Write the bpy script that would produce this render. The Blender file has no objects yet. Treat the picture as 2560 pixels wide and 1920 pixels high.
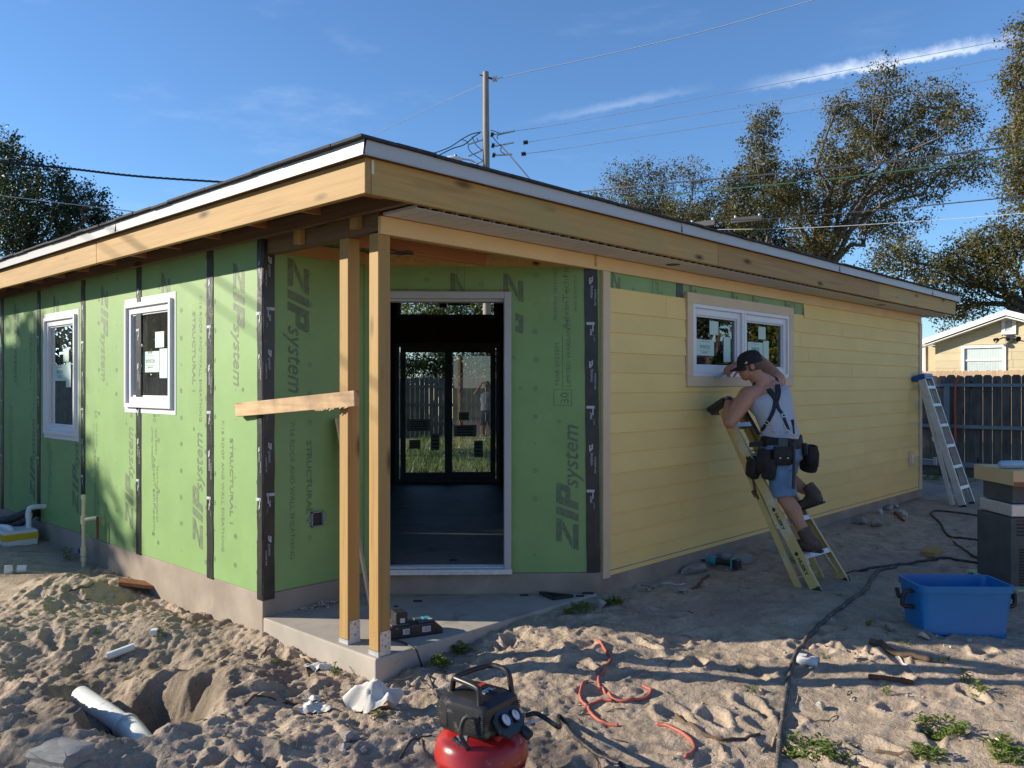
import bpy, math, random
import numpy as np
from mathutils import Vector, Matrix

random.seed(7)
rng = np.random.default_rng(7)
scene = bpy.context.scene
COL = scene.collection

# ---------------------------------------------------------------- camera
EYE = np.array([0.0, 0.0, 1.67])
YAW, PITCH = math.radians(43.31), math.radians(0.07)
FH = np.array([math.cos(YAW), math.sin(YAW), 0.0])
RT = np.array([math.sin(YAW), -math.cos(YAW), 0.0])
FW = FH * math.cos(PITCH) + np.array([0, 0, math.sin(PITCH)])
UP = np.cross(RT, FW)
FPX = 2074.0
cam_d = bpy.data.cameras.new('camera')
cam_d.sensor_width = 36.0
cam_d.lens = 29.164
cam_d.clip_start = 0.05
cam_d.clip_end = 3000.0
cam = bpy.data.objects.new('camera', cam_d)
COL.objects.link(cam)
m4 = Matrix.Identity(4)
for i in range(3):
    m4[i][0], m4[i][1], m4[i][2], m4[i][3] = RT[i], UP[i], -FW[i], EYE[i]
cam.matrix_world = m4
scene.camera = cam

# ---------------------------------------------------------------- sky, sun, exposure
SUN_EL = math.radians(21.0)
TO_SUN = np.array([-0.640 * math.cos(SUN_EL), 0.768 * math.cos(SUN_EL), math.sin(SUN_EL)])
world = bpy.data.worlds.new('World')
scene.world = world
world.use_nodes = True
wt = world.node_tree
wt.nodes.clear()
wo = wt.nodes.new('ShaderNodeOutputWorld')
bg = wt.nodes.new('ShaderNodeBackground')
sky = wt.nodes.new('ShaderNodeTexSky')
sky.sky_type = 'NISHITA'
sky.sun_disc = False
sky.sun_elevation = SUN_EL
sky.sun_rotation = math.atan2(TO_SUN[0], TO_SUN[1])
sky.air_density = 1.0
sky.dust_density = 0.0
sky.ozone_density = 6.5
bg.inputs['Strength'].default_value = 0.105
SKY_NODES = (wt, sky, bg, wo)
wt.links.new(bg.outputs[0], wo.inputs[0])

sun_d = bpy.data.lights.new('sun', 'SUN')
sun_d.energy = 4.5
sun_d.angle = math.radians(0.53)
sun_d.color = (1.0, 0.915, 0.77)
sun = bpy.data.objects.new('sun', sun_d)
COL.objects.link(sun)
sun.rotation_euler = Vector((-TO_SUN[0], -TO_SUN[1], -TO_SUN[2])).to_track_quat('-Z', 'Y').to_euler()
sun.location = (-20, 25, 18)

scene.view_settings.view_transform = 'Standard'
scene.view_settings.look = 'None'
scene.view_settings.exposure = 0.88
scene.view_settings.gamma = 1.0
scene.view_settings.use_curve_mapping = False
scene.render.engine = 'CYCLES'
scene.cycles.use_denoising = True
try:
    scene.cycles.denoiser = 'OPENIMAGEDENOISE'
except Exception:
    pass
scene.cycles.max_bounces = 7
scene.cycles.transparent_max_bounces = 16
scene.cycles.caustics_reflective = False
scene.cycles.caustics_refractive = False
scene.cycles.sample_clamp_indirect = 6.0


# ---------------------------------------------------------------- sight lines used for measuring positions
def ray(u, v):
    return FW + RT * ((u - 1280.0) / FPX) - UP * ((v - 960.0) / FPX)

def onx(u, v, x):
    d = ray(u, v); return EYE + d * ((x - EYE[0]) / d[0])

def ony(u, v, y):
    d = ray(u, v); return EYE + d * ((y - EYE[1]) / d[1])

def onz(u, v, z):
    d = ray(u, v); return EYE + d * ((z - EYE[2]) / d[2])

def atd(u, v, dist):
    return EYE + ray(u, v) * dist


# ---------------------------------------------------------------- sky details: thin cirrus and a vapour trail
def world_clouds():
    nt, skyn, bgn, out = SKY_NODES
    N, L = nt.nodes.new, nt.links.new
    geo = N('ShaderNodeTexCoord')
    def vm(op, a, b=None):
        n = N('ShaderNodeVectorMath'); n.operation = op
        if isinstance(a, (tuple, list)): n.inputs[0].default_value = a
        else: L(a, n.inputs[0])
        if b is not None:
            if isinstance(b, (tuple, list)): n.inputs[1].default_value = b
            else: L(b, n.inputs[1])
        return n.outputs['Value'] if op == 'DOT_PRODUCT' else n.outputs[0]
    def mt(op, a, b=None, c=None):
        n = N('ShaderNodeMath'); n.operation = op
        for i, x in enumerate((a, b, c)):
            if x is None: continue
            if isinstance(x, (int, float)): n.inputs[i].default_value = x
            else: L(x, n.inputs[i])
        return n.outputs[0]
    def mr(x, a, b, c=0.0, d=1.0):
        n = N('ShaderNodeMapRange'); n.clamp = True; n.interpolation_type = 'SMOOTHSTEP'
        L(x, n.inputs[0])
        for i, k in enumerate((a, b, c, d)): n.inputs[i + 1].default_value = k
        return n.outputs[0]
    def noise(vec, scale, detail=6, rough=0.6):
        n = N('ShaderNodeTexNoise'); n.inputs['Scale'].default_value = scale
        n.inputs['Detail'].default_value = detail; n.inputs['Roughness'].default_value = rough
        L(vec, n.inputs['Vector']); return n.outputs['Fac']
    dirv = geo.outputs['Generated']
    def trail(p, q, w0, w1, strength):
        a = ray(*p); a = a / np.linalg.norm(a); b = ray(*q); b = b / np.linalg.norm(b)
        nrm = np.cross(a, b); nrm /= np.linalg.norm(nrm)
        tan = b - a; ln = np.linalg.norm(tan); tan /= ln
        if nrm[2] < 0: nrm = -nrm
        d = vm('DOT_PRODUCT', dirv, tuple(nrm))
        t = vm('DOT_PRODUCT', dirv, tuple(tan))
        t0, t1 = float(a @ tan), float(b @ tan)
        nz = noise(dirv, 60.0, 5, 0.65)
        d2 = mt('ADD', d, mt('MULTIPLY', mt('SUBTRACT', nz, 0.5), w1 * 1.3))
        up = mr(d2, 0.0, w1, 1.0, 0.0)
        lo = mr(d2, -w0, w0 * 0.5, 0.0, 1.0)
        ends = mt('MULTIPLY', mr(t, t0 - 0.02, t0 + 0.13, 0, 1), mr(t, t1 - 0.06, t1 + 0.05, 1, 0))
        return mt('MULTIPLY', mt('MULTIPLY', mt('MULTIPLY', up, lo), ends), strength)
    f = trail((1860, 230), (2520, 112), 0.0045, 0.016, 0.62)
    f = mt('ADD', f, trail((1290, 318), (1700, 235), 0.004, 0.010, 0.16))
    mp = N('ShaderNodeMapping'); mp.inputs['Scale'].default_value = (2.2, 0.9, 7.0)
    mp.inputs['Rotation'].default_value = (0.2, 0.15, 0.7)
    L(dirv, mp.inputs['Vector'])
    cir = mr(noise(mp.outputs[0], 2.3, 8, 0.62), 0.54, 0.88, 0.0, 0.20)
    f = mt('ADD', f, cir)
    f = mt('MINIMUM', f, 0.8)
    mx = N('ShaderNodeMix'); mx.data_type = 'RGBA'
    L(f, mx.inputs['Factor']); L(skyn.outputs[0], mx.inputs['A'])
    mx.inputs['B'].default_value = (6.4, 6.9, 7.6, 1.0)
    L(mx.outputs['Result'], bgn.inputs['Color'])
world_clouds()


# ---------------------------------------------------------------- materials
MAT = {}

def new_mat(name):
    m = bpy.data.materials.new(name)
    m.use_nodes = True
    nt = m.node_tree
    b = nt.nodes['Principled BSDF']
    MAT[name] = m
    return m, nt, b

def ramp(nt, fac, stops):
    r = nt.nodes.new('ShaderNodeValToRGB')
    el = r.color_ramp.elements
    while len(el) < len(stops): el.new(0.5)
    for e, (p, c) in zip(el, stops):
        e.position = p; e.color = (c[0], c[1], c[2], 1.0)
    nt.links.new(fac, r.inputs[0])
    return r.outputs[0]

def tex(nt, kind, scale, stretch=(1, 1, 1), detail=5, rough=0.55, rnd=True, coord='Object', feature=None, rot=(0, 0, 0)):
    tc = nt.nodes.new('ShaderNodeTexCoord')
    mp = nt.nodes.new('ShaderNodeMapping')
    mp.inputs['Scale'].default_value = stretch
    mp.inputs['Rotation'].default_value = rot
    nt.links.new(tc.outputs[coord], mp.inputs['Vector'])
    if rnd:
        oi = nt.nodes.new('ShaderNodeObjectInfo')
        mu = nt.nodes.new('ShaderNodeMath'); mu.operation = 'MULTIPLY'
        nt.links.new(oi.outputs['Random'], mu.inputs[0]); mu.inputs[1].default_value = 37.0
        nt.links.new(mu.outputs[0], mp.inputs['Location'])
    t = nt.nodes.new('ShaderNodeTexNoise' if kind == 'noise' else 'ShaderNodeTexVoronoi')
    t.inputs['Scale'].default_value = scale
    if kind == 'noise':
        t.inputs['Detail'].default_value = detail
        t.inputs['Roughness'].default_value = rough
    elif feature:
        t.feature = feature
    nt.links.new(mp.outputs[0], t.inputs['Vector'])
    return t

def bump(nt, b, fac, strength, dist=0.01):
    bn = nt.nodes.new('ShaderNodeBump')
    bn.inputs['Strength'].default_value = strength
    bn.inputs['Distance'].default_value = dist
    nt.links.new(fac, bn.inputs['Height'])
    nt.links.new(bn.outputs[0], b.inputs['Normal'])
    return bn

def mixc(nt, fac, a, b, blend='MIX'):
    mx = nt.nodes.new('ShaderNodeMix'); mx.data_type = 'RGBA'; mx.blend_type = blend
    for key, x in (('Factor', fac), ('A', a), ('B', b)):
        if isinstance(x, (int, float)): mx.inputs[key].default_value = x
        elif isinstance(x, tuple): mx.inputs[key].default_value = (x[0], x[1], x[2], 1.0)
        else: nt.links.new(x, mx.inputs[key])
    return mx.outputs['Result']

def thresh(nt, fac, a, b):
    n = nt.nodes.new('ShaderNodeMapRange'); n.clamp = True
    nt.links.new(fac, n.inputs[0])
    n.inputs[1].default_value = a; n.inputs[2].default_value = b
    return n.outputs[0]

def plain(name, col, rough=0.5, var=0.12, scale=6.0, metal=0.0, bmp=0.0, bscale=60.0, spec=0.5, dirt=None, per=0.0):
    """paint, plastic, metal: a base colour with uneven wear"""
    m, nt, b = new_mat(name)
    t = tex(nt, 'noise', scale, detail=6)
    lo = tuple(c * (1 - var) for c in col); hi = tuple(min(1, c * (1 + var)) for c in col)
    c = ramp(nt, t.outputs['Fac'], [(0.3, lo), (0.7, hi)])
    if per:
        oi = nt.nodes.new('ShaderNodeObjectInfo')
        c = mixc(nt, 1.0, c, ramp(nt, oi.outputs['Random'], [(0.0, (1 - per,) * 3), (1.0, (1 + per,) * 3)]), 'MULTIPLY')
    if dirt:
        t2 = tex(nt, 'noise', dirt[1], detail=8, rough=0.7)
        c = mixc(nt, thresh(nt, t2.outputs['Fac'], dirt[2], dirt[2] + 0.12), c, dirt[0])
    nt.links.new(c, b.inputs['Base Color'])
    b.inputs['Roughness'].default_value = rough
    b.inputs['Metallic'].default_value = metal
    b.inputs['Specular IOR Level'].default_value = spec
    if bmp:
        bump(nt, b, tex(nt, 'noise', bscale, detail=4).outputs['Fac'], bmp, 0.004)
    return m

def wood(name, light, dark, axis, knots=0.0, rough=0.65, grain=1.0, stain=None):
    m, nt, b = new_mat(name)
    st = [22.0, 22.0, 22.0]; st[axis] = 0.9
    g = tex(nt, 'noise', 1.6 * grain, tuple(st), detail=5, rough=0.6)
    st2 = [9.0, 9.0, 9.0]; st2[axis] = 0.5
    g2 = tex(nt, 'noise', 1.2, tuple(st2), detail=3)
    c = ramp(nt, g.outputs['Fac'], [(0.30, dark), (0.48, tuple((l * 2 + d) / 3 for l, d in zip(light, dark))), (0.66, light)])
    c = mixc(nt, thresh(nt, g2.outputs['Fac'], 0.42, 0.7), c, tuple(x * 0.82 for x in light))
    if knots:
        st3 = [6.5, 6.5, 6.5]; st3[axis] = 2.0
        k = tex(nt, 'voronoi', 1.0, tuple(st3))
        c = mixc(nt, thresh(nt, k.outputs['Distance'], 0.20, 0.10), c, tuple(x * 0.55 for x in dark))
        c = mixc(nt, thresh(nt, k.outputs['Distance'], 0.09, 0.05), c, (0.05, 0.028, 0.014))
    if stain:
        s = tex(nt, 'noise', 3.0, detail=6)
        c = mixc(nt, thresh(nt, s.outputs['Fac'], 0.45, 0.72), c, stain)
    oi = nt.nodes.new('ShaderNodeObjectInfo')
    tone = ramp(nt, oi.outputs['Random'], [(0.0, (0.86, 0.86, 0.86)), (1.0, (1.08, 1.08, 1.08))])
    c = mixc(nt, 1.0, c, tone, 'MULTIPLY')
    nt.links.new(c, b.inputs['Base Color'])
    b.inputs['Roughness'].default_value = rough
    b.inputs['Specular IOR Level'].default_value = 0.3
    bump(nt, b, g.outputs['Fac'], 0.25, 0.004)
    return m

for ax, nm in ((0, 'x'), (1, 'y'), (2, 'z')):
    wood('pine_' + nm, (0.45, 0.275, 0.095), (0.31, 0.165, 0.048), ax, knots=1.0)
    wood('treated_' + nm, (0.58, 0.355, 0.115), (0.38, 0.21, 0.062), ax, knots=1.0, stain=(0.42, 0.31, 0.11))
    wood('dark_frame_' + nm, (0.22, 0.14, 0.075), (0.12, 0.075, 0.04), ax, knots=0.6)
    wood('red_frame_' + nm, (0.40, 0.17, 0.07), (0.24, 0.09, 0.035), ax, knots=0.8)
wood('grey_fence_wood', (0.17, 0.15, 0.12), (0.045, 0.038, 0.032), 2, knots=0.5, rough=0.85, stain=(0.07, 0.065, 0.055))
wood('pole_wood', (0.36, 0.29, 0.22), (0.17, 0.13, 0.10), 2, knots=0.0, rough=0.85)
wood('tan_fence_wood', (0.52, 0.36, 0.22), (0.34, 0.22, 0.13), 2, knots=0.3, rough=0.8)
wood('rough_lumber', (0.62, 0.43, 0.24), (0.36, 0.22, 0.11), 1, knots=1.0, rough=0.8, stain=(0.25, 0.16, 0.10))

plain('zip_green', (0.215, 0.345, 0.125), 0.50, 0.08, 2.5, bmp=0.12, bscale=130, spec=0.35, dirt=((0.26, 0.37, 0.18), 5.0, 0.60))
plain('zip_print', (0.120, 0.165, 0.088), 0.6, 0.25, 30.0)
plain('tape_black', (0.022, 0.021, 0.021), 0.38, 0.4, 9.0, bmp=0.5, bscale=35, dirt=((0.13, 0.12, 0.10), 14.0, 0.64))
plain('tape_print', (0.42, 0.45, 0.50), 0.5, 0.1)
plain('ink_black', (0.02, 0.02, 0.02), 0.6, 0.1)
plain('siding_yellow', (0.80, 0.575, 0.205), 0.62, 0.05, 1.7, bmp=0.12, bscale=170, spec=0.3, per=0.035)
plain('trim_tan', (0.64, 0.49, 0.32), 0.65, 0.06, 3.0, bmp=0.10, bscale=150, spec=0.3, per=0.03)
plain('frieze_tan', (0.74, 0.51, 0.25), 0.65, 0.05, 3.0, bmp=0.10, bscale=150, spec=0.3)
plain('white_vinyl', (0.70, 0.70, 0.71), 0.35, 0.03, 3.0)
plain('white_metal', (0.40, 0.40, 0.392), 0.42, 0.05, 2.0)
plain('soffit_white', (0.60, 0.575, 0.545), 0.5, 0.04, 4.0)
plain('shingle_dark', (0.035, 0.036, 0.042), 0.9, 0.4, 40.0, bmp=0.6, bscale=200)
plain('concrete', (0.38, 0.335, 0.285), 0.85, 0.16, 3.2, bmp=0.35, bscale=90, spec=0.2, dirt=((0.22, 0.20, 0.17), 4.0, 0.58))
plain('foundation_concrete', (0.30, 0.25, 0.20), 0.9, 0.2, 3.0, bmp=0.4, bscale=80, spec=0.2, dirt=((0.40, 0.36, 0.30), 7.0, 0.62))
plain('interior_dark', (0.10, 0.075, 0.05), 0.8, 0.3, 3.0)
plain('roof_deck', (0.16, 0.10, 0.055), 0.8, 0.3, 5.0)
plain('floor_concrete', (0.26, 0.235, 0.205), 0.55, 0.25, 1.3, dirt=((0.10, 0.09, 0.085), 3.0, 0.56))
plain('galvanised', (0.62, 0.64, 0.66), 0.38, 0.10, 30.0, metal=0.55)
plain('aluminium', (0.58, 0.58, 0.57), 0.42, 0.12, 12.0, metal=0.35, dirt=((0.35, 0.33, 0.30), 20.0, 0.62))
plain('brass_dull', (0.42, 0.33, 0.20), 0.45, 0.1, metal=0.6)
plain('black_plastic', (0.022, 0.022, 0.024), 0.38, 0.3, 12.0, dirt=((0.16, 0.145, 0.12), 16.0, 0.62))
plain('black_rubber', (0.025, 0.025, 0.026), 0.6, 0.3, 12.0, dirt=((0.14, 0.125, 0.10), 25.0, 0.55))
plain('dusty_cable', (0.075, 0.068, 0.060), 0.75, 0.3, 14.0, dirt=((0.26, 0.22, 0.17), 22.0, 0.52))
plain('red_hose', (0.40, 0.095, 0.065), 0.6, 0.2, 14.0, dirt=((0.34, 0.22, 0.16), 22.0, 0.56))
plain('paper_label', (0.50, 0.66, 0.56), 0.7, 0.05)
plain('paper_white', (0.70, 0.70, 0.68), 0.7, 0.05)
plain('pvc_white', (0.66, 0.66, 0.64), 0.4, 0.06, 5.0, dirt=((0.36, 0.32, 0.25), 9.0, 0.60))
plain('pvc_cream', (0.62, 0.55, 0.36), 0.45, 0.08, 9.0, dirt=((0.34, 0.28, 0.18), 14.0, 0.62))
plain('wire_grey', (0.50, 0.51, 0.53), 0.5, 0.1)
plain('wire_dark', (0.03, 0.032, 0.038), 0.6, 0.2)
plain('wire_green', (0.03, 0.10, 0.06), 0.6, 0.2)
plain('grey_paint', (0.20, 0.235, 0.25), 0.6, 0.12, 6.0)
plain('stone_pale', (0.42, 0.38, 0.33), 0.9, 0.25, 14.0, bmp=0.5, bscale=40)
plain('stone_grey', (0.29, 0.275, 0.255), 0.92, 0.25, 9.0, bmp=0.6, bscale=30)
plain('twig_brown', (0.10, 0.065, 0.04), 0.85, 0.35, 20.0, bmp=0.5)
plain('twig_pale', (0.33, 0.24, 0.15), 0.85, 0.3, 20.0)
plain('rust', (0.14, 0.055, 0.025), 0.8, 0.35, 20.0)

def glass_mat(name, tint=(0.92, 0.95, 0.93), refl=1.0, haze=None, ior=1.5):
    m, nt, b = new_mat(name)
    nt.nodes.remove(b)
    out = nt.nodes['Material Output']
    tr = nt.nodes.new('ShaderNodeBsdfTransparent'); tr.inputs[0].default_value = (*tint, 1)
    gl = nt.nodes.new('ShaderNodeBsdfGlossy'); gl.inputs['Roughness'].default_value = 0.0
    gl.inputs['Color'].default_value = (refl, refl, refl, 1)
    fr = nt.nodes.new('ShaderNodeFresnel'); fr.inputs[0].default_value = ior
    mx = nt.nodes.new('ShaderNodeMixShader')
    nt.links.new(fr.outputs[0], mx.inputs[0]); nt.links.new(tr.outputs[0], mx.inputs[1]); nt.links.new(gl.outputs[0], mx.inputs[2])
    last = mx
    if haze:
        df = nt.nodes.new('ShaderNodeBsdfDiffuse'); df.inputs[0].default_value = (0.5, 0.5, 0.42, 1)
        t = tex(nt, 'noise', 3.0, detail=6)
        mx2 = nt.nodes.new('ShaderNodeMixShader')
        n = nt.nodes.new('ShaderNodeMapRange'); nt.links.new(t.outputs['Fac'], n.inputs[0])
        n.inputs[1].default_value = 0.35; n.inputs[2].default_value = 0.75
        n.inputs[3].default_value = haze * 0.3; n.inputs[4].default_value = haze
        nt.links.new(n.outputs[0], mx2.inputs[0]); nt.links.new(mx.outputs[0], mx2.inputs[1]); nt.links.new(df.outputs[0], mx2.inputs[2])
        last = mx2
    nt.links.new(last.outputs[0], out.inputs[0])
    return m
glass_mat('glass_clear', ior=1.6)
glass_mat('glass_door', (0.80, 0.84, 0.82), ior=2.1)
glass_mat('glass_window', (0.34, 0.40, 0.36), haze=0.09, ior=1.7)
glass_mat('glass_mirrorish', (0.55, 0.62, 0.58), ior=2.1)

def leaf_mat(name, cols, trans=0.35, rough=0.5):
    m, nt, b = new_mat(name)
    out = nt.nodes['Material Output']
    g = nt.nodes.new('ShaderNodeNewGeometry')
    c = ramp(nt, g.outputs['Random Per Island'], [(i / max(1, len(cols) - 1), c) for i, c in enumerate(cols)])
    t = tex(nt, 'noise', 0.9, detail=3, rnd=False)
    c = mixc(nt, 1.0, c, ramp(nt, t.outputs['Fac'], [(0.3, (0.75, 0.75, 0.75)), (0.7, (1.25, 1.2, 1.1))]), 'MULTIPLY')
    nt.links.new(c, b.inputs['Base Color'])
    b.inputs['Roughness'].default_value = rough
    b.inputs['Specular IOR Level'].default_value = 0.35
    tl = nt.nodes.new('ShaderNodeBsdfTranslucent')
    nt.links.new(c, tl.inputs[0])
    mx = nt.nodes.new('ShaderNodeMixShader'); mx.inputs[0].default_value = trans
    nt.links.new(b.outputs[0], mx.inputs[1]); nt.links.new(tl.outputs[0], mx.inputs[2])
    nt.links.new(mx.outputs[0], out.inputs[0])
    return m
leaf_mat('oak_leaf', [(0.07, 0.072, 0.022), (0.105, 0.10, 0.03), (0.15, 0.12, 0.045), (0.12, 0.13, 0.036), (0.18, 0.14, 0.055)])
leaf_mat('dark_leaf', [(0.020, 0.040, 0.016), (0.032, 0.058, 0.022), (0.045, 0.072, 0.024), (0.028, 0.05, 0.024)], trans=0.22)
leaf_mat('weed_leaf', [(0.09, 0.15, 0.03), (0.15, 0.22, 0.04), (0.21, 0.27, 0.06), (0.12, 0.19, 0.05)])
leaf_mat('yellow_leaf', [(0.10, 0.14, 0.025), (0.22, 0.21, 0.035), (0.16, 0.18, 0.04), (0.06, 0.09, 0.02)])
leaf_mat('grass_blade', [(0.06, 0.11, 0.025), (0.09, 0.15, 0.03), (0.14, 0.18, 0.05), (0.05, 0.09, 0.025)])
plain('bark', (0.13, 0.105, 0.085), 0.9, 0.4, 8.0, bmp=0.8, bscale=14)

def sand_mat():
    m, nt, b = new_mat('sand')
    big = tex(nt, 'noise', 0.9, detail=6, rnd=False)
    mid = tex(nt, 'noise', 7.0, detail=7, rough=0.65, rnd=False)
    fine = tex(nt, 'noise', 120.0, detail=3, rough=0.7, rnd=False)
    c = ramp(nt, mid.outputs['Fac'], [(0.28, (0.30, 0.225, 0.16)), (0.5, (0.45, 0.35, 0.255)), (0.72, (0.54, 0.435, 0.325))])
    c = mixc(nt, thresh(nt, big.outputs['Fac'], 0.45, 0.7), c, mixc(nt, mid.outputs['Fac'], (0.30, 0.235, 0.175), (0.44, 0.355, 0.27)))
    c = mixc(nt, 1.0, c, ramp(nt, fine.outputs['Fac'], [(0.3, (0.72, 0.72, 0.72)), (0.6, (1.1, 1.1, 1.1))]), 'MULTIPLY')
    sp = tex(nt, 'voronoi', 34.0, rnd=False)
    c = mixc(nt, thresh(nt, sp.outputs['Distance'], 0.10, 0.05), c, (0.62, 0.58, 0.52))
    dk = tex(nt, 'voronoi', 23.0, (1, 1.6, 1), rnd=False)
    c = mixc(nt, thresh(nt, dk.outputs['Distance'], 0.13, 0.07), c, (0.09, 0.07, 0.055))
    at = nt.nodes.new('ShaderNodeAttribute'); at.attribute_name = 'moist'
    c = mixc(nt, at.outputs['Fac'], c, mixc(nt, mid.outputs['Fac'], (0.075, 0.06, 0.045), (0.17, 0.14, 0.105)))
    gr = nt.nodes.new('ShaderNodeAttribute'); gr.attribute_name = 'grassy'
    c = mixc(nt, gr.outputs['Fac'], c, mixc(nt, mid.outputs['Fac'], (0.045, 0.07, 0.02), (0.12, 0.14, 0.05)))
    nt.links.new(c, b.inputs['Base Color'])
    b.inputs['Roughness'].default_value = 0.95
    b.inputs['Specular IOR Level'].default_value = 0.12
    ad = nt.nodes.new('ShaderNodeMath'); ad.operation = 'ADD'
    m1 = nt.nodes.new('ShaderNodeMath'); m1.operation = 'MULTIPLY'; m1.inputs[1].default_value = 2.2
    nt.links.new(mid.outputs['Fac'], m1.inputs[0])
    clod = tex(nt, 'noise', 55.0, detail=8, rough=0.7, rnd=False)
    nt.links.new(m1.outputs[0], ad.inputs[0]); nt.links.new(clod.outputs['Fac'], ad.inputs[1])
    bump(nt, b, ad.outputs[0], 0.9, 0.011)
sand_mat()


# ---------------------------------------------------------------- mesh builder
_TXT = {}
def text_geo(s, shear=0.0, offset=0.0, space=1.0):
    key = (s, shear, offset, space)
    if key not in _TXT:
        cu = bpy.data.curves.new('t', 'FONT')
        cu.body = s; cu.size = 1.0; cu.shear = shear; cu.offset = offset; cu.resolution_u = 2; cu.space_character = space
        o = bpy.data.objects.new('t', cu)
        me = bpy.data.meshes.new_from_object(o)
        vs = np.array([v.co[:2] for v in me.vertices]) if len(me.vertices) else np.zeros((0, 2))
        fs = [tuple(p.vertices) for p in me.polygons]
        bpy.data.objects.remove(o); bpy.data.curves.remove(cu); bpy.data.meshes.remove(me)
        _TXT[key] = (vs, fs)
    return _TXT[key]

def unit(a):
    a = np.asarray(a, float); return a / (np.linalg.norm(a) + 1e-12)

class MB:
    def __init__(self): self.v, self.f, self.m = [], [], []
    def add(self, vs, fs, mi=0):
        n = len(self.v)
        self.v += [tuple(map(float, p)) for p in vs]
        for k, f in enumerate(fs):
            self.f.append(tuple(i + n for i in f)); self.m.append(mi[k] if isinstance(mi, list) else mi)
        return self
    def box(self, a, b, mi=0):
        x0, y0, z0 = (min(p, q) for p, q in zip(a, b)); x1, y1, z1 = (max(p, q) for p, q in zip(a, b))
        return self.add([(x0, y0, z0), (x1, y0, z0), (x1, y1, z0), (x0, y1, z0), (x0, y0, z1), (x1, y0, z1), (x1, y1, z1), (x0, y1, z1)],
                        [(0, 3, 2, 1), (4, 5, 6, 7), (0, 1, 5, 4), (1, 2, 6, 5), (2, 3, 7, 6), (3, 0, 4, 7)], mi)
    def obox(self, c, ax, ay, az, mi=0):
        c, ax, ay, az = (np.asarray(t, float) for t in (c, ax, ay, az))
        vs = [c + sx * ax + sy * ay + sz * az for sz in (-1, 1) for sx, sy in ((-1, -1), (1, -1), (1, 1), (-1, 1))]
        fs = [(0, 3, 2, 1), (4, 5, 6, 7), (0, 1, 5, 4), (1, 2, 6, 5), (2, 3, 7, 6), (3, 0, 4, 7)]
        if np.dot(np.cross(ax, ay), az) < 0: fs = [f[::-1] for f in fs]
        return self.add(vs, fs, mi)
    def beam(self, p, q, w, h, up=(0, 0, 1), mi=0):
        p, q = np.asarray(p, float), np.asarray(q, float); d = q - p
        s = unit(np.cross(d, up)); t = unit(np.cross(s, d))
        return self.obox((p + q) / 2, d / 2, s * w / 2, t * h / 2, mi)
    def prism(self, pts, vec, mi=0):
        pts = [np.asarray(p, float) for p in pts]; vec = np.asarray(vec, float); n = len(pts)
        nrm = sum((np.cross(pts[i], pts[(i + 1) % n]) for i in range(n)), np.zeros(3))
        if np.dot(nrm, vec) < 0: pts = pts[::-1]
        vs = pts + [p + vec for p in pts]
        fs = [tuple(range(n))[::-1], tuple(range(n, 2 * n))] + [(i, (i + 1) % n, n + (i + 1) % n, n + i) for i in range(n)]
        return self.add(vs, fs, mi)
    def tube(self, pts, r, seg=8, mi=0, caps=True, ell=None):
        pts = [np.asarray(p, float) for p in pts]; n = len(pts)
        rs = r if hasattr(r, '__len__') else [r] * n
        base = len(self.v); prev = None; vs = []
        for i, p in enumerate(pts):
            t = unit(pts[min(i + 1, n - 1)] - pts[max(i - 1, 0)])
            if prev is None:
                a = np.array([0, 0, 1.0]) if abs(t[2]) < 0.9 else np.array([1.0, 0, 0])
                s = unit(np.cross(a, t))
            else:
                s = unit(prev - t * np.dot(prev, t))
            prev = s; w = np.cross(t, s)
            for k in range(seg):
                an = 2 * math.pi * k / seg
                vs.append(p + rs[i] * (math.cos(an) * s + math.sin(an) * w))
        fs = [(i * seg + k, i * seg + (k + 1) % seg, (i + 1) * seg + (k + 1) % seg, (i + 1) * seg + k) for i in range(n - 1) for k in range(seg)]
        if caps: fs += [tuple(range(seg))[::-1], tuple(range((n - 1) * seg, n * seg))]
        return self.add(vs, fs, mi)
    def cyl(self, p, q, r, seg=16, mi=0, r2=None):
        return self.tube([p, q], [r, r if r2 is None else r2], seg, mi)
    def lathe(self, prof, c=(0, 0, 0), seg=32, mi=0, axis=(0, 0, 1)):
        ax = unit(axis); a = np.array([1.0, 0, 0]) if abs(ax[0]) < 0.9 else np.array([0, 1.0, 0])
        s = unit(np.cross(a, ax)); w = np.cross(ax, s); c = np.asarray(c, float)
        vs = [c + ax * z + r * (math.cos(2 * math.pi * k / seg) * s + math.sin(2 * math.pi * k / seg) * w) for r, z in prof for k in range(seg)]
        n = len(prof)
        fs = [(i * seg + k, i * seg + (k + 1) % seg, (i + 1) * seg + (k + 1) % seg, (i + 1) * seg + k) for i in range(n - 1) for k in range(seg)]
        return self.add(vs, fs, mi)
    def quad(self, a, b, c, d, mi=0): return self.add([a, b, c, d], [(0, 1, 2, 3)], mi)
    def text(self, s, o, xd, yd, size, mi=0, shear=0.0, offset=0.0, width=None, center=False, space=1.0):
        vs, fs = text_geo(s, shear, offset, space)
        if not len(vs): return self
        o, xd, yd = np.asarray(o, float), unit(xd), unit(yd)
        x0, x1 = vs[:, 0].min(), vs[:, 0].max()
        sx = size if width is None else width / (x1 - x0)
        off = (x0 + x1) / 2 if center else x0
        return self.add([o + xd * (p[0] - off) * sx + yd * p[1] * size for p in vs], fs, mi)
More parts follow.
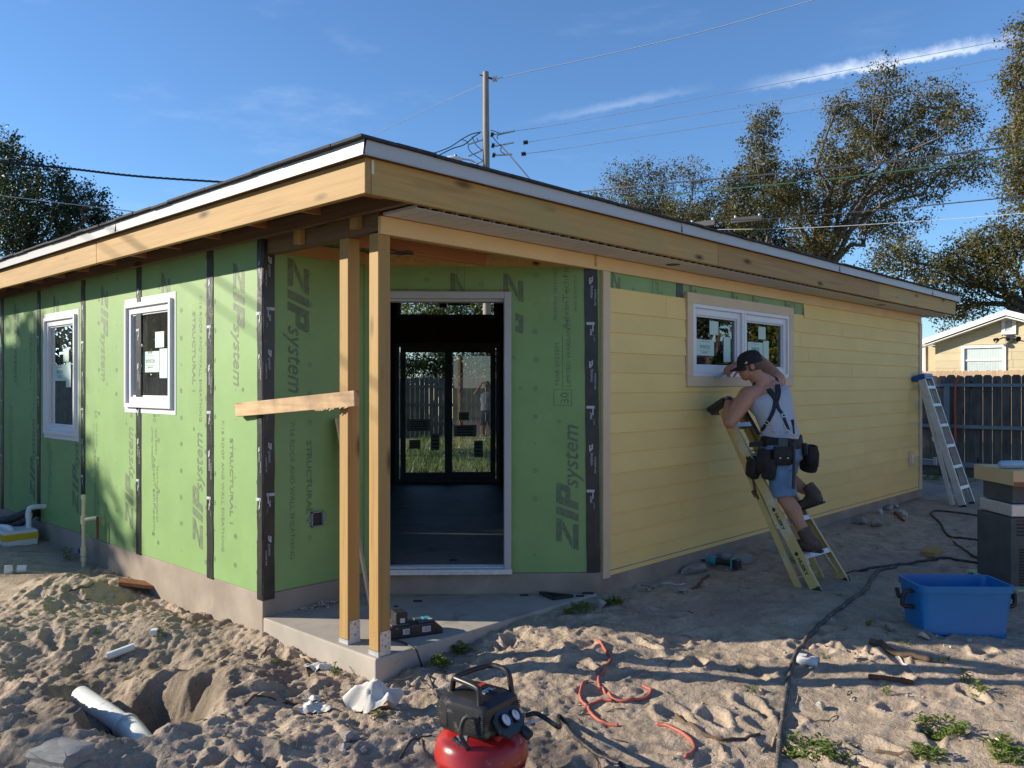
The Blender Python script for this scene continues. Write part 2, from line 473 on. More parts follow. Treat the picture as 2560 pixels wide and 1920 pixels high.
    def build(self, name, mats, parent=None, smooth=None, bevel=0.0, seg=2, label=None, cat=None, group=None, kind=None):
        if not isinstance(mats, (list, tuple)): mats = [mats]
        off = np.zeros(3)
        if parent is not None:
            off = np.array(parent['_o']) if '_o' in parent else np.zeros(3)
        me = bpy.data.meshes.new(name)
        V = np.asarray(self.v, float).reshape(-1, 3) - off
        me.from_pydata(V.tolist(), [], self.f)
        for m in mats: me.materials.append(MAT[m])
        if len(mats) > 1: me.polygons.foreach_set('material_index', self.m)
        if smooth is not None:
            me.polygons.foreach_set('use_smooth', [True] * len(me.polygons))
            if smooth < 180: me.set_sharp_from_angle(angle=math.radians(smooth))
        me.update()
        o = bpy.data.objects.new(name, me)
        COL.objects.link(o)
        if parent is not None:
            o.parent = parent; o['_o'] = tuple(off)
        if bevel:
            b = o.modifiers.new('bevel', 'BEVEL'); b.width = bevel; b.segments = seg; b.limit_method = 'ANGLE'; b.angle_limit = math.radians(40)
        tag(o, label, cat, group, kind)
        return o

def tag(o, label=None, cat=None, group=None, kind=None):
    if label: o['label'] = label
    if cat: o['category'] = cat
    if group: o['group'] = group
    if kind: o['kind'] = kind
    return o

def thing(name, loc, label, cat, group=None, kind=None):
    o = bpy.data.objects.new(name, None)
    o.empty_display_size = 0.2
    COL.objects.link(o)
    o.location = tuple(map(float, loc)); o['_o'] = tuple(map(float, loc))
    return tag(o, label, cat, group, kind)

def part(name, parent, loc=None):
    """an Empty one level down that gathers sub-parts"""
    o = bpy.data.objects.new(name, None)
    COL.objects.link(o); o.parent = parent
    o['_o'] = tuple(parent['_o'])
    return o

def copy_tree(o, loc, parent=None, rotz=None, label=None):
    c = o.copy(); COL.objects.link(c)
    if parent is not None: c.parent = parent
    else:
        c.location = tuple(map(float, loc))
        if rotz is not None: c.rotation_euler[2] = rotz
        if label: c['label'] = label
    for ch in list(o.children):
        copy_tree(ch, None, c)
    return c

def spline(pts, n=8):
    """Catmull-Rom through points"""
    P = [np.asarray(p, float) for p in pts]
    P = [2 * P[0] - P[1]] + P + [2 * P[-1] - P[-2]]
    out = []
    for i in range(1, len(P) - 2):
        for k in range(n):
            t = k / n
            out.append(0.5 * (2 * P[i] + (P[i + 1] - P[i - 1]) * t + (2 * P[i - 1] - 5 * P[i] + 4 * P[i + 1] - P[i + 2]) * t * t
                              + (3 * P[i] - P[i - 1] - 3 * P[i + 1] + P[i + 2]) * t ** 3))
    out.append(P[-2])
    return out

# ================================================================ GROUND
X0, Y0 = 2.87, 3.757           # outer faces of the two long walls
FLOOR, SLAB = 0.283, 0.128

def _hash(i, j, s):
    n = (i.astype(np.int64) * 374761393 + j.astype(np.int64) * 668265263 + s * 1442695041) & 0x7fffffff
    n = ((n ^ (n >> 13)) * 1274126177) & 0x7fffffff
    return ((n ^ (n >> 16)) & 0xffff) / 65535.0

def vnoise(x, y, s):
    i, j = np.floor(x), np.floor(y); fx, fy = x - i, y - j
    fx = fx * fx * fx * (fx * (fx * 6 - 15) + 10); fy = fy * fy * fy * (fy * (fy * 6 - 15) + 10)
    a, b, c, d = _hash(i, j, s), _hash(i + 1, j, s), _hash(i, j + 1, s), _hash(i + 1, j + 1, s)
    return (a + (b - a) * fx) * (1 - fy) + (c + (d - c) * fx) * fy - 0.5

def fbm(x, y, scale, octv, s=1, gain=0.5):
    r = np.zeros_like(x); a = 1.0; f = 1.0 / scale
    for k in range(octv):
        ca, sa = math.cos(k * 1.1 + 0.4), math.sin(k * 1.1 + 0.4)
        r += a * vnoise((x * ca - y * sa) * f + 17.3 * k, (x * sa + y * ca) * f - 9.1 * k, s + k); a *= gain; f *= 2.03
    return r

CP = np.array([(2.87, 3.757, -.03), (2.8, 4.06, -.016), (2.8, 4.5, .008), (2.8, 5.0, .036), (2.8, 5.7, 0), (2.8, 6.37, -.02), (2.8, 7.27, .03),
               (2.8, 8.8, .09), (2.8, 10.6, .055), (3.16, 3.7, .01), (3.7, 3.7, .05), (4.1, 3.7, .085), (4.5, 3.7, .10), (4.9, 3.7, .112), (6, 3.7, .10),
               (7.5, 3.7, .16), (9.4, 3.7, .13), (12.2, 3.7, .12), (6.5, 2.65, .075), (9.0, 2.6, .07), (12, 3.1, .09), (2.5, 2.5, 0), (3.5, 1.6, 0),
               (6.2, 1.5, .02), (8, 1.7, .04), (16, 4, .05), (0, 4, 0), (1, 5, .04), (0, 8, .08), (1.2, 7.5, .03), (4.5, 2.6, .03), (12, 14, .0), (14, 9, 0),
               (20, 20, 0), (0, -10, 0), (-15, 0, 0), (30, 0, 0), (0, 30, 0)])
PIT = (4.40, -1.93)
DRA, DRB = atd(222, 1752, 4.78), atd(352, 1850, 4.22)
DRL = float(np.hypot(*(DRB - DRA)[:2])); DRD = (DRB - DRA)[:2] / DRL

def frc(F, R): return FH[0] * F + RT[0] * R, FH[1] * F + RT[1] * R

_foot = []
for _ in range(430):
    F_, R_ = rng.uniform(3.3, 9.0), rng.uniform(-3.6, 5.4)
    x_, y_ = frc(F_, R_)
    if x_ > X0 - 0.1 and y_ > Y0 - 0.1: continue
    _foot.append((x_, y_, rng.uniform(0, math.pi), rng.uniform(.09, .15), rng.uniform(.04, .065), rng.uniform(.010, .030) * (0.6 if F_ > 5.4 and R_ > 0.6 else 1.0)))

def ground_h(x, y, fine=True):
    x = np.asarray(x, float); y = np.asarray(y, float)
    d2 = (x[..., None] - CP[:, 0]) ** 2 + (y[..., None] - CP[:, 1]) ** 2
    w = 1.0 / (d2 + 0.02) ** 1.6
    h = (w * CP[:, 2]).sum(-1) / w.sum(-1)
    F = x * FH[0] + y * FH[1]; R = x * RT[0] + y * RT[1]
    left = 1 / (1 + np.exp((R - 0.2) * 3.0))
    near = np.exp(-np.maximum(0, np.hypot(x - 3, y - 4) - 9) / 6)
    warp = fbm(x, y, .35, 2, 91)
    px, py = (R - PIT[1]) / 0.40, (F - PIT[0]) / 0.46
    r = np.hypot(px, py) + 0.55 * warp
    pit = 1 / (1 + np.exp((r - 0.86) * 9.0))
    h = h - 0.50 * pit + 0.055 * np.exp(-((r - 1.35) / 0.3) ** 2)
    tx, ty = (R + 2.55) / 0.85, (F - 5.15) / 0.42                       # shallow trench running off to the left
    h = h - 0.17 * np.exp(-(tx * tx + ty * ty) ** 1.5)
    for mx, my, sr, a in ((2.30, 6.95, .42, .13), (2.45, 5.6, .35, .07), (1.9, 6.1, .5, .05), (2.45, 8.15, .3, .10), (2.0, 9.4, .6, .09), (1.55, 4.35, .30, .05)):
        h = h + a * np.exp(-((x - mx) ** 2 + (y - my) ** 2) / (sr * sr))
    h = h + near * (0.045 * fbm(x, y, 1.1, 3, 3) + (0.014 + 0.036 * left) * fbm(x, y, .36, 3, 11))
    ch, ct = np.clip(((x - DRA[0]) * DRD[0] + (y - DRA[1]) * DRD[1]) / DRL, 0, 1), 0
    dd = np.hypot(x - DRA[0] - DRD[0] * DRL * ch, y - DRA[1] - DRD[1] * DRL * ch)
    k = np.clip((0.30 - dd) / 0.16, 0, 1)
    h = h * (1 - k) + np.minimum(h, DRA[2] + (DRB[2] - DRA[2]) * ch - .055) * k   # the drain lies bared in the pit
    if fine:
        rough = near * (0.40 + 0.85 * left + 0.5 * pit)
        rid = 0.5 - np.abs(fbm(x, y, .16, 3, 41))
        h = h + rough * (0.020 * fbm(x, y, .10, 4, 23, .65) + 0.016 * (rid - .35) + 0.012 * np.maximum(0, fbm(x, y, .05, 3, 63, .6)) + 0.009 * fbm(x, y, .028, 3, 57, .65))
    return h

def _inhouse(x, y, m):
    return (x > X0 + m) & (y > Y0 + m) & (y < 14.8) & (x < 12.1)

def build_ground():
    F = np.concatenate([-np.geomspace(400, 1.0, 18), np.linspace(0, 3.2, 12), np.arange(3.3, 6.3, .0115), np.arange(6.3, 9.6, .025), np.geomspace(9.65, 30, 60), np.geomspace(31.5, 420, 26)])
    R = np.concatenate([-np.geomspace(420, 3.9, 34), np.arange(-3.75, 4.9, .0125), np.geomspace(4.95, 12, 70), np.geomspace(12.5, 420, 26)])
    Fg, Rg = np.meshgrid(F, R, indexing='ij')
    x, y = frc(Fg, Rg)
    h = np.empty_like(x)
    for i in range(0, x.shape[0], 40):
        h[i:i + 40] = ground_h(x[i:i + 40], y[i:i + 40])
    # footprints: pressed soles with a soft rim
    for (fx, fy, a, L, Wd, dp) in _foot:
        fF, fR = fx * FH[0] + fy * FH[1], fx * RT[0] + fy * RT[1]
        i0, i1 = np.searchsorted(F, fF - .3), np.searchsorted(F, fF + .3)
        j0, j1 = np.searchsorted(R, fR - .3), np.searchsorted(R, fR + .3)
        if i1 <= i0 or j1 <= j0: continue
        dx, dy = x[i0:i1, j0:j1] - fx, y[i0:i1, j0:j1] - fy
        u = (dx * math.cos(a) + dy * math.sin(a)) / L; v = (-dx * math.sin(a) + dy * math.cos(a)) / (Wd * (1 + 0.25 * np.sin(2.4 * (dx * math.cos(a) + dy * math.sin(a)) / L)))
        r = np.sqrt(u * u + v * v)
        h[i0:i1, j0:j1] += -dp / (1 + np.exp((r - 0.9) * 10)) + dp * 0.55 * np.exp(-((r - 1.25) / 0.22) ** 2)
    h = np.where(_inhouse(x, y, .12), np.minimum(h, -0.05), h)
    nF, nR = x.shape
    V = np.stack([x, y, h], -1).reshape(-1, 3)
    idx = np.arange(nF * nR).reshape(nF, nR)
    Q = np.stack([idx[:-1, :-1], idx[:-1, 1:], idx[1:, 1:], idx[1:, :-1]], -1).reshape(-1, 4)
    me = bpy.data.meshes.new('ground')
    me.vertices.add(len(V)); me.vertices.foreach_set('co', V.ravel())
    me.loops.add(len(Q) * 4); me.loops.foreach_set('vertex_index', Q.ravel())
    me.polygons.add(len(Q)); me.polygons.foreach_set('loop_start', np.arange(0, len(Q) * 4, 4)); me.polygons.foreach_set('use_smooth', np.ones(len(Q), bool))
    px, py = (Rg - PIT[1]) / 0.46, (Fg - PIT[0]) / 0.55
    r = np.hypot(px, py) + 0.5 * fbm(x, y, .3, 3, 91)
    moist = np.clip(1.25 - r, 0, 1) ** 0.7
    tx, ty = (Rg + 2.5) / 1.0, (Fg - 5.0) / 0.5
    moist = np.maximum(moist, 0.75 * np.exp(-(tx * tx + ty * ty)) * (0.5 + fbm(x, y, .25, 4, 71)))
    lf = 1 / (1 + np.exp((Rg - 0.2) * 3.0))
    moist = np.maximum(moist, np.clip((fbm(x, y, .8, 4, 15) - 0.12) * 1.6, 0, 0.5) * (0.4 + lf * .6))
    grassy = np.clip((Fg - 12.6) / 1.0, 0, 1) * np.clip((x + y - 18.2 + 2 * fbm(x, y, 2.0, 3, 8)) / 1.2, 0, 1) * np.clip((y - 5.0) / 1.5, 0, 1)
    far = np.clip((np.hypot(x - 4, y - 4) - 17) / 5, 0, 1)
    grassy = np.clip(np.maximum(grassy, far), 0, 1) * (0.75 + 0.4 * fbm(x, y, .5, 3, 5))
    me.update(); me.validate()
    for nm, arr in (('moist', moist), ('grassy', grassy)):
        at = me.attributes.new(nm, 'FLOAT', 'POINT')
        at.data.foreach_set('value', np.clip(arr, 0, 1).astype(np.float32).ravel())
    me.materials.append(MAT['sand'])
    o = bpy.data.objects.new('ground', me); COL.objects.link(o)
    tag(o, 'trampled pale sand of the building plot with a dug pit', None, None, 'structure')
    return o
ground = build_ground()
_dg = bpy.context.evaluated_depsgraph_get()
from mathutils.bvhtree import BVHTree
_me = ground.data
_vv = np.empty(len(_me.vertices) * 3); _me.vertices.foreach_get('co', _vv)
GBVH = BVHTree.FromObject(ground, _dg)

def gp(u, v, lift=0.0):
    """the point of the ground seen along a sight line"""
    hit = GBVH.ray_cast(Vector(EYE), Vector(ray(u, v)))
    p = np.array(hit[0]) if hit[0] is not None else onz(u, v, 0)
    return p + np.array([0, 0, lift])

def gz(x, y):
    hit = GBVH.ray_cast(Vector((x, y, 5)), Vector((0, 0, -1)))
    return hit[0][2] if hit[0] is not None else 0.0

# ================================================================ THE HOUSE
house = thing('house', (X0, Y0, 0.0), 'single storey house under construction, green sheathing at left and yellow lap siding at right', 'house')
ROOFZ, SOFZ = 2.905, 2.63
Z = np.array([0, 0, 1.0])

# ---- foundation and porch slab
m = MB()
foot = [(X0, 4.977), (3.69, 4.977), (4.91, Y0), (12.235, Y0), (12.235, 8.3), (9.0, 8.3), (7.0, 10.3), (7.0, 15.0), (X0, 15.0)]
m.prism([(x, y, -.6) for x, y in foot], (0, 0, .6 + FLOOR - .004))
m.build('foundation', 'foundation_concrete', house, bevel=.006)
m = MB()
m.prism([(X0, Y0, -.6), (4.91, Y0, -.6), (3.692, 4.975, -.6), (X0, 4.975, -.6)], (0, 0, .6 + SLAB))
m.build('porch_slab', 'concrete', house, bevel=.011, seg=3)
m = MB()
m.prism([(X0 + .15, 5.1, 0), (3.74, 5.1, 0), (5.0, 3.9, 0), (12.1, 3.9, 0), (12.1, 8.2, 0), (8.9, 8.2, 0), (6.9, 10.2, 0), (6.9, 14.9, 0), (X0 + .15, 14.9, 0)], (0, 0, .006))
for i in range(len(m.v)): m.v[i] = (m.v[i][0], m.v[i][1], m.v[i][2] + FLOOR)
m.build('interior_floor', 'floor_concrete', house)

def wall_cells(m, o, e, n, s0, s1, z0, z1, thick, holes, mi=0):
    """a slab of wall in the plane (o, e, z) reaching `thick` behind it, with openings left out"""
    ss = sorted({s0, s1, *[k for h in holes for k in h[:2] if s0 < k < s1]}); zs = sorted({z0, z1, *[k for h in holes for k in h[2:] if z0 < k < z1]})
    for a, b in zip(ss, ss[1:]):
        for c, d in zip(zs, zs[1:]):
            if any(h[0] < (a + b) / 2 < h[1] and h[2] < (c + d) / 2 < h[3] for h in holes): continue
            ctr = o + e * (a + b) / 2 + Z * (c + d) / 2 - n * thick / 2
            m.obox(ctr, e * (b - a) / 2, n * thick / 2, Z * (d - c) / 2, mi)

# ---- printed marks of the sheathing, drawn flat on a panel
def logo(m, o, xd, yd, cap, mi=1, total=5.7):
    """bold slanted three letter mark followed by the word 'system'"""
    o, xd, yd = np.asarray(o, float), unit(xd), unit(yd); k = 0.36
    def P(pts): m.add([o + xd * (x + k * y) * cap + yd * y * cap for x, y in pts], [tuple(range(len(pts)))], mi)
    P([(0.0, .0), (1.15, .0), (1.06, .26), (-.02, .26)]); P([(.12, .74), (1.10, .74), (1.10, 1.0), (.05, 1.0)]); P([(-.02, .29), (.40, .29), (1.08, .71), (.66, .71)])
    P([(1.27, 0), (1.62, 0), (1.62, 1), (1.27, 1)])
    P([(1.76, 0), (2.10, 0), (2.10, .36), (1.76, .36)]); P([(1.76, .36), (2.55, .36), (2.68, .46), (2.68, .6), (1.76, .6)])
    P([(1.76, .6), (2.12, .6), (2.12, .76), (1.76, .76)]); P([(2.36, .6), (2.68, .6), (2.68, .76), (2.36, .76)]); P([(1.76, .76), (2.68, .76), (2.68, .92), (2.56, 1.0), (1.76, 1.0)])
    m.text('system', o + xd * 2.74 * cap + yd * .03 * cap, xd, yd, cap * 1.02, mi, shear=.30, offset=.012, width=cap * (total - 2.9))
    m.text('\u00ae', o + xd * (total - .1) * cap + yd * .78 * cap, xd, yd, cap * .25, mi)

def nails(m, o, e, n, s0, s1, z0, z1, mi=1):
    sx = s0 + .06
    while sx < s1 - .03:
        zz = z0 + .09 + random.uniform(0, .05)
        while zz < z1 - .05:
            c = o + e * (sx + random.uniform(-.006, .006)) + Z * zz + n * .0016
            r = random.uniform(.004, .007)
            m.add([c + (e * math.cos(a) + Z * math.sin(a)) * r for a in (0, 1.05, 2.09, 3.14, 4.19, 5.24)], [(0, 1, 2, 3, 4, 5)], mi)
            if random.random() < .55:       # stamped nail guide
                for a0 in range(8):
                    a, b = a0 * math.pi / 4, (a0 + 1) * math.pi / 4
                    ring = [c + (e * math.cos(t) + Z * math.sin(t)) * q for t, q in ((a, .014), (a, .018), (b, .018), (b, .014))]
                    m.add(ring, [(0, 1, 2, 3)], mi)
            zz += .203 + random.uniform(-.01, .01)
        sx += .40 if s1 - s0 > 1 else .30

def panel(parent, o, e, n, s0, s1, z0, z1, holes=(), prints=None, seed=0):
    m = MB(); random.seed(seed)
    wall_cells(m, o, e, n, s0, s1, z0, z1, .014, holes)
    face = o + n * .0012
    keep = len(m.f)
    nails(m, o, e, n, s0, s1, z0, z1)
    if prints: prints(m, face)
    # drop print that falls over an opening
    F2, M2 = m.f[:keep], m.m[:keep]
    for f, mi in zip(m.f[keep:], m.m[keep:]):
        c = sum(np.array(m.v[i]) for i in f) / len(f) - o
        s, zc = float(np.dot(c, e)), c[2]
        if s0 < s < s1 and z0 < zc < z1 and not any(h[0] - .04 < s < h[1] + .04 and h[2] - .04 < zc < h[3] + .04 for h in holes):
            F2.append(f); M2.append(mi)
    m.f, m.m = F2, M2
    return m.build('wall_panel', ['zip_green', 'zip_print'], parent)

def tape(parent, o, e, n, s, z0, z1, w=.095, proud=.0035, tilt=0.0, seed=1, down=True):
    """black flashing tape with its white print"""
    r = random.Random(seed); m = MB()
    N = 22; L, Rr = [], []
    for i in range(N + 1):
        zz = z0 + (z1 - z0) * i / N
        sc = s + tilt * i / N + r.uniform(-.003, .003)
        L.append(o + e * (sc - w / 2) + Z * zz + n * (proud + r.uniform(0, .0025))); Rr.append(o + e * (sc + w / 2) + Z * zz + n * (proud + r.uniform(0, .0025)))
    vs = L + Rr + [p - n * proud for p in L] + [p - n * proud for p in Rr]; q = N + 1
    fs = [(i, q + i, q + i + 1, i + 1) for i in range(N)] + [(2 * q + i, i, i + 1, 2 * q + i + 1) for i in range(N)] + [(q + i, 3 * q + i, 3 * q + i + 1, q + i + 1) for i in range(N)]
    m.add(vs, fs)
    zz = z1 - r.uniform(.08, .25); xd = -Z if down else Z; yd = e if down else -e
    f = o + n * (proud + .0035); k = 0
    while zz > z0 + .42:
        if k % 2 == 0:
            b = f + e * (s + tilt * .5 - .004 * (1 if down else -1)) + Z * zz
            m.text('ZIP', b, xd, yd, w * .36, 1, shear=.3, offset=.05); m.text('system', b - Z * w * .68, xd, yd, w * .34, 1, shear=.3)
            m.text('FLASHING TAPE', b - Z * .10 - yd * w * .25, xd, yd, w * .17, 1, offset=.01)
            zz -= .34
        else:
            b = f + e * (s + tilt * .5) + Z * zz
            m.obox(b - Z * .012 + yd * .012, xd * .010, yd * .030, n * .0004, 1)
            m.obox(b - Z * .04 - yd * .006, xd * .030, yd * .004, n * .0004, 1)
            m.text('TAPE', b - Z * .05, xd, yd, w * .22, 1, offset=.03); m.text('7 1/2 in', b - Z * .10 - yd * w * .2, xd, yd, w * .15, 1)
            zz -= .28
        k += 1
    return m.build('seam_tape', ['tape_black', 'tape_print'], parent)

EY, EX = np.array([0, 1.0, 0]), np.array([1.0, 0, 0])
NL, NR = np.array([-1.0, 0, 0]), np.array([0, -1.0, 0])
ED, ND = np.array([-1, 1, 0]) / math.sqrt(2), np.array([-1, -1, 0]) / math.sqrt(2)
OL = np.array([X0, 0, 0]); OR = np.array([0, Y0 + .018, 0]); OP = np.array([0, 4.977, 0]); OD = np.array([4.91, Y0, 0])
ZB, ZT = FLOOR, 2.70

# ---- left wall: five and more sheets of sheathing, two windows
WIN2 = (6.30, 7.17, 1.485, 2.345); WIN1 = (8.32, 9.175, 1.185, 2.34)
seams = [4.977, 5.704, 6.935, 8.165, 9.385, 10.612, 11.84, 13.06, 14.28, 15.0]
lw = part('sheathed_wall', house)
m = MB(); wall_cells(m, OL + EX * .014, EY, NL, 4.99, 15.0, ZB, 2.85, .11, [WIN2, WIN1]); m.build('wall_framing', 'interior_dark', lw)
def lprint(a, b, kind):
    def f(m, o):
        up, dn = (Z, EY), (-Z, -EY)          # reading upward / downward on this face (seen from outside, +y runs to the left)
        def col(s, z, d, txt, size, **k):
            m.text(txt, o + EY * s + Z * z, d[0], d[1], size, 1, **k)
        c = (a + b) / 2
        if kind == 0:
            logo(m, o + EY * (b - .33) + Z * 2.52, -Z, -EY, .155); m.text('STRUCTURAL 1', o + EY * (a + .44) + Z * 1.30, -Z, -EY, .062, 1, offset=.02, width=.60)
            m.text('7/16 ROOF AND WALL SHEATHING', o + EY * (a + .56) + Z * 1.42, -Z, -EY, .052, 1, width=.93)
        else:
            logo(m, o + EY * (a + .12) + Z * .46, Z, EY, .155); m.text('STRUCTURAL 1', o + EY * (a + .28) + Z * 2.22, -Z, -EY, .062, 1, offset=.02, width=.60)
            m.text('7/16 ROOF AND WALL SHEATHING', o + EY * (a + .17) + Z * 2.33, -Z, -EY, .052, 1, width=.93)
            logo(m, o + EY * (b - .42) + Z * 2.56, -Z, -EY, .155)
            m.text('FROM THE CREATORS OF', o + EY * (b - .33) + Z * 1.02, -Z, -EY, .040, 1, width=.44); m.text('AdvanTechFlooring', o + EY * (b - .27) + Z * 1.10, -Z, -EY, .062, 1, width=.64)
            m.text('30', o + EY * (b - .27) + Z * 1.44, -Z, -EY, .075, 1); m.text('YEAR SYSTEM', o + EY * (b - .31) + Z * 1.33, -Z, -EY, .036, 1); m.text('LIMITED WARRANTY', o + EY * (b - .24) + Z * 1.33, -Z, -EY, .036, 1)
    return f
for i, (a, b) in enumerate(zip(seams, seams[1:])):
    panel(lw, OL, EY, NL, a + .0015, b - .0015, ZB, ZT, [WIN2, WIN1], lprint(a, b, 0 if i == 0 else 1), seed=i)
for i, s in enumerate(seams[1:-1]):
    tape(lw, OL, EY, NL, s, ZB - .012, 2.66, seed=i + 3)
tape(lw, OL, EY, NL, 4.977 + .034, ZB - .045, 2.66, w=.062, seed=77)

# ---- porch side wall and the diagonal entrance wall
pw = part('porch_wall', house)
def pprint(m, o):
    logo(m, o + EX * 3.055 + Z * 2.54, -Z, EX, .17, total=5.6)
    m.text('STRUCTURAL 1', o + EX * 3.205 + Z * 1.285, -Z, EX, .058, 1, offset=.02, width=.56); m.text('7/16 ROOF AND WALL SHEATHING', o + EX * 3.075 + Z * 1.42, -Z, EX, .052, 1, width=.94)
panel(pw, OP, EX, NR, X0, 3.69, ZB, 2.70, (), pprint, seed=21)
m = MB(); m.box((X0 + .13, 4.992, ZB), (3.75, 5.09, 2.85)); m.build('wall_framing', 'interior_dark', pw)
tape(pw, OP, EX, NR, X0 + .042, ZB - .045, 2.64, w=.085, seed=22)
dwl = part('entrance_wall', house)
DOOR = (.665, 1.585, ZB - .01, 2.335)
def dprint(m, o):
    q = lambda s, z: o + ED * s + Z * z
    logo(m, q(.14, .445), Z, ED, .168)
    m.text('FROM THE CREATORS OF', q(.30, 2.15), Z, ED, .038, 1, width=.44); m.text('AdvanTechFlooring', q(.215, 2.08), Z, ED, .062, 1, width=.66); m.text('06-30-18 23:18 CC A', q(.155, 2.22), Z, ED, .030, 1)
    m.text('YEAR SYSTEM', q(.285, 1.66), Z, ED, .046, 1, width=.32); m.text('LIMITED WARRANTY', q(.200, 1.66), Z, ED, .046, 1, width=.50)
    m.obox(q(.26, 1.84), Z * .20, ED * .002, ND * .0003, 1); m.text('30', q(.215, 1.535), Z, ED, .088, 1)
    for a, b in (((.195, 1.52), (.325, 1.52)), ((.195, 1.635), (.325, 1.635)), ((.195, 1.52), (.195, 1.635)), ((.325, 1.52), (.325, 1.635))):
        pa, pb = q(*a), q(*b); m.obox((pa + pb) / 2, (pb - pa) / 2 + unit(pb - pa) * .002, unit(np.cross(pb - pa, ND)) * .002, ND * .0003, 1)
    for s in (1.29, .90):
        logo(m, q(s - .20, 2.50), ED * 0 - Z, -ED, .15)
    for s in (1.04, .985): m.obox(q(s, 2.45), ED * .0018, Z * .12, ND * .0006, 1)
panel(dwl, OD, ED, ND, 0, 1.722, ZB, 2.70, [DOOR], dprint, seed=31)
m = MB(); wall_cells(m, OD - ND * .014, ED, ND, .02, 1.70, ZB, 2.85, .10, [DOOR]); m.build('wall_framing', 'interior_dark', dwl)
tape(dwl, OD, ED, ND, .030, ZB, 2.56, w=.10, tilt=.022, seed=33, down=True)
m = MB()                                   # ragged saw line over the opening
r_ = random.Random(5)
for k in range(60):
    s = .66 + k * .0157; m.obox(OD + ED * s + Z * (2.372 + r_.uniform(-.001, .002)) + ND * .002, ED * r_.uniform(.004, .009), Z * r_.uniform(.001, .004), ND * .001)
m.build('saw_splinters', 'red_frame_x', dwl, kind='stuff')

# ---- door frame (the door itself is not hung), its hinges and sill
df = part('door_frame', house)
D = lambda s, out, z: OD + ED * s + ND * out + Z * z
for nm, s0, s1, z0, z1 in (('casing', .640, .692, ZB, 2.358), ('casing', 1.560, 1.612, ZB, 2.358), ('head_casing', .692, 1.560, 2.306, 2.358)):
    m = MB(); m.obox((D(s0, .012, z0) + D(s1, .012, z1)) / 2, ED * (s1 - s0) / 2, ND * .022, Z * (z1 - z0) / 2)
    m.build(nm, 'white_metal', df, bevel=.004)
for s0, s1, z0, z1 in ((.672, .694, ZB, 2.31), (1.545, 1.567, ZB, 2.31), (.694, 1.545, 2.287, 2.307)):
    m = MB(); m.obox((D(s0, -.07, z0) + D(s1, -.07, z1)) / 2, ED * (s1 - s0) / 2, ND * .06, Z * (z1 - z0) / 2); m.build('jamb', 'white_metal', df)
for z in (.58, 1.28, 2.02):
    m = MB(); m.obox(D(1.5435, -.030, z), ED * .0015, ND * .022, Z * .055); m.cyl(D(1.548, .016, z - .05), D(1.548, .016, z + .05), .007, 8)
    for dz in (-.03, .0, .03): m.cyl(D(1.5425, -.03, z + dz), D(1.541, -.03, z + dz), .006, 8)
    m.build('hinge', 'galvanised', df)
m = MB()
m.obox(D(1.125, -.03, ZB + .018), ED * .49, ND * .085, Z * .018); m.obox(D(1.125, .030, ZB + .010), ED * .49, ND * .035, Z * .009)
m.obox(D(1.125, -.055, ZB + .042), ED * .435, ND * .020, Z * .007); m.obox(D(1.125, -.005, ZB + .040), ED * .435, ND * .004, Z * .005)
m.build('threshold', 'galvanised', df, bevel=.002)

# ---- siding wall: sheathing, lap boards, trims
sw = part('siding_wall', house)
SWIN = (6.236, 8.101, 1.745, 2.372)
def sprint(m, o):
    for s in (5.10, 6.22, 6.95, 7.35, 8.05): logo(m, o + EX * s + Z * 2.545, -Z, EX, .12)
    for s in (5.75, 8.30): m.text('AdvanTechFlooring', o + EX * s + Z * 2.10, Z, -EX, .062, 1, width=.66); m.text('FROM THE CREATORS OF', o + EX * (s - .075) + Z * 2.20, Z, -EX, .038, 1, width=.44)
for i, (a, b) in enumerate(((4.93, 6.07), (6.075, 7.29), (7.295, 8.51), (8.515, 9.73), (9.735, 10.95), (10.955, 12.22))):
    panel(sw, OR, EX, NR, a, b, ZB, 2.70, [SWIN], sprint, seed=40 + i)
tape(sw, OR, EX, NR, 6.065, 2.3, 2.60, w=.10, seed=44)
m = MB(); wall_cells(m, OR + EY * .014, EX, NR, 5.0, 12.22, ZB, 2.85, .11, [SWIN]); m.build('wall_framing', 'interior_dark', sw)
rs = random.Random(12)
EXPO, ZS = .1531, .234
def lap(x0, x1, zb, zt, z0=None, z1=None):
    """one fibre-cement board; z0, z1 cut it short for an opening"""
    m = MB(); yb, yt = Y0 - .002, Y0 + .0095
    def y(zz): return yb + (yt - yb) * (zz - zb) / (zt - zb)
    a = zb if z0 is None else z0; b = zt if z1 is None else z1
    pts = [(x0, y(a), a), (x0, y(b), b), (x0, y(b) + .0075, b), (x0, y(a) + .0085, a)]
    m.prism(pts, (x1 - x0, 0, 0)); m.build('siding_board', 'siding_yellow', sw)
for k in range(15):
    zb = ZS + k * EXPO; zt = zb + .183
    if k == 14: lap(8.484, 12.145, zb, min(zt, 2.53)); continue
    xs = [5.056]; nx = rs.uniform(5.6, 8.9)
    if k % 3 == 0: nx = rs.uniform(7.0, 8.7)
    while nx < 11.4: xs.append(nx); nx += 3.66
    xs.append(12.145)
    for a, b in zip(xs, xs[1:]):
        a2, b2 = a + .0012, b - .0012
        if zt <= 1.66: lap(a2, b2, zb, zt); continue
        for p, q in ((a2, min(b2, 6.140)), (max(a2, 8.200), b2)):
            if q - p > .02: lap(p, q, zb, zt)
        if zb < 1.655:
            p, q = max(a2, 6.142), min(b2, 8.198)
            if q - p > .02: lap(p, q, zb, zt, None, 1.656)
def bx(name, a, b, mat, parent, bevel=.002, **k):
    m = MB(); m.box(a, b); return m.build(name, mat, parent, bevel=bevel, **k)
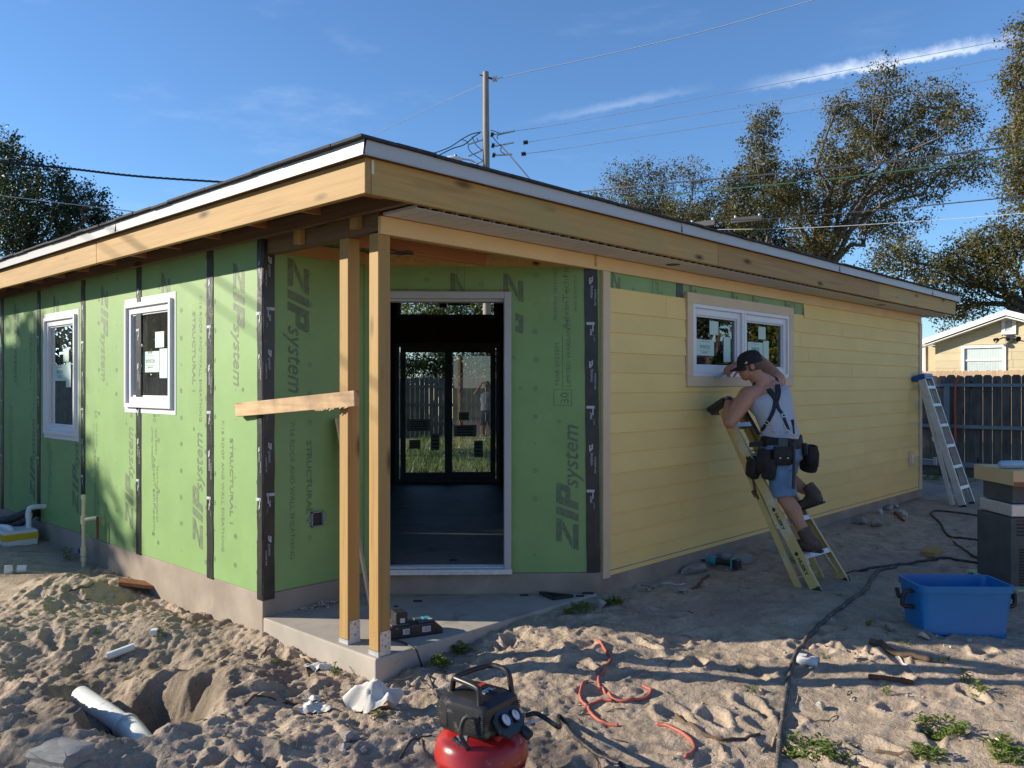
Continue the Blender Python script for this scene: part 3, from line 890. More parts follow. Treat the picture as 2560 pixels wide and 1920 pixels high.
bx('corner_trim', (4.966, Y0 - .012, ZS - .012), (5.054, Y0 + .018, 2.524), 'trim_tan', sw)
bx('corner_trim', (12.147, Y0 - .012, ZS - .005), (12.237, Y0 + .018, 2.524), 'trim_tan', sw)
bx('corner_trim', (12.2375, Y0 - .012, ZS - .005), (12.256, Y0 + .09, 2.524), 'trim_tan', sw)
for a, b in ((2.897, 6.98), (6.982, 9.2), (9.202, 12.24)):
    bx('frieze_board', (a, Y0 - .007, 2.526), (b, Y0 + .0175, 2.6265), 'frieze_tan', sw)

# ---- windows
def window(o, e, n, hole, mullion=None, flange=.045, trim=None, stickers=None, glass='glass_window', sashw=.052):
    w = part('window', house); s0, s1, z0, z1 = hole
    Q = lambda s, out, z: o + e * s + n * out + Z * z
    def bar(name, a, b, c, d, o0, o1, mat='white_vinyl'):
        m = MB(); m.obox((Q(a, o0, c) + Q(b, o1, d)) / 2, e * (b - a) / 2, n * (o1 - o0) / 2, Z * (d - c) / 2); return m.build(name, mat, w, bevel=.003)
    if flange:
        f0, f1, g0, g1 = s0 - flange, s1 + flange, z0 - flange, z1 + flange
        m = MB()
        for a, b, c, d in ((f0, s0 + .01, g0, g1), (s1 - .01, f1, g0, g1), (s0 + .01, s1 - .01, g0, z0 + .01), (s0 + .01, s1 - .01, z1 - .01, g1)):
            m.obox((Q(a, .001, c) + Q(b, .004, d)) / 2, e * (b - a) / 2, n * .0018, Z * (d - c) / 2)
        m.build('nail_flange', 'white_vinyl', w)
    t, pr = .034, .030
    for a, b, c, d in ((s0, s0 + t, z0, z1), (s1 - t, s1, z0, z1), (s0 + t, s1 - t, z0, z0 + t), (s0 + t, s1 - t, z1 - t, z1)):
        bar('frame', a, b, c, d, -.07, pr)
    lights = [(s0 + t, s1 - t)] if mullion is None else [(s0 + t, mullion - .036), (mullion + .036, s1 - t)]
    if mullion is not None:
        bar('mullion', mullion - .036, mullion - .004, z0 + t, z1 - t, -.07, pr); bar('mullion', mullion + .004, mullion + .036, z0 + t, z1 - t, -.07, pr)
        bar('mullion', mullion - .004, mullion + .004, z0 + t, z1 - t, -.07, pr - .012)
    for a, b in lights:
        q = sashw
        for a1, b1, c1, d1 in ((a, a + q, z0 + t, z1 - t), (b - q, b, z0 + t, z1 - t), (a + q, b - q, z0 + t, z0 + t + q), (a + q, b - q, z1 - t - q, z1 - t)):
            bar('sash', a1, b1, c1, d1, -.055, .008)
        q2 = q + .014
        for a1, b1, c1, d1 in ((a + q, a + q2, z0 + t + q, z1 - t - q), (b - q2, b - q, z0 + t + q, z1 - t - q), (a + q2, b - q2, z0 + t + q, z0 + t + q2), (a + q2, b - q2, z1 - t - q2, z1 - t - q)):
            bar('glazing_bead', a1, b1, c1, d1, -.045, -.006)
        m = MB(); m.quad(Q(a + q, -.022, z0 + t + q), Q(b - q, -.022, z0 + t + q), Q(b - q, -.022, z1 - t - q), Q(a + q, -.022, z1 - t - q))
        m.build('pane', glass, w)
    for st in (stickers or []):
        a, b, c, d, kind = st
        m = MB(); m.obox((Q(a, -.019, c) + Q(b, -.019, d)) / 2, e * (b - a) / 2, n * .0004, Z * (d - c) / 2, 0)
        xd = e if np.dot(np.cross(e, Z), n) > 0 else -e
        mid = Q((a + b) / 2, -.0180, (c + d) / 2)
        if kind == 1:
            wd = abs(b - a)
            m.text('SIMONTON', mid - Z * .010, xd, Z, wd * .14, 1, width=wd * .5, center=True); m.text('WINDOWS', mid - Z * .052, xd, Z, wd * .06, 1, center=True)
            for zz in (.052, -.030): m.obox(mid + Z * zz, xd * wd * .25, Z * .0012, n * .0002, 1)
            m.text('by Ply', mid + Z * .068, xd, Z, wd * .10, 1, center=True, offset=.03)
        elif kind == 2:
            m.obox(mid, xd * abs(b - a) * .02, Z * abs(d - c) * .02, n * .0002, 0)
        m.build('sticker', ['paper_label', 'ink_black'], w)
    return w
def stk(us, face):
    out = []
    for u0, v0, u1, v1, k in us:
        p, q = face(u0, v0), face(u1, v1); out.append((p[0], q[0], p[1], q[1], k))
    return [(min(a, b), max(a, b), min(c, d), max(c, d), k) for a, b, c, d, k in out]
fl = lambda u, v: (lambda p: (p[1], p[2]))(onx(u, v, X0 + .019))
window(OL, EY, NL, WIN2, stickers=stk([(354, 880, 398, 930, 1), (388, 830, 410, 868, 2), (399, 872, 418, 945, 2)], fl))
window(OL, EY, NL, WIN1, stickers=stk([(134, 912, 165, 952, 1), (158, 872, 172, 904, 2), (165, 906, 177, 968, 2)], fl))
fr = lambda u, v: (lambda p: (p[0], p[2]))(ony(u, v, Y0 + .037))
sww = window(OR, EX, NR, SWIN, mullion=7.145, flange=0, glass='glass_mirrorish', sashw=.058,
             stickers=stk([(1737, 847, 1785, 890, 1), (1774, 802, 1796, 838, 2), (1809, 842, 1826, 905, 2), (1869, 854, 1907, 893, 1), (1896, 816, 1914, 849, 2), (1908, 852, 1922, 903, 2)], fr))
for nm, a, b, c, d in (('head_trim', 6.142, 8.198, 2.372, 2.461), ('side_trim', 6.146, 6.236, 1.745, 2.3715), ('side_trim', 8.1015, 8.194, 1.745, 2.3715), ('sill_trim', 6.146, 8.194, 1.658, 1.7445)):
    bx(nm, (a, Y0 - .016, c), (b, Y0 + .0175, d), 'trim_tan', sww)

# ---- roof: deck, shingle edge, fascia boards, drip edge, soffit
rf = part('roof', house)
def roofz(x, y): return ROOFZ + .05 * max(0, min(x - 2.5, y - 3.38, 12.72 - x, 15.4 - y, 2.6))
m = MB(); xs = [2.495 + .02, 4.0, 5.1, 7.4, 8.3, 9.0, 10.1, 11.2, 12.70]; ys = [3.395, 4.5, 5.1, 6.0, 7.4, 8.3, 9.0, 10.1, 12, 13.5, 15.38]
ok = lambda x, y: x < 7.4 or y < 8.35 or x + y < 18.3
for x0, x1 in zip(xs, xs[1:]):
    for y0, y1 in zip(ys, ys[1:]):
        if ok((x0 + x1) / 2, (y0 + y1) / 2):
            c = [(x0, y0), (x1, y0), (x1, y1), (x0, y1)]
            m.quad(*[(x, y, roofz(x, y) + .012) for x, y in c], mi=0); m.quad(*[(x, y, roofz(x, y) - .022) for x, y in c[::-1]], mi=1)
m.build('roof_deck', ['shingle_dark', 'roof_deck'], rf)
m = MB(); rs = random.Random(3)
k = 3.36
while k < 15.2:                            # shingle tabs reach a little past the drip edge
    w = rs.uniform(.24, .34); dz = rs.uniform(-.002, .005)
    m.box((2.478 + rs.uniform(-.006, .004), k, ROOFZ - .004 + dz), (2.70, k + w - .004, ROOFZ + .010 + dz)); k += w
k = 2.70
while k < 12.6:
    w = rs.uniform(.24, .34); dz = rs.uniform(-.002, .005)
    m.box((k, 3.358 + rs.uniform(-.006, .004), ROOFZ - .0035 + dz), (k + w - .004, 3.60, ROOFZ + .0105 + dz)); k += w
m.build('shingle_edge', 'shingle_dark', rf)
FB, FT = 2.641, 2.824
for a, b, mt in ((3.415, 6.949, 'pine_y'), (6.952, 10.6, 'pine_y'), (10.603, 15.35, 'treated_y')):
    bx('fascia_board', (2.540, a, FB), (2.578, b, FT), mt, rf, .004)
for a, b, mt in ((2.580, 6.069, 'treated_x'), (6.072, 9.680, 'pine_x'), (9.683, 12.594, 'treated_x')):
    bx('fascia_board', (a, 3.415, FB + .001), (b, 3.453, FT + .001), mt, rf, .004)
bx('end_fascia', (12.556, 3.455, FB), (12.594, 8.2, FT), 'treated_y', rf, .004)
m = MB(); m.box((2.5788, 3.4125, 2.745), (2.5955, 3.4146, 2.815)); m.build('grade_tag', 'yellow_tag' if 'yellow_tag' in MAT else 'pvc_cream', rf)
def drip(axis, a, b):
    prof = [(0, 0), (.010, .0), (.010, .004), (.004, .010), (.001, .078), (.012, .082), (.055, .086), (.055, .080), (-.004, .076), (-.004, .006)]
    m = MB()
    if axis == 'y': pts = [(2.508 - p[0] * (1 if i < 3 else -.3), a, 2.822 + p[1]) for i, p in enumerate(prof)]
    else: pts = [(a, 3.383 - p[0] * (1 if i < 3 else -.3), 2.8225 + p[1]) for i, p in enumerate(prof)]
    m.prism(pts, (0, b - a, 0) if axis == 'y' else (b - a, 0, 0)); m.build('drip_edge', 'white_metal', rf)
for a, b in ((3.378, 6.478), (6.482, 9.460), (9.464, 12.5), (12.504, 15.4)): drip('y', a, b)
for a, b in ((2.509, 5.464), (5.468, 8.472), (8.476, 11.476), (11.48, 12.71)): drip('x', a, b)
bx('sub_fascia', (2.53, 3.42, FT + .002), (2.60, 15.3, 2.885), 'dark_frame_y', rf); bx('sub_fascia', (2.602, 3.41, FT + .003), (12.6, 3.47, 2.884), 'dark_frame_x', rf)
# eave framing on the open side
bx('ledger', (2.826, 3.455, 2.640), (2.866, 9.0, 2.728), 'dark_frame_y', rf); bx('ledger', (2.826, 9.003, 2.640), (2.866, 15.2, 2.728), 'dark_frame_y', rf)
y = 3.62
while y < 15: bx('lookout', (2.580, y, 2.69), (2.825, y + .038, 2.778), 'red_frame_x', rf, 0); y += .61
bx('soffit_backing', (2.58, 3.46, 2.80), (2.865, 15.2, 2.812), 'roof_deck', rf, 0); bx('soffit_backing', (2.90, 3.46, 2.801), (12.5, 3.75, 2.813), 'roof_deck', rf, 0)
x = 3.2
while x < 12.5: bx('lookout', (x, 3.455, 2.69), (x + .038, 3.755, 2.778), 'dark_frame_y', rf, 0); x += .61
# soffit planks, tongue and groove, each running from wall to fascia
def soffit_mesh():
    m = MB(); y0, y1, w = 3.462, 3.752, .1005
    m.prism([(0, y0, 0), (w - .006, y0, 0), (w - .006, y0, .003), (0, y0, .003)], (0, y1 - y0, 0))
    m.prism([(0, y0, .003), (.003, y0, .003), (.003, y0, .017), (0, y0, .017)], (0, y1 - y0, 0)); m.prism([(.003, y0, .014), (.016, y0, .014), (.016, y0, .017), (.003, y0, .017)], (0, y1 - y0, 0))
    m.prism([(w - .036, y0, .003), (w - .033, y0, .003), (w - .026, y0, .013), (w - .029, y0, .013)], (0, y1 - y0, 0))
    m.prism([(w - .006, y0, .0015), (w + .002, y0, .0015), (w + .002, y0, .004), (w - .006, y0, .004)], (0, y1 - y0, 0))
    return m
proto = None; x = 2.915
while x < 12.50:
    if proto is None:
        m = soffit_mesh(); m.v = [(a + x, b, c + SOFZ) for a, b, c in m.v]; proto = m.build('soffit_plank', 'soffit_white', rf); x0p = x
    else:
        c = proto.copy(); COL.objects.link(c); c.location.x = x - x0p
    x += .1005
bx('soffit_end', (12.24, 3.457, SOFZ - .004), (12.55, 8.1, SOFZ + .006), 'soffit_white', rf, 0)
for px in (5.69, 10.27):                   # cut-outs for lights, a patch of dark framing showing
    m = MB(); m.lathe([(0, -.0015), (.058, -.0015), (.058, .0)], (px, 3.60, SOFZ - .0002), 20); m.build('light_cutout', 'interior_dark', rf)

# ---- porch framing and posts
pf = part('porch_frame', house)
bx('beam', (2.900, Y0 + .02, 2.545), (2.938, 4.972, 2.72), 'dark_frame_y', pf); bx('beam', (2.942, Y0 + .02, 2.545), (2.980, 4.972, 2.72), 'dark_frame_y', pf)
bx('beam', (2.985, Y0 + .019, 2.531), (4.90, Y0 + .090, 2.72), 'treated_x', pf)
for u in (741, 883):
    p = onx(u, 600, 2.86); bx('block', (2.862, p[1] - .038, 2.555 if u < 800 else 2.575), (2.8985, p[1] + .038, 2.74), 'pine_z', pf)
bx('top_plate', (2.985, 4.938, 2.552), (3.70, 4.975, 2.640), 'pine_x', pf)
m = MB(); m.obox(D(.86, .020, 2.587), ED * .85, ND * .018, Z * .041); m.build('top_plate', 'treated_x', pf, bevel=.002)
bx('joist', (2.985, 4.10, 2.507), (4.09, 4.138, 2.600), 'red_frame_x', pf)
for xx in (3.4, 4.0, 4.5): bx('rafter', (xx, 3.9, 2.74), (xx + .038, 4.95 - max(0, xx - 3.65), 2.84), 'dark_frame_y', pf)
pt = None
for (px, py, tz) in ((2.900, 3.775, 2.535), (2.912, 4.082, 2.545)):
    po = part('porch_post', house)
    m = MB(); m.box((px, py, SLAB + .028), (px + .086, py + .086, tz)); m.build('post', 'pine_z', po, bevel=.004)
    m = MB()
    m.box((px - .002, py - .002, SLAB + .001), (px + .088, py + .088, SLAB + .027))
    m.prism([(px + .010, py - .0045, SLAB + .004), (px + .086, py - .0045, SLAB + .004), (px + .086, py - .0045, SLAB + .128), (px + .078, py - .0045, SLAB + .138), (px + .018, py - .0045, SLAB + .138), (px + .010, py - .0045, SLAB + .128)], (0, .003, 0))
    m.prism([(px + .010, py + .0875, SLAB + .004), (px + .086, py + .0875, SLAB + .004), (px + .086, py + .0875, SLAB + .138), (px + .010, py + .0875, SLAB + .138)], (0, .003, 0))
    for dx, dz in ((.048, .115), (.048, .052)): m.cyl((px + dx, py - .0046, SLAB + dz), (px + dx, py - .0058, SLAB + dz), .0085, 12, 1)
    for dx, dz in ((.022, .128), (.074, .128), (.026, .092), (.070, .094), (.024, .062), (.070, .066)): m.cyl((px + dx, py - .0046, SLAB + dz), (px + dx, py - .0062, SLAB + dz), .004, 8, 2)
    m.build('post_base', ['galvanised', 'brass_dull', 'grey_paint'], po)
# cable coil for a porch light, electrical box on the porch wall, sawdust
m = MB(); c = ony(1011, 632, 4.06)
m.tube([c + np.array([.055 * math.cos(a), .05 * math.sin(a), .004 * math.sin(3 * a)]) for a in np.linspace(0, 4 * math.pi, 40)], .006, 6); m.tube([c + np.array([-.05, 0, 0]), c + np.array([-.14, .03, .015]), c + np.array([-.2, .04, .1])], .006, 6)
m.build('light_cable', 'wire_dark', pf)
p = ony(791, 1297, 4.975); ub = .036
m = MB()
for a, b in (((-.047, -.052), (-.040, .052)), ((.040, -.052), (.047, .052)), ((-.047, -.052), (.047, -.045)), ((-.047, .045), (.047, .052))):
    m.box((p[0] + a[0], 4.955, p[2] + a[1]), (p[0] + b[0], 4.976, p[2] + b[1]))
m.box((p[0] - .04, 4.9745, p[2] - .045), (p[0] + .04, 4.9760, p[2] + .045), 1); m.box((p[0] - .066, 4.972, p[2] - .018), (p[0] - .047, 4.976, p[2] + .018)); m.box((p[0] + .047, 4.966, p[2] - .012), (p[0] + .074, 4.976, p[2] + .034))
m.build('outlet_box', ['grey_paint', 'ink_black'], pw)

# ---- the far side of the room: a patio door with a transom in the opposite diagonal wall
NB = np.array([-1, -1, 0]) / math.sqrt(2); OB = np.array([8.36, 8.36, 0.0])
bw = part('garden_wall', house)
sB = lambda p: float(np.dot(np.asarray(p) - OB, ED))
def onb(u, v):
    d = ray(u, v); return EYE + d * (np.dot(OB - EYE, NB) / np.dot(d, NB))
q0, q1 = onb(988, 1203), onb(1250, 858)
s0, s1 = sorted((sB(q0), sB(q1))); zt = q1[2]
tz0 = onb(1100, 795)[2]; tz1 = tz0 + .42
g0, g1 = sorted((sB(onb(1002, 800)), sB(onb(1234, 800))))
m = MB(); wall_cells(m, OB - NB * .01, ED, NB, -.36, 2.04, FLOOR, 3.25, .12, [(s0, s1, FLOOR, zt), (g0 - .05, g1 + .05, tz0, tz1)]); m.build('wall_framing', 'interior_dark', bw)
for a, b, c, d in ((7.0, 10.28, 7.1, 15.0), ):
    pass
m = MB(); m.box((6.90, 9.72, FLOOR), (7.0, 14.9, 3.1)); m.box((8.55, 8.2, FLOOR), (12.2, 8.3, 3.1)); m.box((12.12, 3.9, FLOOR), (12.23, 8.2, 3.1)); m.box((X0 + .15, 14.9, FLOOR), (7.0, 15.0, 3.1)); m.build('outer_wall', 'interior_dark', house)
pdoor = part('patio_door', house)
B = lambda s, out, z: OB + ED * s + NB * out + Z * z
def bbar(par, name, a, b, c, d, o0, o1, mat='grey_paint'):
    m = MB(); m.obox((B(a, o0, c) + B(b, o1, d)) / 2, ED * (b - a) / 2, NB * (o1 - o0) / 2, Z * (d - c) / 2); return m.build(name, mat, par)
fw = .055
for a, b, c, d in ((s0, s0 + fw, FLOOR, zt), (s1 - fw, s1, FLOOR, zt), (s0 + fw, s1 - fw, FLOOR + .004, FLOOR + .05), (s0 + fw, s1 - fw, zt - fw, zt)): bbar(pdoor, 'frame', a, b, c, d, -.08, .03)
gz0, gz1 = onb(1100, 1181)[2], onb(1100, 881)[2]
for ga, gb, off in ((1014, 1112, -.01), (1130, 1226, -.05)):
    a, b = sorted((sB(onb(ga, 1000)), sB(onb(gb, 1000))))
    st = .075
    for a1, b1, c1, d1 in ((a - st, a, FLOOR + .05, zt - fw), (b, b + st, FLOOR + .05, zt - fw), (a, b, FLOOR + .05, gz0), (a, b, gz1, zt - fw)):
        a1, b1 = max(a1, s0 + fw), min(b1, s1 - fw); bbar(pdoor, 'stile', a1, b1, c1, d1, off - .02, off + .02)
    m = MB(); m.quad(B(a, off, gz0), B(b, off, gz0), B(b, off, gz1), B(a, off, gz1)); m.build('pane', 'glass_door', pdoor)
for (u0, v0, u1, v1, mt) in ((1018, 1048, 1075, 1077, 'sticker_grey'), (1135, 1063, 1191, 1092, 'sticker_grey'), (1023, 1100, 1051, 1122, 'sticker_yellow'), (1147, 1031, 1172, 1051, 'sticker_yellow'), (1077, 1084, 1099, 1125, 'sticker_grey'), (1185, 1102, 1207, 1144, 'sticker_grey')):
    a, b = sorted((sB(onb(u0, v0)), sB(onb(u1, v1)))); c, d = onb(u0, v1)[2], onb(u0, v0)[2]
    off = -.006 if u0 < 1120 else -.046
    m = MB(); m.obox((B(a, off, c) + B(b, off, d)) / 2, ED * (b - a) / 2, NB * .0005, Z * (d - c) / 2, 0)
    for i in range(4): m.obox(B((a + b) / 2, off + .001, c + (d - c) * (i + .7) / 4.6), ED * (b - a) * .36, NB * .0003, Z * (d - c) * .03, 1)
    m.build('sticker', ['paper_white' if mt == 'sticker_grey' else 'pvc_cream', 'ink_black'], pdoor)
tr = part('transom_window', house)
for a, b, c, d in ((g0 - .05, g0, tz0, tz1), (g1, g1 + .05, tz0, tz1), (g0, g1, tz0, tz0 + .05), (g0, g1, tz1 - .05, tz1)): bbar(tr, 'frame', a, b, c, d, -.08, .03)
m = MB(); m.quad(B(g0, -.02, tz0 + .05), B(g1, -.02, tz0 + .05), B(g1, -.02, tz1 - .05), B(g0, -.02, tz1 - .05)); m.build('pane', 'glass_clear', tr)
for (u0, v0, u1, v1) in ((1098, 735, 1117, 769), (1120, 735, 1176, 763)):
    a, b = sorted((sB(onb(u0, v0)), sB(onb(u1, v1)))); m = MB(); m.obox((B(a, -.015, onb(u0, v1)[2]) + B(b, -.015, onb(u0, v0)[2])) / 2, ED * (b - a) / 2, NB * .0005, Z * (onb(u0, v0)[2] - onb(u0, v1)[2]) / 2); m.build('sticker', 'grey_paint', tr)

# ================================================================ FOLIAGE
def leaf_cloud(name, blobs, n, size, mat, parent, seed=1, cluster=0.35, per=26, aspect=1.7, droop=0.0):
    """crown of many leaf-sized faces gathered in clusters: blobs = (centre, radii, weight)"""
    r = np.random.default_rng(seed)
    wts = np.array([b[2] if len(b) > 2 else np.prod(b[1]) ** (2 / 3) for b in blobs], float); wts /= wts.sum()
    P = []
    for (c, rad, *_), w in zip(blobs, wts):
        k = max(3, int(n * w / per))
        d = r.normal(size=(k, 3)); d /= np.linalg.norm(d, axis=1, keepdims=True)
        rr = r.uniform(0.12, 1.0, size=(k, 1)) ** 0.45
        lump = 1 + 0.28 * np.sin(d[:, :1] * 5 + seed) * np.cos(d[:, 1:2] * 4.3 + 1.7 * seed) + 0.2 * np.sin(d[:, 2:3] * 7 + 2.1)
        ctr = np.asarray(c) + d * rr * lump * np.asarray(rad)
        cs = cluster * r.uniform(0.45, 1.35, size=(k, 1, 1))
        off = r.normal(size=(k, per, 3)) * cs * np.array([0.62, 0.62, 0.5])
        keep = r.random((k, per)) < r.uniform(0.35, 1.0, size=(k, 1))
        P.append((ctr[:, None, :] + off)[keep])
    P = np.concatenate(P); k = len(P)
    a = r.normal(size=(k, 3)); a[:, 2] -= droop; a /= np.linalg.norm(a, axis=1, keepdims=True)
    b = r.normal(size=(k, 3)); b -= a * (a * b).sum(1, keepdims=True); b /= np.linalg.norm(b, axis=1, keepdims=True)
    L = size * r.uniform(0.6, 1.25, size=(k, 1)); Wd = L / aspect
    nrm = np.cross(a, b) * (L * 0.16)
    V = np.stack([P - a * L / 2, P + b * Wd / 2 + nrm, P + a * L / 2, P - b * Wd / 2 + nrm], 1).reshape(-1, 3)
    off = np.array(parent['_o']) if parent is not None else np.zeros(3)
    V = V - off
    me = bpy.data.meshes.new(name)
    me.vertices.add(len(V)); me.vertices.foreach_set('co', V.astype(np.float32).ravel())
    me.loops.add(k * 4); me.loops.foreach_set('vertex_index', np.arange(k * 4))
    me.polygons.add(k); me.polygons.foreach_set('loop_start', np.arange(0, k * 4, 4))
    me.update()
    me.materials.append(MAT[mat])
    o = bpy.data.objects.new(name, me); COL.objects.link(o)
    if parent is not None: o.parent = parent
    return o

def limb(m, p, q, r0, r1, seed, wob=0.12, n=6):
    r = random.Random(seed); p, q = np.asarray(p, float), np.asarray(q, float); ln = np.linalg.norm(q - p); pts = []
    for i in range(n + 1):
        t = i / n; o = np.array([r.uniform(-1, 1), r.uniform(-1, 1), r.uniform(-.6, .6)]) * ln * wob * math.sin(math.pi * t)
        pts.append(p + (q - p) * t + o + np.array([0, 0, ln * .08 * math.sin(math.pi * t)]))
    m.tube(pts, [r0 + (r1 - r0) * (i / n) ** .8 for i in range(n + 1)], 7); return pts

def tree(name, base, fork, blobs, n, size, mat, label, group=None, tr=0.22, seed=1, cluster=0.35, twigs=5, cat='tree', per=26):
    t = thing(name, base, label, cat, group)
    leaf_cloud('crown', blobs, n, size, mat, t, seed, cluster, per)
    m = MB(); base = np.asarray(base, float); fork = np.asarray(fork, float)
    pts = limb(m, base - np.array([0, 0, .3]), fork, tr * 1.15, tr * .8, seed, .05)
    r = random.Random(seed)
    for i, b in enumerate(blobs):
        c = np.asarray(b[0], float)
        st = fork if i % 3 else pts[-2]
        bp = limb(m, st, c, tr * r.uniform(.28, .5), tr * .09, seed * 31 + i, .12)
        for k in range(twigs):
            d = np.array([r.gauss(0, 1), r.gauss(0, 1), r.gauss(0.3, .8)]); d /= np.linalg.norm(d)
            limb(m, bp[r.choice((3, 4, 5, 6))], c + d * np.asarray(b[1]) * r.uniform(.7, 1.05), tr * .075, tr * .02, seed * 77 + i * 9 + k, .14, 4)
    m.build('trunk', 'bark', t, smooth=180)
    return t

def pixblobs(lst, dist, spread=0.8, seed=1):
    r = random.Random(seed); out = []
    for (u, v, ru, rv) in lst:
        d = dist + r.uniform(-spread, spread); k = d / FPX
        out.append((atd(u, v, d), (ru * k, (ru + rv) * .5 * k, rv * k)))
    return out

oak = pixblobs([(2215, 215, 60, 55), (2165, 300, 95, 70), (2095, 270, 32, 45), (2330, 265, 85, 62), (2250, 360, 150, 75), (2110, 385, 90, 70), (2405, 300, 62, 45), (2130, 470, 170, 62),
                (2300, 455, 140, 55), (1975, 455, 80, 55), (2420, 420, 70, 50), (2025, 530, 150, 52), (2210, 560, 120, 40), (2050, 610, 110, 50)], 36, 2.4, 3)
tree('oak_tree', onz(2040, 1003, 0) * 0 + np.array([*atd(2050, 962, 36)[:2], 0]), atd(2045, 640, 36), oak, 66000, .12, 'oak_leaf',
     'tall spreading oak with brown olive foliage rising over the middle of the roof', 'oaks behind the house', .34, 4, .30, 6)
oak2 = pixblobs([(1910, 330, 32, 60), (1905, 420, 55, 55), (1850, 470, 55, 45), (1950, 500, 60, 45), (1880, 540, 110, 40)], 33, 1.2, 8)
tree('oak_tree', [*atd(1915, 962, 33)[:2], 0], atd(1912, 640, 33), oak2, 20000, .11, 'oak_leaf', 'narrow oak with a thin upright spire of leaves left of the tall oak', 'oaks behind the house', .18, 9, .26, 6)
thin = pixblobs([(1545, 455, 45, 42), (1590, 430, 45, 35), (1660, 440, 55, 40), (1735, 445, 55, 42), (1790, 500, 55, 45), (1620, 500, 110, 38), (1720, 535, 110, 38), (1500, 500, 40, 22)], 38, 1.5, 5)
tree('oak_tree', [*atd(1660, 962, 38)[:2], 0], atd(1660, 690, 38), thin, 15000, .10, 'oak_leaf', 'low thin twiggy tree just above the roof edge, between utility pole and the oaks', 'oaks behind the house', .2, 12, .30, 12)
dense = pixblobs([(1600, 535, 90, 32), (1700, 555, 100, 42), (1800, 585, 120, 55), (1900, 620, 120, 55), (1990, 660, 100, 45), (1740, 620, 80, 40)], 41, 1.0, 6)
tree('shrub_tree', [*atd(1790, 962, 41)[:2], 0], atd(1790, 720, 41), dense, 34000, .15, 'dark_leaf', 'dense dark evergreen mass behind the splice boxes on the cable', None, .2, 13, .35, 3)
low = pixblobs([(2240, 650, 95, 50), (2330, 700, 90, 60), (2420, 660, 110, 60), (2500, 700, 90, 60), (2380, 770, 110, 45), (2480, 620, 90, 60), (2540, 580, 70, 55)], 31, 1.5, 7)
lo = tree('oak_tree', [*atd(2660, 962, 31)[:2], 0], atd(2600, 815, 31), low, 30000, .11, 'oak_leaf', 'oak with a thick low limb and dark foliage above the beige garage', 'oaks behind the house', .42, 14, .30, 5)
rt = pixblobs([(2556, 90, 36, 45), (2545, 190, 38, 42), (2575, 280, 52, 55), (2535, 335, 60, 40), (2560, 400, 75, 60), (2545, 470, 60, 50), (2610, 220, 60, 120)], 27, 1.2, 9)
tree('oak_tree', [*atd(2650, 962, 27)[:2], 0], atd(2640, 600, 27), rt, 22000, .095, 'oak_leaf', 'leafy oak cut off by the right edge of the picture, lit green', 'oaks behind the house', .3, 15, .26, 5)
leftt = pixblobs([(-10, 400, 60, 75), (55, 455, 85, 70), (40, 380, 28, 40), (130, 500, 85, 70), (200, 530, 75, 62), (262, 560, 48, 42), (110, 590, 130, 60), (10, 590, 90, 110), (215, 480, 22, 26), (150, 440, 20, 26), (250, 505, 18, 24), (-60, 500, 120, 150)], 20, 1.0, 10)
tree('evergreen_tree', [*atd(60, 962, 20)[:2], 0], atd(60, 720, 20), leftt, 46000, .075, 'dark_leaf', 'dense dark green evergreen behind the left end of the roof', None, .25, 16, .17, 3)
yel = pixblobs([(1040, 770, 60, 50), (1110, 750, 60, 45), (1170, 775, 55, 45), (1235, 760, 55, 55), (1090, 830, 90, 50)], 40, 1.5, 11)
tree('garden_tree', [*atd(1110, 962, 40)[:2], 0], atd(1110, 880, 40), yel, 13000, .15, 'yellow_leaf', 'yellow green tree seen through the transom window at the back of the house', None, .2, 17, .4, 2)
hedge = pixblobs([(1030, 915, 60, 30), (1090, 905, 55, 32), (1150, 912, 55, 28), (1215, 905, 50, 30)], 31, .8, 12)
h = thing('garden_hedge', [*atd(1110, 962, 31)[:2], 0], 'dark overgrown hedge showing above the garden fence through the patio door', 'hedge'); leaf_cloud('foliage', hedge, 9000, .12, 'dark_leaf', h, 18, .35)
m = MB()
for i, b in enumerate(hedge): limb(m, [b[0][0], b[0][1], 0], b[0], .06, .03, 200 + i)
m.build('stem', 'bark', h)
# trees to the left of the plot that throw the dappled shade, and trees across the yard that the windows mirror
def sunward(w, t): return np.asarray(w, float) + TO_SUN * t
tree('shade_tree', [-4.9, 19.5, 0], [-4.9, 19.5, 2.2], [(sunward((X0, 10.5, -1.1), 13), (2.6, 2.2, 2.5)), (sunward((X0, 9.0, -.3), 13.5), (1.25, 1.2, 1.35)), (sunward((X0, 12.5, .4), 13), (2.0, 2.0, 2.2)), (sunward((X0, 9.6, 1.2), 14), (.8, .8, .9))],
     44000, .27, 'dark_leaf', 'bushy tree left of the plot whose shade falls across the sheathed wall', None, .2, 21, .3, 3)
tree('shade_tree', [-3.2, 24.6, 0], [-3.2, 24.6, 8], [((-3.2, 24.8, 13.2), (2.3, 2.1, 2.3)), ((-5.0, 23.2, 12.4), (2.2, 2.0, 2.4)), ((-2.8, 25.0, 11.4), (2.0, 1.9, 1.7))], 26000, .30, 'dark_leaf', 'very tall tree left of the house that keeps the dark fence in shade', None, .3, 25, .4, 2)
blobs = []
for i in range(5):
    F_, R_ = 1.5 + i * .55, -12.0 - .4 * (i % 2); x_, y_ = frc(F_, R_); blobs.append(((x_, y_, 2.9 + .35 * math.sin(i * 2.1)), (1.1, .75, 1.55)))
b0 = frc(2.2, -12.0)
tree('shade_tree', [b0[0], b0[1], 0], [b0[0], b0[1], 1.6], blobs, 20000, .12, 'dark_leaf', 'tall hedge-like tree left of the viewer that shades the nearest sand', None, .15, 22, .32, 2)
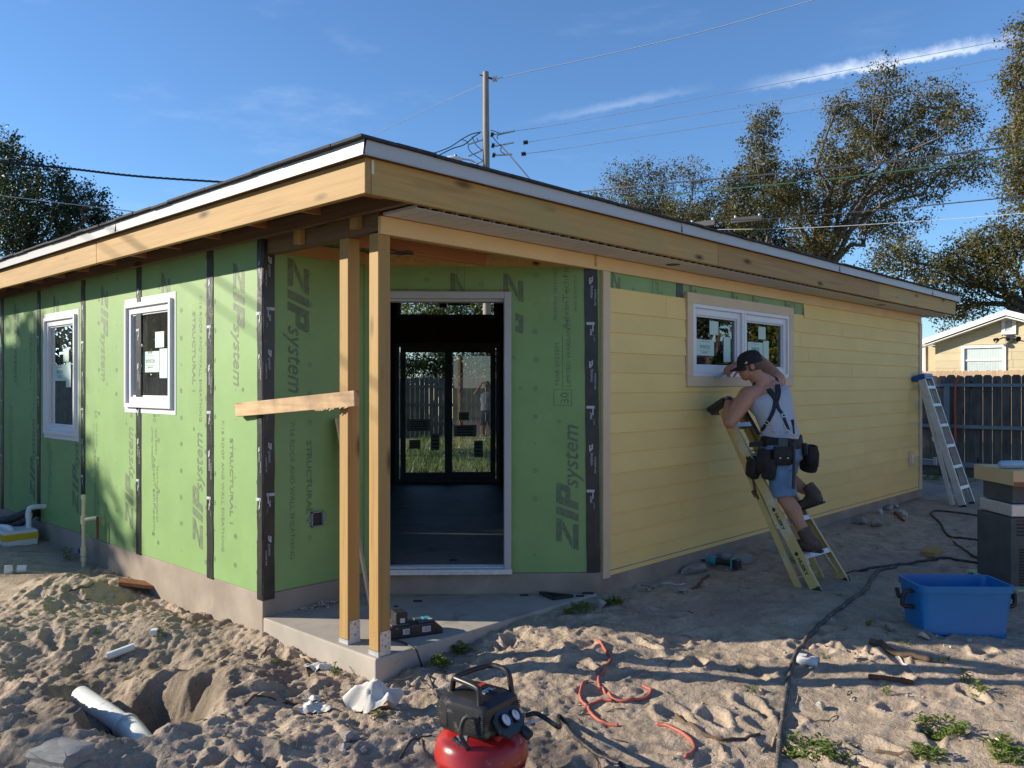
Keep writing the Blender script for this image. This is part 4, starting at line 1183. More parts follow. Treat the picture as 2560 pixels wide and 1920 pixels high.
def mirrored(lst, d, seed):
    out = []
    for (c, rad) in pixblobs(lst, d, 1.5, seed): out.append(((c[0], 2 * (Y0 + .037) - c[1], c[2]), rad))
    return out
mt = mirrored([(1760, 780, 70, 60), (1830, 740, 60, 70), (1700, 830, 50, 60), (1800, 930, 90, 40), (1690, 700, 80, 60), (1780, 690, 70, 50)], 27, 31)
c = np.mean([b[0] for b in mt], 0)
tree('yard_tree', [c[0], c[1], 0], [c[0], c[1], 2.0], mt, 13000, .15, 'dark_leaf', 'dark tree across the yard, mirrored in the left sash of the siding window', None, .3, 23, .4, 3)
mt = mirrored([(1900, 850, 60, 60), (1950, 800, 60, 80), (1890, 760, 60, 50), (1960, 900, 50, 50), (1870, 930, 60, 40)], 25, 33)
c = np.mean([b[0] for b in mt], 0)
tree('yard_tree', [c[0], c[1], 0], [c[0], c[1], 1.6], mt, 12000, .14, 'yellow_leaf', 'bright green tree across the yard, mirrored in the right sash of the siding window', None, .2, 24, .4, 3)

# ================================================================ FENCES
def picket_mesh(w, h, t=.018, dog=.03):
    m = MB(); m.prism([(0, -w / 2, 0), (0, w / 2, 0), (0, w / 2, h - dog), (0, w / 2 - dog, h), (0, -w / 2 + dog, h), (0, -w / 2, h - dog)], (t, 0, 0)); return m
def fence(name, label, mat, x, y0, y1, h, z0=0.0, w=.14, gap=.006, rails=(), posts=(), railmat='grey_paint', seed=1):
    f = thing(name, (x, (y0 + y1) / 2, z0), label, 'fence'); r = random.Random(seed); pr = None; y = y0
    while y < y1:
        if pr is None:
            m = picket_mesh(w, h); m.v = [(a + x, b + y, c + z0) for a, b, c in m.v]; pr = m.build('picket', mat, f); py = y; o = pr
        else:
            o = pr.copy(); COL.objects.link(o); o.location.y = y - py
        o.location.x = r.uniform(-.003, .003); o.location.z = r.uniform(-.016, .012); o.rotation_euler[0] = 0
        y += w + gap + r.uniform(-.002, .004)
    for (zz, hh) in rails:
        m = MB(); m.box((x - .042, y0 - .07, z0 + zz), (x - .004, y1 - .07, z0 + zz + hh)); m.build('rail', railmat, f)
    for yy in posts:
        m = MB(); m.box((x - .090, yy - .045, z0 - .1), (x - .043, yy + .045, z0 + h - .17)); m.build('fence_post', railmat, f)
    return f
fx = 16.0
pz = lambda u, v: onx(u, v, fx)[2]
fence('wooden_fence', 'weathered dark picket fence with grey rails behind the aluminium ladder', 'grey_fence_wood', fx, 2.55, 6.6, pz(2450, 935) - .02, 0, .138, .004,
      [(pz(2450, 967) + .0, .055), (pz(2450, 1072), .06), (pz(2450, 1170), .085)], [onx(2370, 1000, fx)[1]], seed=3)
tx = 26.5
fence('wooden_fence', 'sunlit tan dog-ear fence, only its tips showing above the dark fence', 'tan_fence_wood', tx, onx(2575, 930, tx)[1], onx(2295, 930, tx)[1], onx(2430, 926, tx)[2], 0, .135, .012, [(.4, .09), (1.5, .09)], railmat='tan_fence_wood', seed=4)
# garden fence seen through the house; built across the line of sight behind the patio door
gf = thing('wooden_fence', [*atd(1115, 962, 26)[:2], 0], 'grey weathered garden fence seen through the patio door', 'fence')
pr = None; rr_ = random.Random(8); gc = atd(1118, 962, 26) * np.array([1, 1, 0])
for i in range(32):
    p = gc + ED * (-2.3 + i * .147)
    if pr is None:
        m = MB(); pts = [(-.069, 0), (.069, 0), (.069, 1.87), (.045, 1.90), (-.045, 1.90), (-.069, 1.87)]
        m.prism([p + ED * a + Z * b for a, b in pts], -NB * .018); pr = m.build('picket', 'grey_fence_wood', gf); p0 = p; o = pr
    else:
        o = pr.copy(); COL.objects.link(o); o.location = tuple(p - p0)
    o.location.z = rr_.uniform(-.02, .02)
for zz in (.45, 1.05, 1.62):
    m = MB(); m.obox(gc + NB * .03 + Z * zz, ED * 2.4, NB * .02, Z * .045); m.build('rail', 'grey_fence_wood', gf)
# board fences out of view: one the windows mirror, one added to bounce sunlight
def board_fence(label, p, q, h, mat, w=.30):
    p, q = np.array([*p, 0.0]), np.array([*q, 0.0]); f = thing('wooden_fence', (p + q) / 2, label, 'fence'); d = unit(q - p); n_ = np.cross(d, Z); L = np.linalg.norm(q - p); k = int(L / (w + .006)); m0 = None; rr = random.Random(2)
    for i in range(k):
        c = p + d * (i + .5) * (w + .006)
        if m0 is None: m = MB(); m.obox(c + Z * h / 2, d * w / 2, n_ * .01, Z * h / 2); m0 = m.build('plank', mat, f); c0_ = c; o = m0
        else: o = m0.copy(); COL.objects.link(o); o.location = tuple(c - c0_)
        o.location.z = rr.uniform(-.03, .02)
    for zz in (.4, h - .35):
        m = MB(); m.beam(p + Z * zz - n_ * .03, q + Z * zz - n_ * .03, .04, .09); m.build('rail', mat, f)
board_fence('unseen tan board fence added across the yard to bounce warm sunlight onto the siding', (1, -6.6), (21, -6.6), 2.4, 'tan_fence_wood')  # added outside the view as a warm reflector for the shaded siding
board_fence('dark weathered board fence along the left boundary of the plot', (-4.5, 9), (-4.5, 33), 1.9, 'grey_fence_wood')
for i, (x_, y_, lb) in enumerate(((-7, 37, 'dark tree beyond the left boundary fence, mirrored in the left windows'), (-13, 41, 'second dark tree beyond the left boundary fence, farther from the house'), (-1.5, 44, 'dark tree at the back left of the plot, nearest the house line'))):
    tree('yard_tree', [x_, y_, 0], [x_, y_, 2.5], [((x_, y_, 4.6), (3.4, 3.4, 2.8)), ((x_ + 1.5, y_ + 1, 3.0), (3.0, 3.0, 2.4)), ((x_ - 1.5, y_ - .5, 6.0), (2.4, 2.4, 2.2))], 9000, .30, 'dark_leaf', lb, 'trees past the left fence', .3, 60 + i, .5, 1)

# ================================================================ THE GARAGE NEXT DOOR
gx = 29.0
G = lambda u, v: onx(u, v, gx)
gpos = G(2522, 776); ridge_z = gpos[2]; ridge_y = gpos[1]; ev = G(2307, 852); slope = (ridge_z - ev[2]) / (ev[1] - ridge_y)
garage = thing('garage', (gx, ridge_y, 0), 'beige shingled garage with white rake boards and a louvred gable vent', 'garage')
plain('garage_beige', (0.50, 0.42, 0.26), 0.7, 0.06, 2.0, per=0.05)
plain('white_trim', (0.72, 0.70, 0.66), 0.5, 0.05, 3.0)
yl = G(2338, 900)[1]; yr = 2 * ridge_y - yl
wz = lambda y: ridge_z - .16 - slope * abs(y - ridge_y)
gwy = sorted((G(2404, 890)[1], G(2516, 890)[1])); gwz = (1.05, G(2450, 863)[2])
vy = sorted((G(2505, 810)[1], G(2541, 810)[1])); vz = (G(2520, 836)[2], G(2520, 793)[2])
k = 0; zb = 0.0; ch = (G(2360, 861)[2] - G(2360, 880)[2])
while zb < ridge_z - .2:
    zt_ = min(zb + ch, ridge_z - .17); rs = random.Random(k); y = yr + rs.uniform(0, .8)
    cuts = [yr]; yy = yr + rs.uniform(.5, 1.2)
    while yy < yl - .2: cuts.append(yy); yy += 1.22
    cuts.append(yl)
    holes = [h for h in ((*gwy, *gwz), (*vy, *vz)) if h[2] < zt_ - .01 and h[3] > zb + .01]
    for a, b in zip(cuts, cuts[1:]):
        segs = [(a, b)]
        for h_ in holes:
            segs = [s for p, q in segs for s in (((p, min(q, h_[0])), (max(p, h_[1]), q)))]
            segs = [(p, q) for p, q in segs if q - p > .02]
        for p, q in segs:
            p2, q2 = p + .004, q - .004
            def top(y_): return min(zt_, wz(y_))
            pts = [(gx - .012, p2, zb), (gx - .012, q2, zb)]
            if top(q2) > zb: pts.append((gx - .004, q2, top(q2)))
            if p2 < ridge_y < q2 and wz(ridge_y) < zt_: pts.append((gx - .004, ridge_y, wz(ridge_y)))
            if top(p2) > zb: pts.append((gx - .004, p2, top(p2)))
            if len(pts) < 4: continue
            m = MB(); m.prism(pts, (.012, 0, 0)); m.build('siding_shingle', 'garage_beige', garage)
    zb += ch; k += 1
m = MB(); m.prism([(gx + .012, yr, 0), (gx + .012, yl, 0), (gx + .012, yl, wz(yl)), (gx + .012, ridge_y, wz(ridge_y)), (gx + .012, yr, wz(yr))], (6, 0, 0)); m.build('wall', 'garage_beige', garage)
m = MB(); m.box((gx + .9, yl + .001, 0), (gx + 5, yl + 2.2, wz(yl) - .1)); m.build('side_wing', 'garage_beige', garage)
m = MB(); m.box((gx + .84, yl + .55, 0), (gx + .898, yl + .66, wz(yl) - .1)); m.build('corner_board', 'white_trim', garage)
for sgn, yy in ((1, ev[1] + .15), (-1, 2 * ridge_y - ev[1] - .15)):
    zlow = ridge_z - slope * abs(yy - ridge_y); d = (0, yy - ridge_y, zlow - ridge_z)
    m = MB(); m.prism([(gx - .40, ridge_y, ridge_z), (gx - .40, yy, zlow), (gx - .40, yy, zlow - .17), (gx - .40, ridge_y, ridge_z - .17)], (.03, 0, 0)); m.build('rake_board', 'white_trim', garage)
    m = MB(); m.prism([(gx - .35, ridge_y, ridge_z - .02), (gx - .35, yy, zlow - .02), (gx - .35, yy, zlow + .0), (gx - .35, ridge_y, ridge_z + .0)], (7, 0, 0)); m.build('roof', 'shingle_dark', garage)
    m = MB(); m.prism([(gx - .355, ridge_y, ridge_z - .20), (gx - .355, yy, zlow - .20), (gx - .355, yy, zlow - .24), (gx - .355, ridge_y, ridge_z - .24)], (.35, 0, 0)); m.build('barge_trim', 'white_trim', garage)
gw = part('window', garage)
def gb(par, name, y0, y1, z0, z1, x0=-.05, x1=.02, mat='white_trim'):
    m = MB(); m.box((gx + x0, y0, z0), (gx + x1, y1, z1)); return m.build(name, mat, par)
for a, b, c, d in ((gwy[0], gwy[0] + .09, *gwz), (gwy[1] - .09, gwy[1], *gwz), (gwy[0] + .09, gwy[1] - .09, gwz[1] - .09, gwz[1]), (gwy[0] + .09, gwy[1] - .09, gwz[0], gwz[0] + .09)): gb(gw, 'frame', a, b, c, d)
mz = G(2460, 900)[2]; gb(gw, 'meeting_rail', gwy[0] + .09, gwy[1] - .09, mz - .03, mz + .02, -.02, .02)
m = MB(); m.quad((gx - .002, gwy[0] + .09, gwz[0]), (gx - .002, gwy[1] - .09, gwz[0]), (gx - .002, gwy[1] - .09, gwz[1]), (gx - .002, gwy[0] + .09, gwz[1])); m.build('pane', 'glass_clear', gw)
plain('curtain', (0.62, 0.66, 0.66), 0.8, 0.06, 8.0)
m = MB()
for i in range(30): y_ = gwy[0] + .09 + (gwy[1] - gwy[0] - .18) * i / 29; m.v.append((gx + .008 + .003 * (i % 2), y_, gwz[0])); m.v.append((gx + .008 + .003 * (i % 2), y_, gwz[1]))
for i in range(29): m.f.append((2 * i, 2 * i + 2, 2 * i + 3, 2 * i + 1)); m.m.append(0)
m.build('curtain', 'curtain', gw)
gv = part('gable_vent', garage)
for a, b, c, d in ((vy[0], vy[0] + .10, *vz), (vy[1] - .10, vy[1], *vz), (vy[0] + .1, vy[1] - .1, vz[1] - .1, vz[1]), (vy[0] + .1, vy[1] - .1, vz[0], vz[0] + .1)): gb(gv, 'frame', a, b, c, d, -.06, .0)
m = MB(); m.box((gx - .008, vy[0] + .1, vz[0] + .1), (gx, vy[1] - .1, vz[1] - .1)); m.build('backing', 'interior_dark', gv)
n_ = 10; zz0, zz1 = vz[0] + .1, vz[1] - .1
for i in range(n_):
    z_ = zz0 + (zz1 - zz0) * (i + .5) / n_; m = MB(); m.prism([(gx - .055, vy[0] + .1, z_ - .02), (gx - .05, vy[0] + .1, z_ - .02), (gx - .012, vy[0] + .1, z_ + .02), (gx - .017, vy[0] + .1, z_ + .02)], (0, vy[1] - vy[0] - .2, 0)); m.build('louvre', 'white_trim', gv)
fl_ = thing('flood_light', G(2527, 846), 'dark twin-head flood light under the garage gable vent', 'flood light')
p = G(2527, 846); m = MB(); m.lathe([(0, -.10), (.12, -.10), (.12, 0), (0, 0)], p, 16, axis=(1, 0, 0)); m.tube([p - EX * .10, p + np.array([-.2, .16, .02]), p + np.array([-.22, .26, -.02])], .02, 8); m.lathe([(0, 0), (.05, .01), (.085, .12), (.075, .12), (0, .05)], p + np.array([-.22, .28, -.02]), 14, axis=(-.6, .6, -.4)); m.tube([p - EX * .10, p + np.array([-.18, -.18, .0])], .02, 8); m.lathe([(0, 0), (.05, .01), (.085, .12), (.075, .12), (0, .05)], p + np.array([-.18, -.18, 0]), 14, axis=(-.6, -.6, -.3))
m.build('lamp_head', 'black_plastic', fl_, smooth=40)
# a paler house beyond the garden and the yellow house the window mirrors
def small_house(label, c, w, d, h, rise, yaw, wallmat, seed):
    t = thing('neighbour_house', (c[0], c[1], 0), label, 'house'); a = np.array([math.cos(yaw), math.sin(yaw), 0]); b = np.array([-a[1], a[0], 0]); c = np.array([c[0], c[1], 0.0])
    m = MB(); m.prism([c + a * sx * w / 2 - b * d / 2 + Z * z for sx, z in ((-1, 0), (1, 0), (1, h), (0, h + rise), (-1, h))], b * d); m.build('wall', wallmat, t)
    for sx in (-1, 1):
        o = .5; e0 = c + Z * (h + rise + .06); e1 = c + a * sx * (w / 2 + o) + Z * (h - rise * o / (w / 2) + .06)
        m = MB(); m.prism([e0 - b * (d / 2 + .5), e1 - b * (d / 2 + .5), e1 - b * (d / 2 + .5) - Z * .12, e0 - b * (d / 2 + .5) - Z * .12], b * (d + 1)); m.build('roof', 'shingle_dark', t)
        for sd in (-1, 1):
            q = b * sd * (d / 2 + .53); m = MB(); m.prism([e0 + q + Z * .02, e1 + q + Z * .02, e1 + q - Z * .2, e0 + q - Z * .2], b * .04); m.build('rake_board', 'white_trim', t)
    for sd in (-1, 1):
        wn = part('window', t); q = c + b * sd * (d / 2 + .02)
        m = MB(); m.obox(q + Z * 1.6, a * .6, b * .03, Z * .65); m.build('frame', 'white_trim', wn); m = MB(); m.obox(q + Z * 1.6, a * .52, b * .036, Z * .57); m.build('pane', 'glass_mirrorish', wn)
    return t
p = atd(1245, 940, 44); small_house('pale house with white eaves far behind the garden fence', p, 6, 8, 2.2, 1.25, YAW - math.pi / 2 + .3, 'garage_beige', 1)
q = atd(1775, 880, 33); plain('yellow_wall', (0.62, 0.44, 0.12), 0.7, 0.05)
small_house('yellow house across the yard, mirrored in the siding window', (q[0], 2 * (Y0 + .037) - q[1]), 5, 6, 2.3, 1.0, .6, 'yellow_wall', 2)

# ================================================================ UTILITY POLE, LAMP, WIRES
PD = 32.0
pb = atd(1219, 962, PD); pt_ = atd(1214.5, 180, PD)
pole = thing('utility_pole', (pb[0], pb[1], 0), 'tall grey wooden utility pole with insulators behind the house', 'utility pole')
m = MB(); m.tube([(pb[0], pb[1], -.3), (pb[0] * .5 + pt_[0] * .5, pb[1] * .5 + pt_[1] * .5, pt_[2] / 2), tuple(pt_)], [.17, .15, .112], 14); m.build('shaft', 'pole_wood', pole, smooth=40)
A = lambda u, v, d=PD: atd(u, v, d)
m = MB(); m.tube([A(1199, 187), A(1216, 192)], .022, 6); m.tube([A(1221, 194), A(1231, 197)], .04, 6); m.build('bracket', 'wire_dark', pole)
def insul(u0, v0, u1, v1, r, mat):
    p, q = A(u0, v0), A(u1, v1); m = MB(); L = np.linalg.norm(q - p); prof = [(0, 0)]
    for i in range(3): prof += [(r, L * (i + .1) / 3), (r, L * (i + .6) / 3), (r * .55, L * (i + .7) / 3)]
    m.lathe(prof + [(0, L)], p, 12, axis=q - p); m.build('insulator', mat, pole, smooth=40)
plain('porcelain_brown', (0.07, 0.035, 0.03), 0.3, 0.2)
insul(1231, 197, 1245, 197, .115, 'white_trim')
for v in (337, 364, 388): insul(1227 + (v - 337) * .08, v - 1, 1235 + (v - 337) * .08, v + 1, .10, 'porcelain_brown')
insul(1308, 357, 1321, 355, .085, 'porcelain_brown'); insul(1303, 385.5, 1316, 384, .085, 'porcelain_brown')
m = MB()
for pts in ([(1206, 350), (1190, 354), (1172, 361)], [(1208, 375), (1190, 384), (1173, 390)], [(1209, 402), (1190, 411), (1171, 419)], [(1235, 336), (1262, 332), (1285, 328)], [(1240, 365), (1262, 362), (1282, 357)], [(1241, 388), (1262, 388), (1278, 386)]):
    w_ = [A(*p) for p in pts]; m.tube(w_, .02, 5)
    for i in range(7):
        t = i / 6; p = w_[0] * (1 - t) + w_[-1] * t; m.lathe([(0, -.05), (.035, -.04), (.035, .04), (0, .05)], p, 6, axis=w_[-1] - w_[0])
m.build('wire_clamp', 'aluminium', pole)
m = MB()
for pts in ([(1204, 330), (1180, 335), (1155, 348), (1120, 370), (1064, 390)], [(1200, 332), (1185, 342), (1160, 362), (1130, 372), (1085, 395)], [(1192, 345), (1196, 352), (1204, 350)], [(1180, 341), (1190, 362), (1206, 376)], [(1152, 348), (1168, 355), (1175, 378), (1208, 402)], [(1232, 342), (1243, 356), (1254, 366)], [(1254, 366), (1252, 378), (1262, 385)], [(1227, 325), (1236, 328), (1248, 332)], [(1285, 329), (1246, 338), (1244, 348)]):
    m.tube(spline([A(*p) for p in pts], 5), .022 if len(pts) > 4 else .016, 5)
m.build('jumper_wire', 'wire_dark', pole)
lamp = thing('street_lamp', A(1205, 430), 'white cobra-head street lamp on a curved arm, just above the roof edge', 'street lamp')
m = MB(); m.tube(spline([A(1214, 432), A(1204, 428), A(1196, 415), (A(1180, 402)), A(1155, 397, PD - .2)], 6), .033, 8); m.build('arm', 'wire_grey', lamp, smooth=60)
p, q = A(1106, 402, PD - .25), A(1156, 398, PD - .2); ax = q - p; L = np.linalg.norm(ax); m = MB()
m.lathe([(0, 0), (.07, .02), (.13, .12), (.165, .30), (.15, .5), (.10, .68), (.06, L), (0, L)], p, 16, axis=ax); m.build('lamp_housing', 'white_trim', lamp, smooth=60)
m = MB(); m.lathe([(0, -.17), (.07, -.16), (.13, -.06), (.14, 0)], p + ax * .38, 16); m.build('lens', 'glass_clear', lamp, smooth=60)
m = MB(); m.cyl(A(1139, 395, PD - .2), A(1139, 387, PD - .2), .06, 10); m.build('photocell', 'black_plastic', lamp)
WG = 'overhead wires'
def wire(label, pts, r, mat, group=WG, sag=0.0, name='power_line', twist=0.0):
    """pts: (u, v, distance) along the span"""
    P = spline([atd(*p) for p in pts], 14); m = MB()
    if twist:
        for ph in (0, 2.1, 4.2):
            Q = [p + np.array([0, 0, math.sin(i * .55 + ph)]) * twist + RT * math.cos(i * .55 + ph) * twist for i, p in enumerate(spline([atd(*p) for p in pts], 60))]; m.tube(Q, r * .75, 5)
    else: m.tube(P, r, 6)
    return m.build(name, mat, None, label=label, cat='wire', group=group)
wire('single pale wire running from the pole top up out of the frame', [(1245, 196, 32), (1500, 140, 31), (1760, 78, 30), (2040, -2, 29)], .014, 'wire_grey')
wire('thin pale wire sloping down left from the pole top to the roof', [(1206, 211, 32), (1080, 268, 33), (920, 345, 34)], .010, 'wire_grey')
wire('uppermost of three thin wires from the pole across the vapour trail', [(1285, 328, 32), (1440, 304, 32), (1900, 217, 32), (2560, 91, 32)], .010, 'wire_grey')
wire('middle one of three thin wires from the pole to the right edge', [(1321, 355, 32), (1440, 336, 32), (1900, 259, 32), (2600, 127, 32)], .010, 'wire_grey')
wire('lowest of three thin wires from the pole, crossing the oak crown', [(1316, 384, 32), (1440, 367, 32), (1900, 295, 32), (2600, 178, 32)], .010, 'wire_grey')
wire('dark twisted cable crossing in front of the oak crown', [(1400, 484, 31), (1700, 455, 28), (2100, 419, 25), (2600, 358, 22)], .020, 'wire_dark', twist=.014)
wire('dark green cable just below the twisted cable', [(1440, 507, 31), (1700, 483, 28), (2100, 445, 25), (2600, 382, 22)], .019, 'wire_green')
wire('black cable carrying the two splice boxes', [(1640, 562, 29), (1780, 553, 28), (1930, 546, 27), (2200, 525, 25), (2600, 486, 22)], .017, 'wire_dark')
wire('thin dark wire below the splice boxes', [(1780, 574, 29), (2000, 570, 27), (2300, 553, 25), (2600, 530, 23)], .009, 'wire_grey')
wire('black cable dropping steeply from the pole to the roof edge', [(1250, 362, 32), (1280, 395, 31), (1345, 472, 30)], .024, 'wire_dark')
wire('twisted black service cable over the left part of the roof', [(-60, 400, 12), (150, 419, 12.5), (350, 441, 13), (620, 459, 13.6)], .013, 'wire_dark', twist=.010)
wire('thin wire crossing the dark evergreen on the left', [(-40, 484, 15), (150, 507, 15), (400, 537, 15)], .008, 'wire_grey')
for nm, pts in (('first', [(X0, 5.64, 2.44), (X0, 5.06, 2.20)]), ('second', [(X0, 6.12, 2.44), (X0, 5.06, 2.01)])):
    p, q = (sunward(w, 9.0 if nm == 'first' else 10.0) for w in pts); d = q - p; m = MB(); m.tube([p - d * 14, p + d * 20], .014 if nm == 'first' else .009, 6)
    m.build('power_line', 'wire_dark', None, label=f'{"thicker" if nm == "first" else "thinner"} overhead wire left of the house whose shadow slants across the green wall', cat='wire', group=WG)
for (u0, v0, u1, v1), lb in (((1722, 565, 1790, 556), 'left one of two dark splice boxes hanging on the cable'), ((1829, 553, 1908, 545), 'right one of two dark splice boxes hanging on the cable')):
    p, q = atd(u0, v0, 28), atd(u1, v1, 27.4); sb = thing('splice_box', (p + q) / 2, lb, 'splice box', 'cable splice boxes')
    m = MB(); m.beam(p, q, .16, .19); m.build('case', 'wire_dark', sb, bevel=.02)
    m = MB()
    for t in (.12, .88): c_ = p + (q - p) * t; m.cyl(c_ + Z * .09, c_ + Z * .17, .035, 8)
    m.build('hanger', 'galvanised', sb)

# grass of the garden behind the house
def grass_field():
    r = np.random.default_rng(5); n = 9000
    s = r.uniform(-2.6, 2.6, n); t = r.uniform(2.2, 14, n) ** 1.0
    P = OB[None, :2] + np.outer(s - .5, ED[:2]) + np.outer(t, np.array([1, 1]) / math.sqrt(2))
    k = n; a = r.uniform(0, 2 * math.pi, k); h = r.uniform(.05, .24, k); lean = r.normal(0, .07, (k, 2)); w = r.uniform(.006, .014, k)
    dx, dy = np.cos(a) * w, np.sin(a) * w
    zz = np.zeros(k)
    V = np.stack([np.stack([P[:, 0] - dx, P[:, 1] - dy, zz], 1), np.stack([P[:, 0] + dx, P[:, 1] + dy, zz], 1), np.stack([P[:, 0] + lean[:, 0], P[:, 1] + lean[:, 1], h], 1)], 1).reshape(-1, 3)
    me = bpy.data.meshes.new('lawn_grass'); me.from_pydata(V.tolist(), [], [(3 * i, 3 * i + 1, 3 * i + 2) for i in range(k)]); me.materials.append(MAT['grass_blade'])
    o = bpy.data.objects.new('lawn_grass', me); COL.objects.link(o); tag(o, 'rough green grass of the garden seen through the patio door', 'grass', None, 'stuff')
grass_field()

# ================================================================ LADDERS
def ladder(name, label, pts, rail_mat, cap_mat, step_mat, steps, rail_w, folded, text=None, foot_mat='black_rubber', rear_mat=None):
    """pts: feet left/right of the front frame, top left/right; the folded rear frame hangs behind it"""
    fl, fr, tl, tr = (np.asarray(p, float) for p in pts)
    t = thing(name, (fl + fr) / 2, label, 'ladder')
    up = unit((tl + tr) / 2 - (fl + fr) / 2); side = unit(fr - fl); back = unit(np.cross(side, up)) ; back = back if back[1] > 0 else -back
    def ch(name_, a, b, w, d, mat, sgn):
        m = MB(); s = unit(np.cross(unit(b - a), back)); s = s if np.dot(s, side) > 0 else -s
        c = (a + b) / 2 + back * w / 2; h = (b - a) / 2
        m.obox(c, s * .0025, h, back * w / 2)                       # web, flanges turned inward
        for q in (-1, 1): m.obox(c + s * (-sgn) * d / 2 + back * q * (w / 2 - .002), s * d / 2, h, back * .002)
        if 'alu' in mat:
            for q in np.linspace(-.36, .36, 6): m.obox(c + s * sgn * .0035 + back * q * w, s * .0012, h, back * .0025)
        o = m.build(name_, mat, t, bevel=.0012)
        return o
    ch('rail', fl, tl, rail_w, .028, rail_mat, -1); ch('rail', fr, tr, rail_w, .028, rail_mat, 1)
    for k in steps:
        a = fl + (tl - fl) * k + side * .004; b = fr + (tr - fr) * k - side * .004
        m = MB(); dpt = np.array([0, 1.0, 0])
        m.obox((a + b) / 2 + back * .042 + np.array([0, 0, .0]), (b - a) / 2, back * .040, up * .004); m.obox((a + b) / 2 + back * .003 - up * .018, (b - a) / 2, back * .002, up * .018); m.obox((a + b) / 2 + back * .080 - up * .012, (b - a) / 2, back * .002, up * .012)
        for q in range(5): m.obox((a + b) / 2 + back * (.012 + .015 * q) + up * .0045, (b - a) / 2, back * .002, up * .001)
        m.build('step', step_mat, t)
        for e_, sg in ((a, 1), (b, -1)):
            if k == steps[0]:
                m = MB(); m.beam(e_ + back * .02 + side * sg * .10, e_ + back * .04 - up * .20 + side * sg * .012, .018, .004, back); m.build('brace', step_mat, t)
    off = back * folded
    rl0, rr0 = fl + off + up * .03 + side * .05, fr + off + up * .03 - side * .05; rl1, rr1 = tl + back * (rail_w * .8) + side * .02, tr + back * (rail_w * .8) - side * .02
    for a, b, sg in ((rl0, rl1, -1), (rr0, rr1, 1)):
        m = MB(); c = (a + b) / 2; m.obox(c, side * .012, (b - a) / 2, back * .026); m.build('rear_rail', rear_mat or rail_mat, t, bevel=.003)
        m = MB(); d_ = unit(b - a); m.obox(a - d_ * .012, side * .017, d_ * .034, back * .034); m.build('foot_pad', foot_mat, t, bevel=.006)
    for k in (.08, .4, .75):
        m = MB(); m.beam(rl0 + (rl1 - rl0) * k, rr0 + (rr1 - rr0) * k, .022, .004, up); m.build('cross_bar', step_mat, t)
    for a, b, sg in ((fl, tl, 1), (fr, tr, -1)):
        p = a + (b - a) * .62 + back * rail_w * .9; q = (rl0 if sg == 1 else rr0) + ((rl1 - rl0) if sg == 1 else (rr1 - rr0)) * .44
        m = MB(); m.beam(p, (p + q) / 2 + back * .03, .02, .005, side); m.beam((p + q) / 2 + back * .03, q, .02, .005, side); m.obox((p + q) / 2 + back * .035, side * .02, up * .03, back * .012); m.build('spreader', 'rust' if cap_mat == 'black_plastic' else 'galvanised', t)
    # moulded top cap
    c = (tl + tr) / 2 + up * .02 + back * .075; hw = np.linalg.norm(tr - tl) / 2 + .022
    m = MB(); m.obox(c + up * .012, side * hw, back * .088, up * .020); m.obox(c - up * .022, side * (hw - .010), back * .078, up * .020)
    for q in (-.6, 0, .6): m.obox(c + side * hw * q + up * .033, side * .03, back * .02, up * .0015, 0)
    m.build('top_cap', cap_mat, t, bevel=.010)
    for a in (fl, fr):
        m = MB(); m.obox(a + up * .012 + back * rail_w / 2, side * .008, up * .022, back * (rail_w / 2 + .006)); m.build('foot_pad', foot_mat, t, bevel=.004)
    if text:
        m = MB(); s = unit(np.cross(unit(tl - fl), back)); s = s if np.dot(s, side) < 0 else -s; d_ = unit(tl - fl)
        for k in text:
            o = fl + (tl - fl) * k + back * (rail_w * .70) + s * .0045
            m.text('HUSKY', o, -d_, -back, rail_w * .52, 0, offset=.03, width=.145); q = o + d_ * .035 - back * rail_w * .18
            m.add([q + d_ * .022, q + back * .018, q - d_ * .022, q - back * .018], [(0, 1, 2, 3)]); 
        m.build('rail_print', 'ink_black', t)
    return t
plain('ladder_yellow', (0.56, 0.42, 0.15), 0.5, 0.08, 5.0, dirt=((0.58, 0.52, 0.40), 4.0, 0.54))
plain('blue_plastic', (0.010, 0.085, 0.30), 0.4, 0.08)
zz_ = gz(6.28, 2.66)
LAD = [np.array([6.285, 2.655, gz(6.285, 2.66) + .004]), np.array([6.82, 2.640, gz(6.82, 2.64) + .004]), np.array([6.39, 3.530, 1.505]), np.array([6.70, 3.530, 1.505])]
ladder('step_ladder', 'yellow folded stepladder with black cap, leaned against the siding under the worker', LAD, 'ladder_yellow', 'black_plastic', 'aluminium', (.175, .355, .535, .715, .89), .078, .19, (.40, .68, .17))
gA, gB = gp(2414, 1268), gp(2441, 1262)
ALU = [np.array([11.86, 3.09, gz(11.86, 3.09) + .004]), np.array([12.33, 3.10, gz(12.33, 3.1) + .004]), np.array([11.87, 3.600, 1.775]), np.array([12.20, 3.600, 1.775])]
ladder('step_ladder', 'bare aluminium folded stepladder with blue cap, leaned at the far corner of the house', ALU, 'aluminium', 'blue_plastic', 'aluminium', (.15, .31, .47, .63, .79, .93), .085, .17, None)

